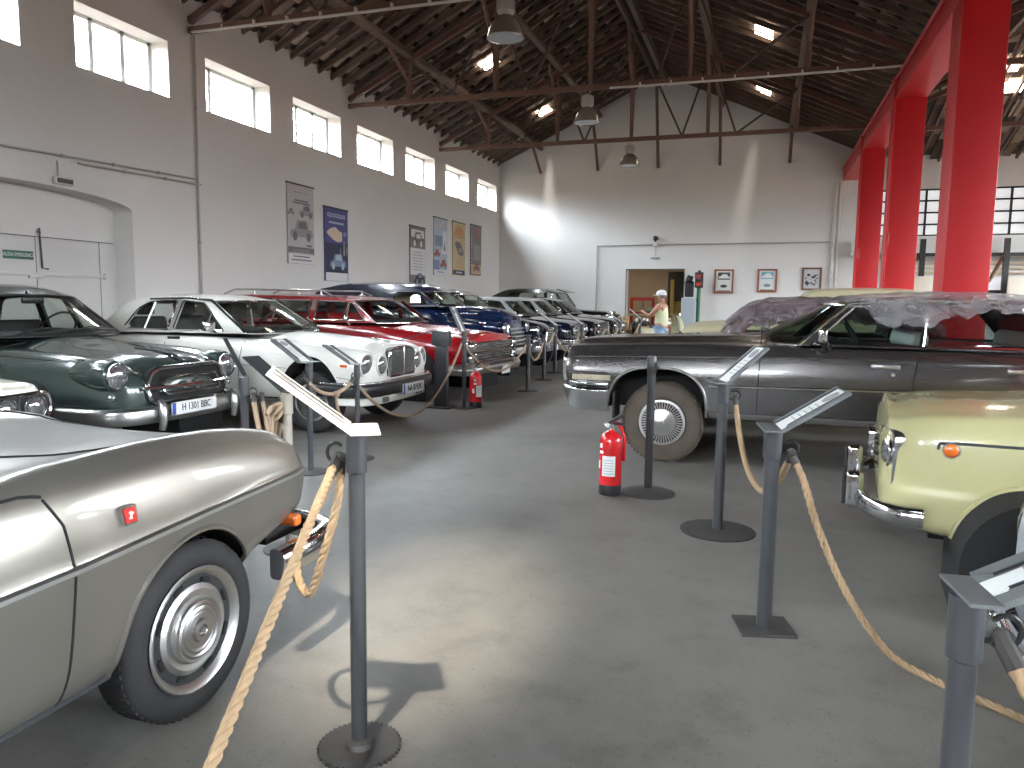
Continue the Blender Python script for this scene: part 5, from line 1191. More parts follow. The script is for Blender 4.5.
# ---------------------------------------------------------------- wall fittings
def wall_frame_left(y, z, off=0.): return frame4((XW+off, y, z), (0, 1, 0), (0, 0, 1))
def banner(y0, y1, z0, z1, label, base, draw):
    yc, w, h = (y0+y1)/2, y1-y0, z1-z0
    t = empty('wall_banner', label, 'banner', (XW, yc, z0), 0, 'banners on the long wall')
    b = MB(); b.box((.02, 0, h/2), (.014, w, h)); sh = b.build('banner_sheet', base, t, smooth=0)
    b = MB(); b.box((.02, 0, h), (.035, w+.05, .03), bev=.006); b.build('hanging_rail', 'charcoal', t)
    X = .0285
    def rect(cy, cz, ww, hh, mat, name='print', rot=0, bev=0., lift=0.):
        b = MB()
        pts = [(-ww/2, -hh/2, bev), (ww/2, -hh/2, bev), (ww/2, hh/2, bev), (-ww/2, hh/2, bev)]
        cs, sn = math.cos(rot), math.sin(rot)
        b.prism(round_poly(pts) if bev else [p[:2] for p in pts], lambda a, c, d: (X+lift+d, cy*w+a*cs-c*sn, cz*h+a*sn+c*cs), 0, .0015); b.build(name, mat, sh, smooth=0)
    def poly(pts, mat, name='print', lift=0.):
        b = MB(); b.prism(pts, lambda a, c, d: (X+lift+d, a*w, c*h), 0, .0015); b.build(name, mat, sh, smooth=0)
    def car(cy, cz, sc, mat, mat2, lift=.001):
        body = [(-.5, 0), (-.48, .16), (-.3, .2), (-.2, .42), (.22, .44), (.32, .22), (.48, .2), (.5, .02)]
        b = MB(); b.prism([(p[0]*sc, p[1]*sc) for p in body], lambda a, c, d: (X+lift+d, cy*w+a, cz*h+c), 0, .0015)
        b.build('print', mat, sh, smooth=0)
        b = MB()
        for o in (-.3, .3): b.prism([(o*sc+.1*sc*math.cos(q), .02*sc+.12*sc*math.sin(q)) for q in [2*PI*i/14 for i in range(14)]], lambda a, c, d: (X+lift+.001+d, cy*w+a, cz*h+c), 0, .0015)
        b.prism([(-.15*sc, .22*sc), (-.12*sc, .38*sc), (.18*sc, .4*sc), (.24*sc, .22*sc)], lambda a, c, d: (X+lift+.001+d, cy*w+a, cz*h+c), 0, .0015)
        b.build('print', mat2, sh, smooth=0)
    def lines(cy, cz, ww, n, dz, mat, hh=.016, seed=1):
        r = random.Random(seed); b = MB()
        for k in range(n):
            L = ww*w*(.75+.25*r.random()); b.box((X+.001, cy*w, cz*h-k*dz*h), (.002, L, hh))
        b.build('text_lines', mat, sh, smooth=0)
    def big(txt, cy, cz, size, mat, sq=.8): lettering(txt, size, frame4((X+.002, cy*w, cz*h), (0, 1, 0), (0, 0, 1)), mat, sh, squeeze=sq, depth=.001)
    draw(rect, poly, car, lines, big)
    return t
def fittings():
    M['b_grey'] = plain('banner_grey', (.50, .47, .48), .6); M['b_dgrey'] = plain('banner_dark_grey', (.16, .15, .16), .6); M['b_mid'] = plain('banner_mid_grey', (.3, .29, .3), .6)
    M['b_violet'] = plain('banner_violet', (.085, .08, .24), .6); M['b_night'] = plain('banner_night', (.03, .035, .07), .6); M['b_peach'] = plain('banner_peach', (.66, .53, .42), .6); M['b_blue'] = plain('banner_blue', (.2, .27, .4), .6)
    M['b_paleblue'] = plain('banner_pale_blue', (.42, .5, .58), .6); M['b_brown'] = plain('banner_brown', (.3, .18, .14), .6); M['b_ochre'] = plain('banner_ochre', (.55, .43, .26), .6); M['b_orange'] = plain('banner_orange', (.55, .28, .12), .6); M['b_red'] = plain('banner_red', (.45, .1, .09), .6); M['b_white'] = plain('banner_white', (.70, .70, .72), .6); M['b_taupe'] = plain('banner_taupe', (.22, .18, .18), .6)
    def d1(rect, poly, car, lines, big):
        lines(0, .90, .7, 1, .02, 'b_mid'); lines(.02, .80, .65, 2, .03, 'b_dgrey', .03)
        car(-.38, .62, .24, 'b_mid', 'b_dgrey'); car(.2, .62, .5, 'b_mid', 'b_dgrey'); car(.02, .34, .8, 'b_mid', 'b_dgrey')
        lines(.3, .24, .25, 1, .02, 'b_dgrey', .04); rect(0, .175, .98*.93, .12, 'b_dgrey'); lines(0, .175, .8, 2, .03, 'b_mid', .02); rect(0, .065, .98*.93, .19, 'b_white'); lines(0, .095, .8, 2, .045, 'b_dgrey', .025)
    banner(13.04, 13.97, 2.15, 3.74, 'grey banner with old car drawings, first from the near end of the long wall', 'b_grey', d1)
    def d2(rect, poly, car, lines, big):
        [rect(-.33+.11*k, .90-.004*(k % 2), .085, .085, 'b_paleblue', bev=.02) or rect(-.33+.11*k, .90, .035, .045, 'b_violet', lift=.001) for k in range(7)]; lines(0, .80, .8, 1, .02, 'b_paleblue', .04)
        poly([(-.42, .66), (-.25, .72), (-.05, .745), (.1, .70), (.24, .68), (.24, .56), (.05, .54), (-.15, .57), (-.36, .63)], 'b_peach'); rect(.36, .66, .13, .1, 'b_blue', bev=.04)
        rect(0, .31, .97*.93, .68, 'b_night'); poly([(.28, .36), (.3, .56), (.34, .56), (.36, .36)], 'b_mid', lift=.001); poly([(.4, .38), (.41, .5), (.44, .5), (.46, .38)], 'b_brown', lift=.001); poly([(.14, .36), (.16, .48), (.2, .36)], 'b_mid', lift=.001)
        car(.05, .2, .66, 'b_blue', 'b_paleblue', .002); rect(0, .06, .97*.93, .18, 'b_white', lift=.001); lines(0, .085, .8, 2, .04, 'b_dgrey', .02)
    banner(14.37, 15.34, 1.84, 3.43, 'violet blue banner with pale map outline and night skyline', 'b_violet', d2)
    def d3(rect, poly, car, lines, big):
        rect(0, .88, .8, .2, 'b_white', bev=.05); lines(0, .9, .6, 2, .05, 'b_brown', .03); car(.0, .70, .7, 'b_dgrey', 'b_white'); rect(0, .40, .93, .72, 'b_white'); lines(0, .56, .75, 7, .05, 'b_mid', .018); poly([(-.3, .02), (-.1, .16), (.2, .18), (.46, .1), (.46, .02)], 'b_night', lift=.001); car(.12, .05, .55, 'b_night', 'b_mid', .002)
    banner(18.54, 19.50, 1.86, 3.43, 'white and brown banner with printed text above a dark car', 'b_taupe', d3)
    def d4(rect, poly, car, lines, big):
        rect(.05, .90, .5, .1, 'b_peach', rot=.5); rect(-.15, .60, .5, .3, 'b_blue'); rect(.3, .62, .3, .55, 'b_white'); poly([(.22, .44), (.3, .64), (.34, .44)], 'b_dgrey', lift=.001); car(-.28, .34, .42, 'b_red', 'b_dgrey'); rect(.25, .42, .45, .12, 'b_white'); rect(-.3, .18, .4, .28, 'b_blue'); car(.2, .16, .48, 'b_red', 'b_dgrey', .002); rect(0, .05, .95, .16, 'b_white'); lines(0, .06, .7, 1, .03, 'b_mid', .03)
    banner(20.09, 21.06, 2.17, 3.82, 'pale blue banner with several small red car pictures', 'b_paleblue', d4)
    def d5(rect, poly, car, lines, big):
        poly([(-.4, .76), (-.3, .88), (-.05, .94), (.2, .9), (.36, .8), (.36, .76)], 'b_orange'); rect(0, .73, .85, .06, 'b_orange'); poly([(-.35, .58), (-.2, .64), (.1, .62), (.3, .5), (.4, .42), (.2, .36), (-.05, .4), (-.2, .5)], 'b_dgrey'); rect(.1, .48, .3, .13, 'b_mid', bev=.05, lift=.001); lines(.1, .32, .6, 4, .05, 'b_orange', .018); rect(0, .055, .93, .14, 'b_night'); lines(0, .055, .7, 1, .03, 'b_paleblue', .05)
    banner(21.48, 22.49, 2.22, 3.84, 'ochre banner with a dark engine shape in the middle', 'b_ochre', d5)
    def d6(rect, poly, car, lines, big):
        rect(.08, .83, .3, .3, 'b_red', bev=.1); rect(.08, .83, .2, .22, 'b_taupe', bev=.08, lift=.001); rect(.1, .46, .6, .5, 'b_mid'); rect(.02, .12, .9, .3, 'b_ochre'); car(.05, .1, .6, 'b_dgrey', 'b_red', .002)
        for k in range(9): rect(-.4, .2+.07*k, .04, .05, 'b_white')
    banner(22.96, 23.93, 2.27, 3.89, 'dark narrow banner with a red emblem, last before the end wall corner', 'b_taupe', d6)
    # conduits on the long wall
    def run(pts, r, label, name='cable_conduit', mat='conduit', clips=True):
        b = MB(); b.tube(pts, r, 6)
        for p0, p1 in zip(pts[:-1], pts[1:]):
            a, e = Vector(p0), Vector(p1); n = int((e-a).length/.8)
            for k in range(1, n): c = a.lerp(e, k/n); b.box(c, (.04, .04, .04))
        return tag(b.build(name, mat), label, 'conduit')
    run([(XW+.04, 10.55, 5.7), (XW+.04, 10.53, 3.4), (XW+.04, 10.55, .3)], .018, 'vertical grey conduit down the long wall beside the arched door')
    run([(XW+.04, 4.5, 3.2), (XW+.04, 7.1, 3.29), (XW+.04, 10.52, 3.40)], .015, 'upper of two level conduits above the arched door')
    run([(XW+.045, 8.2, 3.26), (XW+.045, 10.60, 3.32)], .015, 'lower short conduit above the arched door')
    t = empty('emergency_light', 'small emergency light box hanging below the conduit over the arched door', 'lamp', (XW, 7.95, 2.98))
    b = MB(); b.box((.04, 0, 0), (.07, .3, .1), bev=.015); b.build('housing', 'frame_paint', t)
    b = MB(); b.box((.077, 0, 0), (.012, .24, .06), bev=.005); b.build('diffuser', 'base_steel', t)
    b = MB(); b.tube([(.02, -.06, .05), (.02, -.06, .26)], .012, 6); b.build('cable', 'conduit', t)
    # end wall
    run([(-5.48, YB-.045, .02), (-5.48, YB-.045, 3.36), (-3.6, YB-.045, 3.38), (1.9, YB-.045, 3.40)], .022, 'grey conduit running along the end wall above the doorway')
    for dx, rr in ((0, .05), (.12, .035)):
        run([(2.0+dx, YB-.075, .01), (2.0+dx, YB-.075, 5.2)], rr, 'thicker white downpipe on the end wall beside the red column' if dx == 0 else 'thinner pipe next to the white downpipe on the end wall', 'down_pipe', 'white_conduit')
    t = empty('surveillance_camera', 'small black dome camera on white box above the doorway', 'camera', (-3.5, YB, 3.42))
    b = MB(); b.box((0, -.05, -.03), (.15, .1, .14), bev=.01); b.build('junction_box', 'frame_paint', t)
    b = MB(); b.sphere((0, -.1, .16), (.08, .08, .09), 10); b.tube([(0, -.1, .05), (0, -.1, .12)], .02, 6); b.box((.06, -.12, .2), (.1, .03, .02)); b.box((.06, -.12, .12), (.1, .03, .02)); b.build('camera_head', 'black_plastic', t)
    t = empty('emergency_light', 'white emergency light fixed on the end wall right above the doorway', 'lamp', (-3.5, YB, 2.95))
    b = MB(); b.box((0, -.04, 0), (.3, .07, .08), bev=.02); b.build('housing', 'frame_paint', t)
    b = MB(); b.box((0, -.078, 0), (.22, .012, .045), bev=.01); b.build('diffuser', 'conduit', t)
    b = MB(); b.tube([(0, -.02, .04), (0, -.02, .4)], .01, 5); b.build('cable', 'conduit', t)
    # framed pictures
    M['frame_wood'] = plain('frame_wood', (.26, .09, .045), .4); M['frame_dark'] = plain('frame_dark_wood', (.16, .075, .045), .45); M['photo_sky'] = plain('photo_sky', (.18, .4, .5), .4); M['photo_dark'] = plain('photo_dark', (.03, .035, .04), .4); M['sketch_grey'] = plain('sketch_grey', (.55, .55, .57), .5)
    def pic(x0, x1, z0, z1, label, kind):
        xc, zc, w, h = (x0+x1)/2, (z0+z1)/2, x1-x0, z1-z0
        t = empty('picture_frame', label, 'picture', (xc, YB, zc), 0, 'framed pictures on the end wall')
        out = [(-w/2, -h/2), (w/2, -h/2), (w/2, h/2), (-w/2, h/2)]; f = .055; inn = [(-w/2+f, -h/2+f), (w/2-f, -h/2+f), (w/2-f, h/2-f), (-w/2+f, h/2-f)]
        b = MB(); b.prism(out, lambda a, c, d: (a, -.01-d, c), 0, .04, [inn]); b.build('frame', 'frame_wood' if kind < 2 else 'frame_dark', t, smooth=0)
        b = MB(); b.box((0, -.02, 0), (w-.08, .01, h-.08)); s = b.build('print', 'paper' if kind < 2 else 'sketch_grey', t, smooth=0)
        if kind < 2:
            b = MB(); b.box((.0, -.027, h*.22), (w*.62, .004, h*.3)); b.build('photograph', 'photo_dark' if kind == 0 else 'photo_sky', s, smooth=0)
            b = MB(); b.prism([(-.2, .0), (-.19, .06), (-.1, .09), (-.05, .14), (.1, .14), (.16, .07), (.21, .05), (.21, 0)], lambda a, c, d: (a*.85, -.0295-d, h*.12+c), 0, .002); b.build('car_image', 'paper' if kind == 0 else 'white_sticker', s, smooth=0)
            b = MB(); b.prism([(.11*math.cos(q), .05*math.sin(q)-h*.2) for q in [2*PI*i/20 for i in range(20)]], lambda a, c, d: (a, -.026-d, c), 0, .003); b.build('oval_mark', 'photo_dark' if kind == 0 else 'b_blue', s, smooth=0)
            b = MB(); b.box((0, -.027, -h*.40), (w*.7, .004, .035)); b.build('caption', 'frame_dark', s, smooth=0)
        else:
            r = random.Random(5); b = MB()
            for k in range(22): b.box(((r.random()-.5)*w*.6, -.027, (r.random()-.6)*h*.5), (.03+.05*r.random(), .004, .02+.05*r.random()))
            b.build('sketch_marks', 'photo_dark', s, smooth=0)
    pic(-1.55, -.94, 1.78, 2.56, 'framed photo of a pale car on black, nearest the traffic light', 0)
    pic(-.20, .40, 1.82, 2.57, 'framed photo with blue sky, middle of the three pictures', 1)
    pic(1.14, 1.72, 1.90, 2.61, 'framed grey sketch in dark wood beside the downpipe', 2)
    # traffic light on its post
    t = empty('traffic_light', 'old traffic light on a green post right of the doorway', 'traffic light', (-2.0, YB-.45, 0))
    M['signal_green'] = plain('signal_green', (.012, .13, .045), .4); M['signal_box'] = plain('signal_box', (.03, .035, .03), .5)
    b = MB(); b.tube([(0, 0, 0), (0, 0, 1.95)], .06, 12); b.lathe([(.16, 0), (.16, .03), (.06, .05)], 16); b.tube([(0, 0, 1.55), (-.25, 0, 1.6)], .025, 6); b.build('post', 'signal_green', t)
    b = MB(); b.box((.0, -.02, 2.2), (.26, .2, .5), bev=.02); b.box((0, -.02, 2.48), (.1, .1, .06), bev=.02); b.build('signal_head', 'signal_box', t)
    for z in (2.32, 2.08):
        b = MB(); b.lathe([(.0, .0), (.07, .0), (.085, -.012), (.085, .02)], 18, frame4((0, -.125, z), (1, 0, 0), (0, 0, 1))); b.build('signal_lens', 'red_lens', t)
        b = MB(); b.lathe([(.092, 0), (.092, .1)], 16, frame4((0, -.11, z), (1, 0, 0), (0, 0, 1)), arc=(0, PI)); b.build('lens_visor', 'signal_box', t)
    b = MB(); b.box((-.3, 0, 1.9), (.28, .22, .5), bev=.03); b.box((-.3, -.0, 2.24), (.2, .18, .2), Matrix.Rotation(.3, 3, 'Y'), bev=.03); b.build('side_signal', 'black_plastic', t)
    b = MB(); b.box((-2.3, YB-.55, .82), (.45, .3, 1.6), bev=.02)
    t = tag(b.build('metal_cabinet', plain('cabinet_paint', (.36, .40, .44), .4)), 'pale grey cabinet under the black signal by the doorway', 'cabinet')
    # behind the red columns: white gallery panel, dark posts, stair and boards
    b = MB(); b.box((6.0, YB-.35, 3.2), (7.0, .06, .5)); tag(b.build('white_board', 'frame_paint', smooth=0), 'long white panel below the barred window', 'panel')
    t = empty('steel_balcony', 'dark steel balcony structure with diagonal braces under the white panel', 'frame', (6.5, YB-.7, 0))
    for x in (-2.9, -2.1, .05, .95, 3.): MB().box((x, 0, 1.7), (.14, .12, 3.4)).build('post', 'black', t)
    for z in (1.88, 2.95): MB().box((0, .1, z), (6.4, .1, .1)).build('rail', 'black', t)
    for x0, x1 in ((-2.75, -2.15), (-.35, 0)): MB().tube([(x0, .0, 2.15), (x1, 0, 2.95)], .05, 4).build('diagonal_brace', 'frame_dark', t)
    M['board'] = plain('beige_board', (.52, .47, .38), .7, noise=.12)
    for k, (x, w) in enumerate(((6.95, .9), (8.0, .95), (4.4, .8))):
        b = MB(); b.box((x, YB-1.2, 1.15), (w, .05, 2.3), bev=.01); tag(b.build('display_board', 'board'), ['beige board standing just right of the red columns', 'beige board at the far right edge behind the columns', 'beige board showing between two red columns'][k], 'board')
    M['pale_wood'] = plain('pale_wood', (.62, .5, .33), .6)
    t = empty('slatted_shelf', 'pale wooden slats on the end wall behind the dark balcony posts', 'shelf', (6.5, YB-.06, 2.45))
    for k in range(3): MB().box((0, -.03, .13*k), (6., .06, .05)).build('slat', 'pale_wood', t)
# ---------------------------------------------------------------- stands, ropes and small things
HOOK = {}
def stand(key, x, y, h, label, base='disc', br=.14, r=.026, board=True, phi=0., tilt=.56, blen=.38, bw=.24, tray='tray_grey', pole='grey_paint', hook=PI/2, hookz=.10, off=-.015, grp='reading stands along the ropes', name='reading_stand', cat='stand', coll=True, lip=.08):
    t = empty(name, label, cat, (x, y, 0), 0, grp)
    b = MB()
    if base == 'disc': b.lathe([(br, 0), (br, .008), (br*.9, .012), (.03, .018), (0, .018)], 36)
    elif base == 'plate': b.box((0, 0, .006), (br*1.9, br*1.7, .012), Matrix.Rotation(.25, 3, 'Z'))
    elif base == 'cone': b.lathe([(br, 0), (br, .008), (br*.8, .022), (br*.3, .038), (.03, .045), (0, .045)], 40)
    elif base == 'sprocket':
        prof = []
        for k in range(44):
            a0 = 2*PI*k/44
            for da, rr in ((0, br*.94), (.03, br), (.075, br), (.105, br*.94)): prof.append((rr*math.cos(a0+da), rr*math.sin(a0+da)))
        b.prism(prof, lambda a, c, d: (a, c, d), .0, .012); b.lathe([(.05, .012), (.045, .03), (r, .034)], 20)
    b.build('base_plate', 'base_steel', t)
    b = MB(); b.lathe([(r, .005), (r, h-.005)], 20); b.build('pole', pole, t)
    if coll: b = MB(); b.lathe([(r, h-.13), (r+.006, h-.125), (r+.006, h), (0, h)], 20); b.build('collar', pole if tray != 'cream_paper' else 'charcoal', t)
    if hook is not None:
        hz = h-hookz; d = Vector((math.cos(hook), math.sin(hook), 0)); c = Vector((0, 0, hz))+d*(r+.045)
        b = MB(); b.tube([Vector((0, 0, hz-.02))+d*r, Vector((0, 0, hz-.02))+d*(r+.02)]+[c+d*(.03*math.cos(q))+Vector((0, 0, .032*math.sin(q))) for q in [PI*1.2+i*PI*1.55/12 for i in range(13)]], .006, 6); b.build('rope_hook', 'black_plastic', t)
        HOOK[key] = Vector((x, y, 0))+c-Vector((0, 0, .025))
    if board:
        u = Vector((math.cos(phi)*math.cos(tilt), math.sin(phi)*math.cos(tilt), math.sin(tilt))); v = Vector((-math.sin(phi), math.cos(phi), 0)); n = u.cross(v)
        if n.z < 0: n = -n
        uh = Vector((math.cos(phi), math.sin(phi), 0)); o = Vector((0, 0, h+.006))+uh*off
        P = lambda a, c, d: o+u*a+v*c+n*d
        b = MB(); b.prism([(0, -bw/2), (blen, -bw/2), (blen, bw/2), (0, bw/2)], P, 0, .006)
        for s in ((-1, 1) if bw > .13 else ()): b.prism([(0, s*bw/2-.0), (blen, s*bw/2), (blen, s*(bw/2-.045)), (.03, s*(bw/2-.045))], P, .006, .013)
        tr = b.build('tray', tray, t, smooth=0)
        b = MB(); b.prism([(-lip, -bw/2), (.0, -bw/2), (.0, bw/2), (-lip, bw/2)], lambda a, c, d: o+uh*a+v*c+Vector((0, 0, d)), -.002, .005); b.build('tray_lip', tray, tr, smooth=0)
        if bw > .13:
            b = MB(); b.prism([(.0, -bw/2+.048), (blen-.008, -bw/2+.048), (blen-.008, bw/2-.048), (.0, bw/2-.048)], P, .0065, .009); pp = b.build('information_sheet', 'paper', tr, smooth=0)
            b = MB(); rr = min(.04, bw*.18); b.prism([(blen*.80+rr*math.cos(q), rr*1.05*math.sin(q)) for q in [2*PI*i/20 for i in range(20)]], P, .009, .0105); b.build('oval_picture', 'b_mid', pp, smooth=0)
            b = MB()
            for k in range(5): b.prism([(blen*(.22+.09*k), -bw*.26), (blen*(.24+.09*k), -bw*.26), (blen*(.24+.09*k), bw*(.2-.04*(k % 3))), (blen*(.22+.09*k), bw*(.2-.04*(k % 3)))], P, .009, .0102)
            b.build('text_lines', 'conduit', pp, smooth=0)
            b = MB(); b.prism([(.03, bw/2-.05), (blen-.01, bw/2-.05), (blen-.01, bw/2-.04), (.03, bw/2-.04)], P, .013, .0145); b.prism([(.03, -bw/2+.04), (blen-.01, -bw/2+.04), (blen-.01, -bw/2+.05), (.03, -bw/2+.05)], P, .013, .0145); b.build('slot_line', 'ink', tr, smooth=0)
    return t
def catenary(a, b, sag, n=28, ex=1.):
    a, b = Vector(a), Vector(b)
    return [a.lerp(b, i/n)-Vector((0, 0, sag*(1-abs(2*i/n-1)**(2*ex)))) for i in range(n+1)]
def rope(pts, label, r=.015, twist=True, mat='rope', grp='barrier ropes', ends=True):
    P = catmull([Vector(p) for p in pts], 2) if not twist else [Vector(p) for p in pts]
    b = MB()
    if twist:
        # resample evenly, then wind three strands round the path
        D = [0]
        for p, q in zip(P[:-1], P[1:]): D.append(D[-1]+(q-p).length)
        L = D[-1]; n = int(L/.010); k = 0; Q = []
        for i in range(n+1):
            s = L*i/n
            while k < len(D)-2 and D[k+1] < s: k += 1
            Q.append(P[k].lerp(P[k+1], (s-D[k])/max(1e-6, D[k+1]-D[k])))
        for _ in range(3): Q = [Q[0]]+[(Q[i-1]+Q[i]*2+Q[i+1])/4 for i in range(1, len(Q)-1)]+[Q[-1]]
        up = None; fr = []
        for i in range(len(Q)):
            t = (Q[min(i+1, n)]-Q[max(i-1, 0)]).normalized()
            if up is None: up = t.orthogonal().normalized()
            e1 = (up-t*up.dot(t)).normalized(); up = e1; fr.append((e1, t.cross(e1)))
        for s in range(3):
            pts3 = []
            for i in range(len(Q)):
                a = 2*PI*s/3+2*PI*(L*i/n)/(r*6.5); pts3.append(Q[i]+(fr[i][0]*math.cos(a)+fr[i][1]*math.sin(a))*r*.48)
            b.tube(pts3, r*.56, 6)
    else: b.tube(P, r, 7)
    o = tag(b.build('barrier_rope', mat, smooth=60), label, 'rope', grp)
    if ends:
        for p, q in ((P[0], P[1]), (P[-1], P[-2])):
            d = (q-p).normalized(); MB().tube([p-d*.02, p+d*.05], r*1.15, 8).build('rope_end_binding', 'rope_tape', o)
    return o
def extinguisher(x, y, label, s=1., rz=0.):
    t = empty('fire_extinguisher', label, 'fire extinguisher', (x, y, 0), rz, 'fire extinguishers on the floor')
    r = .085*s; h = .40*s
    b = MB(); b.lathe([(0, .003), (r*.95, .003), (r, .012), (r, .075*s), (r*.97, .08*s)], 32); b.build('foot_ring', 'black_plastic', t)
    b = MB(); b.lathe([(r*.96, .07*s), (r*.98, .09*s), (r*.98, h), (r*.9, h+.03*s), (r*.65, h+.06*s), (r*.28, h+.075*s), (.018, h+.085*s), (.018, h+.1*s), (0, h+.1*s)], 32); cy = b.build('cylinder', 'ext_red', t)
    b = MB(); b.lathe([(r*1.0, .15*s), (r*1.0, .30*s)], 12, arc=(-PI/2-.75, -PI/2+.45)); b.build('instruction_label', 'white_sticker', cy)
    b = MB(); R_ = r*1.002
    for z0, z1, a0, a1 in ((.315, .335, -1.25, -.75), (.355, .39, -1.25, -.85), (.2, .26, -1.55, -1.15)): b.lathe([(R_, z0*s), (R_, z1*s)], 8, arc=(-PI/2+a0*.9, -PI/2+a1*.9))
    b.build('side_print', 'white_sticker', cy)
    b = MB()
    for k in range(6): b.lathe([(r*1.004, (.165+.02*k)*s), (r*1.004, (.171+.02*k)*s)], 8, arc=(-PI/2-.6, -PI/2+.3))
    b.build('label_text', 'conduit', cy)
    b = MB(); b.lathe([(.022, h+.09*s), (.022, h+.13*s), (0, h+.13*s)], 12); b.tube([(-.0, .02, h+.12*s), (-.05*s, .0, h+.13*s), (-.06*s, 0, h+.12*s)], .009, 6); b.build('valve', 'dull_chrome', t)
    b = MB(); b.tube([(-.02, 0, h+.13*s), (.03, 0, h+.16*s), (.09*s, 0, h+.2*s)], .013, 6); b.tube([(-.01, 0, h+.12*s), (.05, 0, h+.13*s), (.1*s, 0, h+.13*s)], .010, 6); b.build('handle', 'black_plastic', t)
    b = MB(); b.tube(catmull([(.0, .02, h+.12*s), (.05*s, .05*s, h+.12*s), (r*1.12, .04*s, h+.03*s), (r*1.14, .03*s, h-.06*s), (r*1.1, .03*s, h*.62)], 6), .013*s, 8); b.build('hose', 'ext_red', t)
    b = MB(); b.lathe([(.016, 0), (.018, .01), (0, .012)], 12, frame4((-.03, -.02, h+.12*s), (1, 0, 0), (0, 0, 1))); b.build('gauge', 'paper', t)
    return t
def stands_and_ropes():
    stand('L1', -1.18, 2.04, 1.04, 'reading stand with cream tilted board and toothed gear base beside the silver convertible', 'sprocket', .135, .026, phi=PI+.55, tilt=.66, blen=.30, bw=.19, off=.02, tray='cream_paper', hook=PI*1.02, hookz=.07, lip=.09)
    stand('L2', -2.55, 3.64, .92, 'beige pole with dark tilted board behind the nose of the silver convertible', 'disc', .15, .027, phi=PI*.93, tilt=.52, blen=.36, bw=.12, pole='old_pole', tray='charcoal', hook=PI)
    stand('L3', -3.23, 4.14, .93, 'grey stand with thin dark board leaning towards the green saloon', 'disc', .15, .026, phi=PI*.86, tilt=.72, blen=.36, bw=.03, tray='charcoal', hook=0., lip=.02)
    stand('L4', -3.54, 5.37, .92, 'grey stand with printed sheet in front of the ivory saloon front wheel', 'disc', .15, .024, phi=PI-.1, tilt=.55, blen=.33, bw=.2, off=.04, hook=-PI/2)
    stand('L5', -3.45, 5.99, .86, 'grey stand with white sheet before the headlamps of the ivory saloon', 'disc', .15, .022, phi=PI+.05, tilt=.55, blen=.31, bw=.16, off=.04, hook=-PI/2)
    stand('L6', -3.78, 9.40, 1.03, 'grey stand with steep narrow sheet beside the extinguisher by the red estate', 'disc', .15, .028, phi=PI*.98, tilt=1.12, blen=.36, bw=.18, off=.03, hook=-PI/2)
    stand('F1', -3.56, 11.61, .90, 'plain rope post with flat cap in front of the red estate far corner', 'disc', .17, .035, board=False, hook=-PI/2, name='rope_post', cat='post', grp='plain rope posts', coll=False)
    stand('F2', -3.79, 13.37, .84, 'plain rope post in front of the blue van', 'disc', .17, .035, board=False, hook=-PI/2, name='rope_post', cat='post', grp='plain rope posts', coll=False)
    stand('F3', -3.99, 14.89, .96, 'reading stand in front of the dark navy rounded saloon', 'disc', .18, .035, phi=PI, tilt=.6, blen=.42, bw=.26, hook=-PI/2)
    stand('F4', -3.75, 16.2, .95, 'reading stand in front of the dark saloon with pale grey roof', 'disc', .18, .03, phi=PI, tilt=.6, blen=.42, bw=.26, hook=-PI/2)
    stand('F5', -3.62, 18.4, .94, 'plain rope post just beyond the oblong chrome grille', 'disc', .18, .035, board=False, hook=-PI/2, name='rope_post', cat='post', grp='plain rope posts', coll=False)
    stand('F6', -3.45, 19.2, .95, 'reading stand in front of the black low saloon', 'disc', .18, .03, phi=PI, tilt=.6, blen=.42, bw=.26, hook=-PI/2)
    stand('F7', -3.3, 21.6, .98, 'reading stand furthest along the rope line, before the engines at the doorway', 'disc', .18, .04, phi=PI, tilt=.7, blen=.45, bw=.3, hook=-PI/2)
    stand('R2', -.21, 4.88, .955, 'reading stand on a round base beside the door of the grey bronze saloon', 'disc', .235, .032, phi=.35, tilt=.74, blen=.32, bw=.25, off=0., hook=.3, hookz=.08)
    stand('R1', .07, 3.45, .905, 'reading stand on a square plate facing the pale yellow car', 'plate', .125, .033, phi=.15, tilt=.58, blen=.31, bw=.24, off=.025, hook=.1, hookz=.08)
    stand('R0', .40, 1.60, .90, 'nearest reading stand at the lower right, cut off by the picture edge', 'disc', .15, .026, phi=.12, tilt=.5, blen=.36, bw=.16, off=.035, hook=.2, hookz=.07, lip=.06)
    b = MB(); b.lathe([(.055, 0), (.055, .02), (0, .02)], 16, Matrix.Translation((-3.56, 11.61, .89))); tag(b.build('post_cap', 'grey_paint'), 'flat round cap lying on the rope post before the red estate', 'cap')
    t = stand('BK', -.77, 5.69, 1.0, 'black belt barrier post between the red extinguisher and the big dusty wheel', 'cone', .205, .031, board=False, hook=None, pole='black', name='barrier_post', cat='post', grp=None, coll=False)
    b = MB(); b.lathe([(.034, .92), (.036, .93), (.036, 1.035), (.03, 1.05), (0, 1.05)], 18); b.box((.035, -.01, .98), (.03, .04, .06), bev=.008); b.build('belt_cassette', 'black_plastic', t)
    # grey pedestal between the ivory saloon and the red estate
    t = empty('sign_pedestal', 'grey steel pedestal with square head between ivory saloon and red estate', 'pedestal', (-4.08, 9.33, 0))
    b = MB(); b.box((0, 0, .01), (.34, .3, .02)); b.build('base_plate', 'grey_paint', t)
    b = MB(); b.prism([(-.095, 0), (.095, 0), (.08, .86), (-.08, .86)], lambda a, c, d: (a, d, c), -.04, .04); b.build('column', 'grey_paint', t)
    b = MB(); b.box((.0, 0, .94), (.25, .1, .2), bev=.004); b.build('head', 'grey_paint', t)
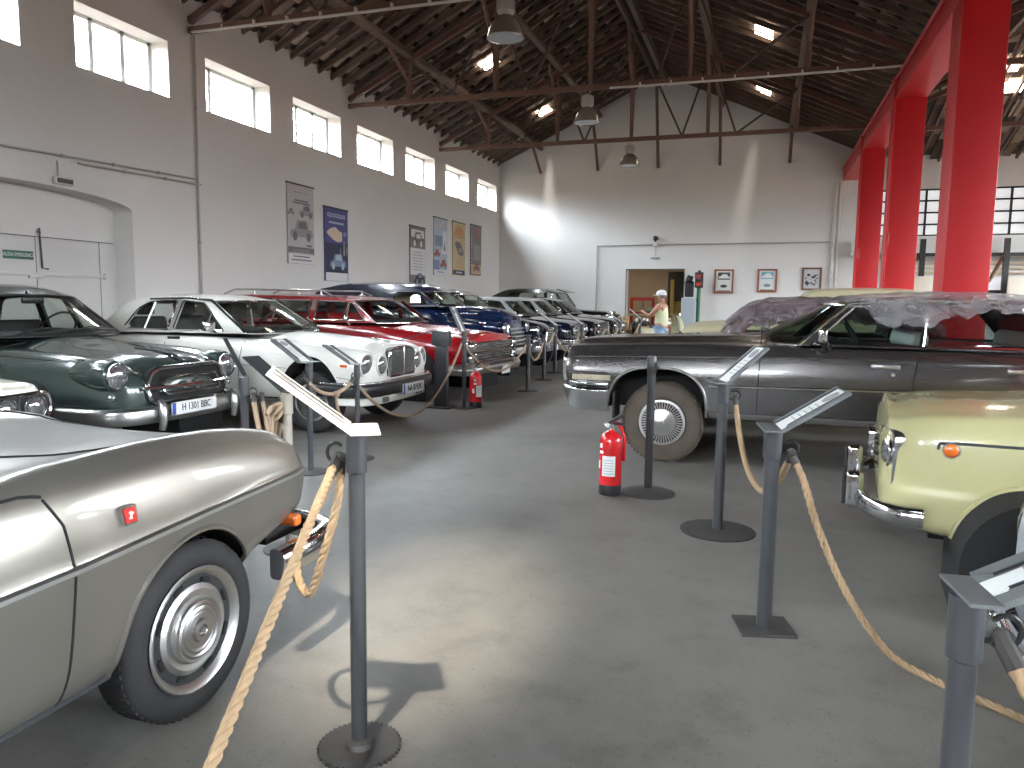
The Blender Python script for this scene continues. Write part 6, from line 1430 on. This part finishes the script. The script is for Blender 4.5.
    b = MB(); b.tube([(-.1, -.06, 1.04), (-.55, -.4, .88), (-.95, -.7, .78)], .008, 5); b.build('cable', 'charcoal', t)
    H = HOOK
    rope([H['L1'], Vector((-1.07, 1.53, .79)), Vector((-.92, 1.06, .60)), Vector((-.80, .7, .47))], 'thick sisal rope running down from the gear-based stand along the silver convertible', .0138)
    rope(catmull([H['L1']+Vector((.01, .012, 0)), (-1.220, 1.994, 0.831), (-1.285, 2.002, 0.629), (-1.358, 2.037, 0.494), (-1.456, 2.114, 0.529), (-1.473, 2.173, 0.628), (-1.401, 2.157, 0.745), (-1.334, 2.140, 0.859), H['L1']+Vector((-.01, .03, 0))], 10), 'thick sisal rope loop hanging from the gear-based stand near the convertible bumper', .0145)
    rope(catenary(H['L3'], H['L2'], .26, 24), 'worn rope looping between the two poles in front of the green saloon', .017, False, 'old_rope')
    rope(catenary(H['L3']+Vector((.03, .05, 0)), H['L2']+Vector((.01, .04, -.02)), .22, 24), 'second worn strand between the two poles before the green saloon', .014, False, 'old_rope')
    kn = MB()
    for k in range(3): kn.tube([Vector((-2.6, 3.6, .80+.012*k))+Vector((.035*math.cos(a), .028*math.sin(a), .034*math.sin(a+k))) for a in [2*PI*i/16 for i in range(16)]], .012, 7, closed=True)
    kn.tube([(-2.6, 3.57, .79), (-2.62, 3.57, .6), (-2.61, 3.56, .45)], .014, 7); kn.tube([(-2.6, 3.56, .84), (-2.6, 3.52, .80)], .015, 7)
    tag(kn.build('rope_knot', 'old_rope'), 'coiled rope knot tied on the beige pole', 'rope knot')
    rope(catenary(H['L4'], H['L5'], .13, 20), 'worn knotted rope between the two stands before the ivory saloon', .017, False, 'old_rope')
    kn = MB(); c = (H['L4']+H['L5'])/2+Vector((.02, .06, -.14))
    kn.sphere(c, (.035, .035, .03), 8); kn.tube([c, c+Vector((.01, 0, -.1)), c+Vector((.03, 0, -.17))], .014, 7); kn.sphere(c+Vector((.03, 0, -.19)), (.028, .028, .04), 8); tag(kn.build('rope_knot', 'old_rope'), 'hanging knotted rope tail in front of the ivory saloon', 'rope knot')
    rope(catenary(H['L5'], H['L6'], .62, 40), 'rope sagging low across the front of the ivory saloon', .015, False, 'old_rope')
    rope(catenary(H['L6'], H['F1'], .42, 30), 'rope across the front of the red estate', .018, False, 'old_rope')
    rope(catenary(H['F1'], H['F2'], .3, 24), 'rope across the front of the blue van', .02, False, 'old_rope')
    rope(catenary(H['F2'], H['F3'], .12, 24), 'short taut rope before the dark navy rounded saloon', .02, False, 'old_rope')
    rope(catenary(H['F3'], H['F4'], .42, 24), 'deep sagging rope before the wheel of the black car with oblong grille', .02, False, 'old_rope')
    rope(catenary(H['F4'], H['F5'], .3, 24), 'rope before the oblong chrome grille', .02, False, 'old_rope')
    rope(catenary(H['F5'], H['F6'], .2, 20), 'rope joining the plain post and the stand by the black low saloon', .02, False, 'old_rope')
    rope(catenary(H['F6'], H['F7'], .35, 24), 'last rope of the line, running to the furthest reading stand', .022, False, 'old_rope')
    rope(catenary(H['R2'], H['R1'], .34, 34, 1.1), 'rope between the two reading stands beside the grey bronze saloon', .0165, False, 'rope')
    fl = [H['R1'], (.20, 3.42, .70), (.26, 3.40, .52), (.36, 3.36, .30), (.47, 3.31, .13), (.57, 3.25, .035), (.68, 3.15, .018), (.80, 3.04, .018), (.93, 2.93, .018), (1.05, 2.82, .018), (1.1, 2.6, .02), (.95, 2.3, .12), (.72, 1.95, .5), H['R0']+Vector((.01, .02, 0))]
    rope(catmull([Vector(p) for p in fl], 8), 'sisal rope dropping from the square-based stand and trailing on the floor', .0165)
    rope(catenary(H['R0'], (.95, .75, .75), .25, 20), 'thick sisal rope leaving the nearest stand towards the lower right', .016)
    extinguisher(-1.04, 5.56, 'red fire extinguisher on the floor beside the black barrier post', 1.02, .15)
    extinguisher(-3.66, 9.52, 'red fire extinguisher on the floor in front of the red estate', 1.02, 1.2)

# ---------------------------------------------------------------- the visitor
def skin(name, V, E, R, mat, parent, sub=2):
    me = bpy.data.meshes.new(name); me.from_pydata([tuple(v) for v in V], E, []); o = bpy.data.objects.new(name, me); COL.objects.link(o)
    md = o.modifiers.new('s', 'SKIN'); sv = me.skin_vertices[0].data
    for i, r in enumerate(R): sv[i].radius = r if isinstance(r, tuple) else (r, r)
    sv[0].use_root = True
    sb = o.modifiers.new('d', 'SUBSURF'); sb.levels = sub; sb.render_levels = sub
    dg = bpy.context.evaluated_depsgraph_get(); dg.update(); m2 = bpy.data.meshes.new_from_object(o.evaluated_get(dg)); o.modifiers.clear(); o.data = m2; bpy.data.meshes.remove(me); m2.name = name
    m2.materials.clear(); m2.materials.append(M[mat]); finish(m2, 80); o.parent = parent
    return o
def visitor():
    M['skin'] = plain('skin', (.40, .19, .12), .55); M['tank'] = plain('pale_yellow_cotton', (.66, .68, .44), .85); M['jeans'] = plain('pale_denim', (.30, .44, .64), .9, noise=.15, nscale=12); M['cap'] = plain('white_cap', (.78, .80, .85), .8); M['hair'] = plain('grey_hair', (.18, .16, .15), .8)
    t = empty('person', 'man in white cap, pale yellow sleeveless top and light blue jeans, looking into the doorway', 'person', (-2.07, 16.6, 0), 2.75)
    V = []; E = []; R = []
    def add(p, r, prev=None):
        V.append(p); R.append(r); i = len(V)-1
        if prev is not None: E.append((prev, i))
        return i
    pel = add((0, 0, .93), (.13, .15)); sp = add((0, 0, 1.08), (.12, .14), pel); ch = add((.0, 0, 1.26), (.13, .165), sp); nb = add((-.01, 0, 1.38), (.085, .10), ch); nk = add((.0, 0, 1.44), .055, nb); hb = add((.025, 0, 1.52), (.08, .07), nk); ht = add((.025, 0, 1.60), (.088, .075), hb); add((.02, 0, 1.66), (.06, .055), ht)
    for s in (-1, 1):
        h = add((0, s*.09, .86), .092, pel); k = add((.02, s*.10, .48), .062, h); a = add((-.01, s*.105, .10), .042, k); f = add((.03, s*.11, .045), (.04, .03), a); add((.15, s*.115, .035), (.042, .022), f)
        sh = add((-.01, s*.175, 1.36), .058, nb)
        el = (.10, s*.25, 1.13) if s < 0 else (.17, s*.23, 1.16); wr = (.30, s*.20, 1.16) if s < 0 else (.36, s*.14, 1.24)
        e = add(el, .042, sh); w = add(wr, .029, e); d = (Vector(wr)-Vector(el)).normalized(); pm = Vector(wr)+d*.06; p = add(tuple(pm), (.036, .02), w)
        for q in range(4): a1 = pm+d*.05+Vector((0, (q-1.5)*.02, .0)); i1 = add(tuple(a1), .0085, p); add(tuple(a1+d*(.035 if q in (0, 3) else .045)+Vector((0, 0, -.015))), .0075, i1)
        i1 = add(tuple(pm+Vector((0, -s*.04, .02))), .009, p); add(tuple(pm+Vector((0, -s*.05, .03))+d*.03), .008, i1)
    skin('body', V, E, R, 'skin', t)
    skin('tank_top', [(0, 0, .90), (0, 0, 1.08), (0, 0, 1.26), (-.01, 0, 1.36), (-.01, .09, 1.41), (-.01, -.09, 1.41)], [(0, 1), (1, 2), (2, 3), (3, 4), (3, 5)], [(.155, .175), (.15, .165), (.155, .185), (.115, .13), (.06, .055), (.06, .055)], 'tank', t)
    skin('jeans', [(0, 0, 1.02), (0, .092, .84), (.02, .102, .48), (-.01, .107, .09), (0, -.092, .84), (.02, -.102, .48), (-.01, -.107, .09)], [(0, 1), (1, 2), (2, 3), (0, 4), (4, 5), (5, 6)], [(.145, .16), .112, .08, .07, .112, .08, .07], 'jeans', t)
    b = MB(); b.sphere((.005, 0, 1.60), (.098, .084, .09), 10); b.v = [(min(x, .05), y, max(z, 1.555)) for x, y, z in b.v]; b.build('hair', 'hair', t)
    b = MB(); b.lathe([(.098, 0), (.1, .03), (.088, .075), (.05, .105), (0, .112)], 24, Matrix.Translation((.02, 0, 1.615)) @ Matrix.Diagonal((1.12, .98, 1, 1))); cp = b.build('cap', 'cap', t)
    b = MB(); b.prism([(.1+.11*math.cos(q), .085*math.sin(q)) for q in [-PI/2+PI*i/14 for i in range(15)]], lambda x, y, d: (x, y, 1.625-.25*(x-.1)*.6+d-1.2*y*y), 0, .007); b.build('cap_peak', 'cap', cp)
    for s in (-1, 1):
        b = MB(); b.sphere((.02, s*.078, 1.575), (.022, .012, .034), 7); b.build('ear', 'skin', t)
        b = MB(); b.sphere((.098, s*.03, 1.60), (.008, .012, .008), 6); b.build('eye', 'white_sticker', t)
    b = MB(); b.sphere((.112, 0, 1.575), (.02, .014, .024), 7); b.build('nose', 'skin', t)
    b = MB(); b.sphere((.098, 0, 1.535), (.008, .026, .007), 6); b.build('mouth', plain('lips', (.3, .11, .09), .5), t)
    [MB().box((.075, y, .03), (.26, .1, .06), bev=.03).build('shoe', 'white_sticker', t) for y in (-.115, .115)]

# ---------------------------------------------------------------- engines and gear by the doorway
def engine(x, y, label, h=.95, mat='eng_tan', rz=0., kind=0):
    t = empty('engine', label, 'engine', (x, y, 0), rz, 'old engines shown by the doorway')
    b = MB()
    for dx in (-.25, .25):
        for dy in (-.18, .18): b.tube([(dx*1.15, dy*1.2, 0), (dx, dy, h-.5)], .02, 6)
    b.box((0, 0, h-.5), (.62, .46, .03)); b.build('stand_frame', 'charcoal', t)
    b = MB(); b.box((0, 0, h-.28), (.5, .34, .36), bev=.04); b.lathe([(.16, 0), (.18, .03), (.16, .06)], 18, frame4((.28, 0, h-.36), (0, 1, 0), (0, 0, 1), (1, 0, 0))); b.build('engine_block', mat, t)
    b = MB()
    for k in range(4): b.lathe([(.05, 0), (.06, .02), (.05, .04), (.06, .06), (.05, .08), (.04, .13), (0, .14)], 12, Matrix.Translation((-.18+.12*k, 0, h-.12)))
    b.build('cylinders', 'alu' if kind else mat, t)
    b = MB()
    for k in range(4): b.tube(catmull([(-.18+.12*k, -.17, h-.22), (-.18+.12*k, -.27, h-.25), (-.14+.1*k, -.3, h-.4)], 4), .022, 6)
    b.tube([(-.28, -.31, h-.42), (.3, -.31, h-.46)], .03, 7); b.build('exhaust_manifold', 'eng_rust', t)
    b = MB(); b.lathe([(.0, 0), (.17, 0), (.18, .02), (.05, .03), (0, .03)], 20, frame4((.36, 0, h-.3), (0, 1, 0), (0, 0, 1), (1, 0, 0))); b.build('fan_pulley', 'charcoal', t)
def gear():
    M['eng_tan'] = plain('tan_engine_paint', (.42, .29, .15), .5, .2, noise=.3, nscale=10); M['eng_rust'] = plain('rusty_iron', (.2, .09, .05), .8, noise=.3, nscale=12); M['eng_black'] = plain('oily_iron', (.03, .027, .025), .45, .4)
    M['press_red'] = plain('press_red', (.4, .03, .03), .4); M['cover_green'] = plain('green_cover', (.02, .16, .11), .6); M['lift_yellow'] = plain('lift_yellow', (.58, .43, .10), .45); M['tarp'] = plain('pale_green_cloth', (.45, .5, .33), .8)
    sp = [(-4.35, 24.6, .98, 'eng_tan', 0), (-3.7, 24.7, .92, 'eng_black', 1), (-3.0, 24.7, .95, 'eng_tan', 1), (-3.55, 23.6, .8, 'eng_black', 0), (-3.35, 22.9, .72, 'eng_tan', 0), (-2.75, 23.6, .85, 'eng_rust', 1)]
    lb = ['tan engine on a stand at the left jamb of the doorway', 'oily black engine on a stand before the doorway', 'tan engine with bright cylinders in front of the doorway centre', 'low dark engine beside the black low saloon nose', 'low tan engine nearest along the rope line end', 'rusty brown engine right behind the man in the white cap']
    for k, (x, y, h, m, kd) in enumerate(sp): engine(x, y, lb[k], h, m, .3*k, kd)
    t = empty('workshop_press', 'red workshop press frame inside the annex beyond the doorway', 'machine', (-4.3, 28.6, 0))
    b = MB()
    for x in (-.4, .4): b.box((x, 0, .8), (.1, .1, 1.6))
    b.box((0, 0, 1.58), (.9, .12, .12)); b.box((0, 0, 1.05), (.9, .12, .1)); b.build('frame', 'press_red', t)
    b = MB(); b.lathe([(.06, 0), (.06, .35), (.03, .36), (.03, .45)], 12, Matrix.Translation((0, 0, 1.12))); b.build('ram', 'dull_chrome', t)
    t = empty('workbench', 'bench with pale green cloth top inside the annex', 'bench', (-4.2, 27.3, 0))
    b = MB(); b.box((0, 0, 1.0), (1.7, .7, .08), bev=.02); b.build('top', 'tarp', t)
    for dx in (-.75, .75):
        for dy in (-.28, .28): b = MB(); b.box((dx, dy, .48), (.07, .07, .96)); b.build('leg', 'charcoal', t)
    b = MB(); b.sphere((-3.62, 27.2, 1.08), (.36, .3, .2), 10); b.v = [(x, y, max(z, 1.042)) for x, y, z in b.v]; tag(b.build('covered_machine', 'cover_green'), 'green cloth-covered machine on the bench in the annex', 'machine')
    t = empty('vehicle_lift', 'yellow two-post lift inside the annex at the right of the doorway', 'lift', (-2.75, 28.3, 0))
    for x in (-.42, .2): b = MB(); b.box((x, 0, 1.15), (.13, .16, 2.3)); b.build('post', 'lift_yellow', t)
    b = MB(); b.box((-.1, .15, .75), (.5, .06, 1.5)); b.build('panel', 'lift_yellow', t)
    b = MB(); b.box((-2.75, 29.0, 1.3), (1.3, .5, 2.6), bev=.02); tag(b.build('dark_locker', 'eng_black'), 'tall dark locker behind the yellow lift posts', 'locker')
    t = empty('scooter_fairing', 'cream curved scooter body beside the doorway, right of the man', 'scooter', (-2.35, 22.4, 0), .5)
    b = MB()
    rows = [[(.3*math.cos(a)*w-.1, .32*math.sin(a)*w, z) for a in [-1.3+2.6*i/10 for i in range(11)]] for z, w in ((.25, .7), (.5, .95), (.75, 1.), (.95, .8), (1.08, .45))]
    b.grid(rows); b.grid([[(x-.02, y*.95, z) for x, y, z in r] for r in rows], flip=True); b.build('leg_shield', 'olive', t)
    b = MB(); b.tube([(-.05, -.33, 1.12), (-.08, 0, 1.08), (-.05, .33, 1.12)], .018, 7); b.tube([(-.05, 0, 1.1), (.12, 0, .3)], .03, 8); b.build('handlebar', 'chrome', t)
    b = MB(); m4 = frame4((.2, 0, .25), (1, 0, 0), (0, 0, 1)); b.lathe([(.12, -.05), (.24, -.045), (.25, 0), (.24, .045), (.12, .05)], 24, m4); b.build('front_wheel', 'rubber', t)
    b = MB(); b.box((-.75, 0, .5), (.8, .3, .45), bev=.12); b.build('rear_body', 'olive', t)
    b = MB(); m4 = frame4((-.9, 0, .25), (1, 0, 0), (0, 0, 1)); b.lathe([(.12, -.05), (.24, -.045), (.25, 0), (.24, .045), (.12, .05)], 24, m4); b.build('rear_wheel', 'rubber', t)

# ---------------------------------------------------------------- plastic sheets thrown over two cars
def plastic_material(name, tint, dens):
    m = bpy.data.materials.new(name); m.use_nodes = True; nt = m.node_tree; nt.nodes.clear(); N = nt.nodes.new
    o = N('ShaderNodeOutputMaterial'); t = N('ShaderNodeBsdfTransparent'); p = N('ShaderNodeBsdfPrincipled'); mx = N('ShaderNodeMixShader')
    p.inputs['Base Color'].default_value = c4(tint); p.inputs['Roughness'].default_value = .22
    tc = N('ShaderNodeTexCoord'); n = N('ShaderNodeTexNoise'); n.inputs['Scale'].default_value = 5; n.inputs['Detail'].default_value = 5; n.inputs['Distortion'].default_value = .8
    nt.links.new(tc.outputs['Object'], n.inputs['Vector']); r = N('ShaderNodeMapRange'); r.inputs['From Min'].default_value = .3; r.inputs['From Max'].default_value = .75; r.inputs['To Min'].default_value = dens*.75; r.inputs['To Max'].default_value = min(1, dens*1.3)
    nt.links.new(n.outputs['Fac'], r.inputs['Value']); nt.links.new(r.outputs[0], mx.inputs[0])
    b = N('ShaderNodeBump'); b.inputs['Strength'].default_value = .5; b.inputs['Distance'].default_value = .03; nt.links.new(n.outputs['Fac'], b.inputs['Height']); nt.links.new(b.outputs[0], p.inputs['Normal'])
    nt.links.new(t.outputs[0], mx.inputs[1]); nt.links.new(p.outputs[0], mx.inputs[2]); nt.links.new(mx.outputs[0], o.inputs[0])
    return m
def sheet(car, s0, s1, roofz_, hw_, droop, label, mat, seed=1, ns=60):
    # cloth draped over the cabin: u runs along the car, v from hem to hem
    rnd = random.Random(seed); ph = [rnd.random()*6 for _ in range(8)]
    wob = lambda a, b: .010*math.sin(9*a+ph[0]+3*b)+.008*math.sin(17*a-5*b+ph[1])+.006*math.sin(31*a+11*b+ph[2])+.006*math.sin(23*b+7*a+ph[3])
    R = car.root; M4 = Matrix.Translation(R.location) @ Matrix.Rotation(R.rotation_euler[2], 4, 'Z')
    rows = []
    for i in range(ns+1):
        q = s0+(s1-s0)*i/ns; zr, hr = roofz_(q), hw_(q); row = []
        for sg in (-1, 1):
            dr = droop(q, sg)+.02*math.sin(21*q+ph[4]*sg)+.012*math.sin(47*q+ph[5]); side = []
            for k in range(13):
                t = 1-k/12; z = zr-.0-dr*t; y = hr+.02+(car.ymap(q, max(z, car.zbelt))-car.ymap(q, zr) if True else 0)+abs(wob(q, t*2))*1.2+.006
                side.append((y, z))
            if sg < 0: row += [(-y, z) for y, z in side]
            top = [(hr*(-1+2*k/14), zr+.03*(1-abs(-1+2*k/14)**2.4)+.012+abs(wob(q, k*.35))) for k in range(15)] if sg < 0 else []
            row += top
            if sg > 0: row += [(y, z) for y, z in side[::-1]]
        rows.append([M4 @ Vector((-q+.01*math.sin(5*j+q*8), y, z)) for j, (y, z) in enumerate(row)])
    b = MB(); b.grid(rows); return tag(b.build('plastic_sheet', mat, smooth=50), label, 'plastic sheet', 'plastic dust sheets')
def sheets():
    M['plastic'] = plastic_material('clear_plastic', (.50, .51, .53), .42); M['plastic2'] = plastic_material('pinkish_plastic', (.17, .13, .145), .72)
    c = CARS['bronze']
    rz = lambda q: float(pchip([2.3, 2.44, 2.8, 3.3, 3.8, 4.05, 4.5, 4.8], [1.44, 1.475, 1.505, 1.52, 1.505, 1.47, 1.16, 1.13], [q])[0])
    hw = lambda q: .70 if q < 4.05 else .70+.2*(min(q, 4.5)-4.05)/.45
    dr = lambda q, sg: float(pchip([2.2, 2.5, 2.7, 2.95, 3.1, 3.3, 3.7, 4.0, 4.8], [.0, .04, .2, .24, .2, .15, .10, .25, .12], [q])[0])
    sheet(c, 2.42, 4.6, rz, hw, dr, 'crumpled clear plastic sheet over the roof of the grey bronze saloon', 'plastic', 4)
    c = CARS['mar']
    rz = lambda q: float(pchip([1.05, 1.3, 1.6, 2.4, 3.0, 3.4], [1.16, 1.38, 1.475, 1.49, 1.46, 1.2], [q])[0])
    sheet(c, 1.05, 3.4, rz, lambda q: .66, lambda q, sg: .22+.05*math.sin(q*5), 'pinkish grey plastic sheet draped over the maroon convertible hood', 'plastic2', 9)

# ---------------------------------------------------------------- light and camera
def lights_camera():
    w = bpy.data.worlds.new('daylight'); SC.world = w; w.use_nodes = True; nt = w.node_tree; nt.nodes.clear(); N = nt.nodes.new
    o = N('ShaderNodeOutputWorld'); b = N('ShaderNodeBackground'); tc = N('ShaderNodeTexCoord'); sx = N('ShaderNodeSeparateXYZ'); r = N('ShaderNodeValToRGB'); mr = N('ShaderNodeMapRange')
    nt.links.new(tc.outputs['Generated'], sx.inputs[0]); nt.links.new(sx.outputs['Z'], mr.inputs['Value']); mr.inputs['From Min'].default_value = -1; mr.inputs['From Max'].default_value = 1
    nt.links.new(mr.outputs[0], r.inputs[0]); e = r.color_ramp.elements
    e[0].position = .0; e[0].color = (.022, .017, .013, 1); e[1].position = 1.; e[1].color = (.86, .93, 1., 1)
    k = e.new(.49); k.color = (.034, .026, .02, 1); k = e.new(.51); k.color = (.06, .06, .06, 1); k = e.new(.56); k.color = (.22, .23, .24, 1); k = e.new(.66); k.color = (.84, .91, 1., 1)
    nt.links.new(r.outputs[0], b.inputs[0]); b.inputs[1].default_value = WORLD; nt.links.new(b.outputs[0], o.inputs[0])
    def spot(loc, target, energy, size, blend, color=(1, .93, .82), rad=.2, scale=(1, 1, 1), name='roof_daylight', roll=0.):
        l = bpy.data.lights.new(name, 'SPOT'); l.energy = energy; l.spot_size = size; l.spot_blend = blend; l.color = color; l.shadow_soft_size = rad
        ob = bpy.data.objects.new(name, l); COL.objects.link(ob); ob.location = loc; d = Vector(target)-Vector(loc); ob.rotation_euler = (d.to_track_quat('-Z', 'Y').to_matrix() @ Matrix.Rotation(roll, 3, 'Z')).to_euler(); ob.scale = scale
        return ob
    spot((-1.15, -1.0, 7.6), (-1.42, 3.05, 0), PATCH, .29, 1., (1, .89, .73), rad=.12, scale=(.6, 1, 1), roll=.12)
    spot((-6.66, 23.2, 7.15), (-7.25, 25.83, 3.6), STREAK*2.2, 1.5, 1., (1, .93, .82), .1, (.10, 1, 1))
    spot((-.25, 23.1, 7.15), (-.75, 25.83, 4.6), STREAK, 1.3, 1., (1, .93, .82), .1, (.12, 1, 1), roll=-.2)
    a = bpy.data.lights.new('annex_lamp', 'AREA'); a.energy = 45; a.size = 1.2; a.color = (1, .86, .66); ao = bpy.data.objects.new('annex_lamp', a); COL.objects.link(ao); ao.location = (-4.9, 28.0, 3.3)
    cam = bpy.data.cameras.new('camera'); co = bpy.data.objects.new('camera', cam); COL.objects.link(co)
    cam.sensor_width = 36; cam.lens = 753.03/1024*36; cam.clip_end = 200
    pi_, ya, ro = 0.109856687, 0.318479749, 0.0120798485
    fw = Vector((-math.sin(ya)*math.cos(pi_), math.cos(ya)*math.cos(pi_), -math.sin(pi_))); rt = Vector((math.cos(ya), math.sin(ya), 0)); up = rt.cross(fw)
    r2 = rt*math.cos(ro)+up*math.sin(ro); u2 = -rt*math.sin(ro)+up*math.cos(ro)
    co.matrix_world = Matrix(((r2.x, u2.x, -fw.x, 0), (r2.y, u2.y, -fw.y, 0), (r2.z, u2.z, -fw.z, 1.45), (0, 0, 0, 1)))
    SC.camera = co
    v = SC.view_settings; v.view_transform = 'Standard'; v.look = 'None'; v.gamma = 1; v.use_curve_mapping = False; v.exposure = EXPO
    SC.cycles.max_bounces = 9; SC.cycles.diffuse_bounces = 6; SC.cycles.glossy_bounces = 4; SC.cycles.transparent_max_bounces = 24; SC.cycles.transmission_bounces = 4
    SC.cycles.caustics_reflective = False; SC.cycles.caustics_refractive = False; SC.cycles.sample_clamp_indirect = 6.
    SC.cycles.use_denoising = True
WORLD, PATCH, STREAK, EXPO = 105., 5200., 110., .12
M['old_pole'] = plain('beige_pole', (.30, .27, .22), .5, noise=.15)
build_structure(); fittings(); stands_and_ropes(); visitor(); gear(); sheets(); lights_camera()
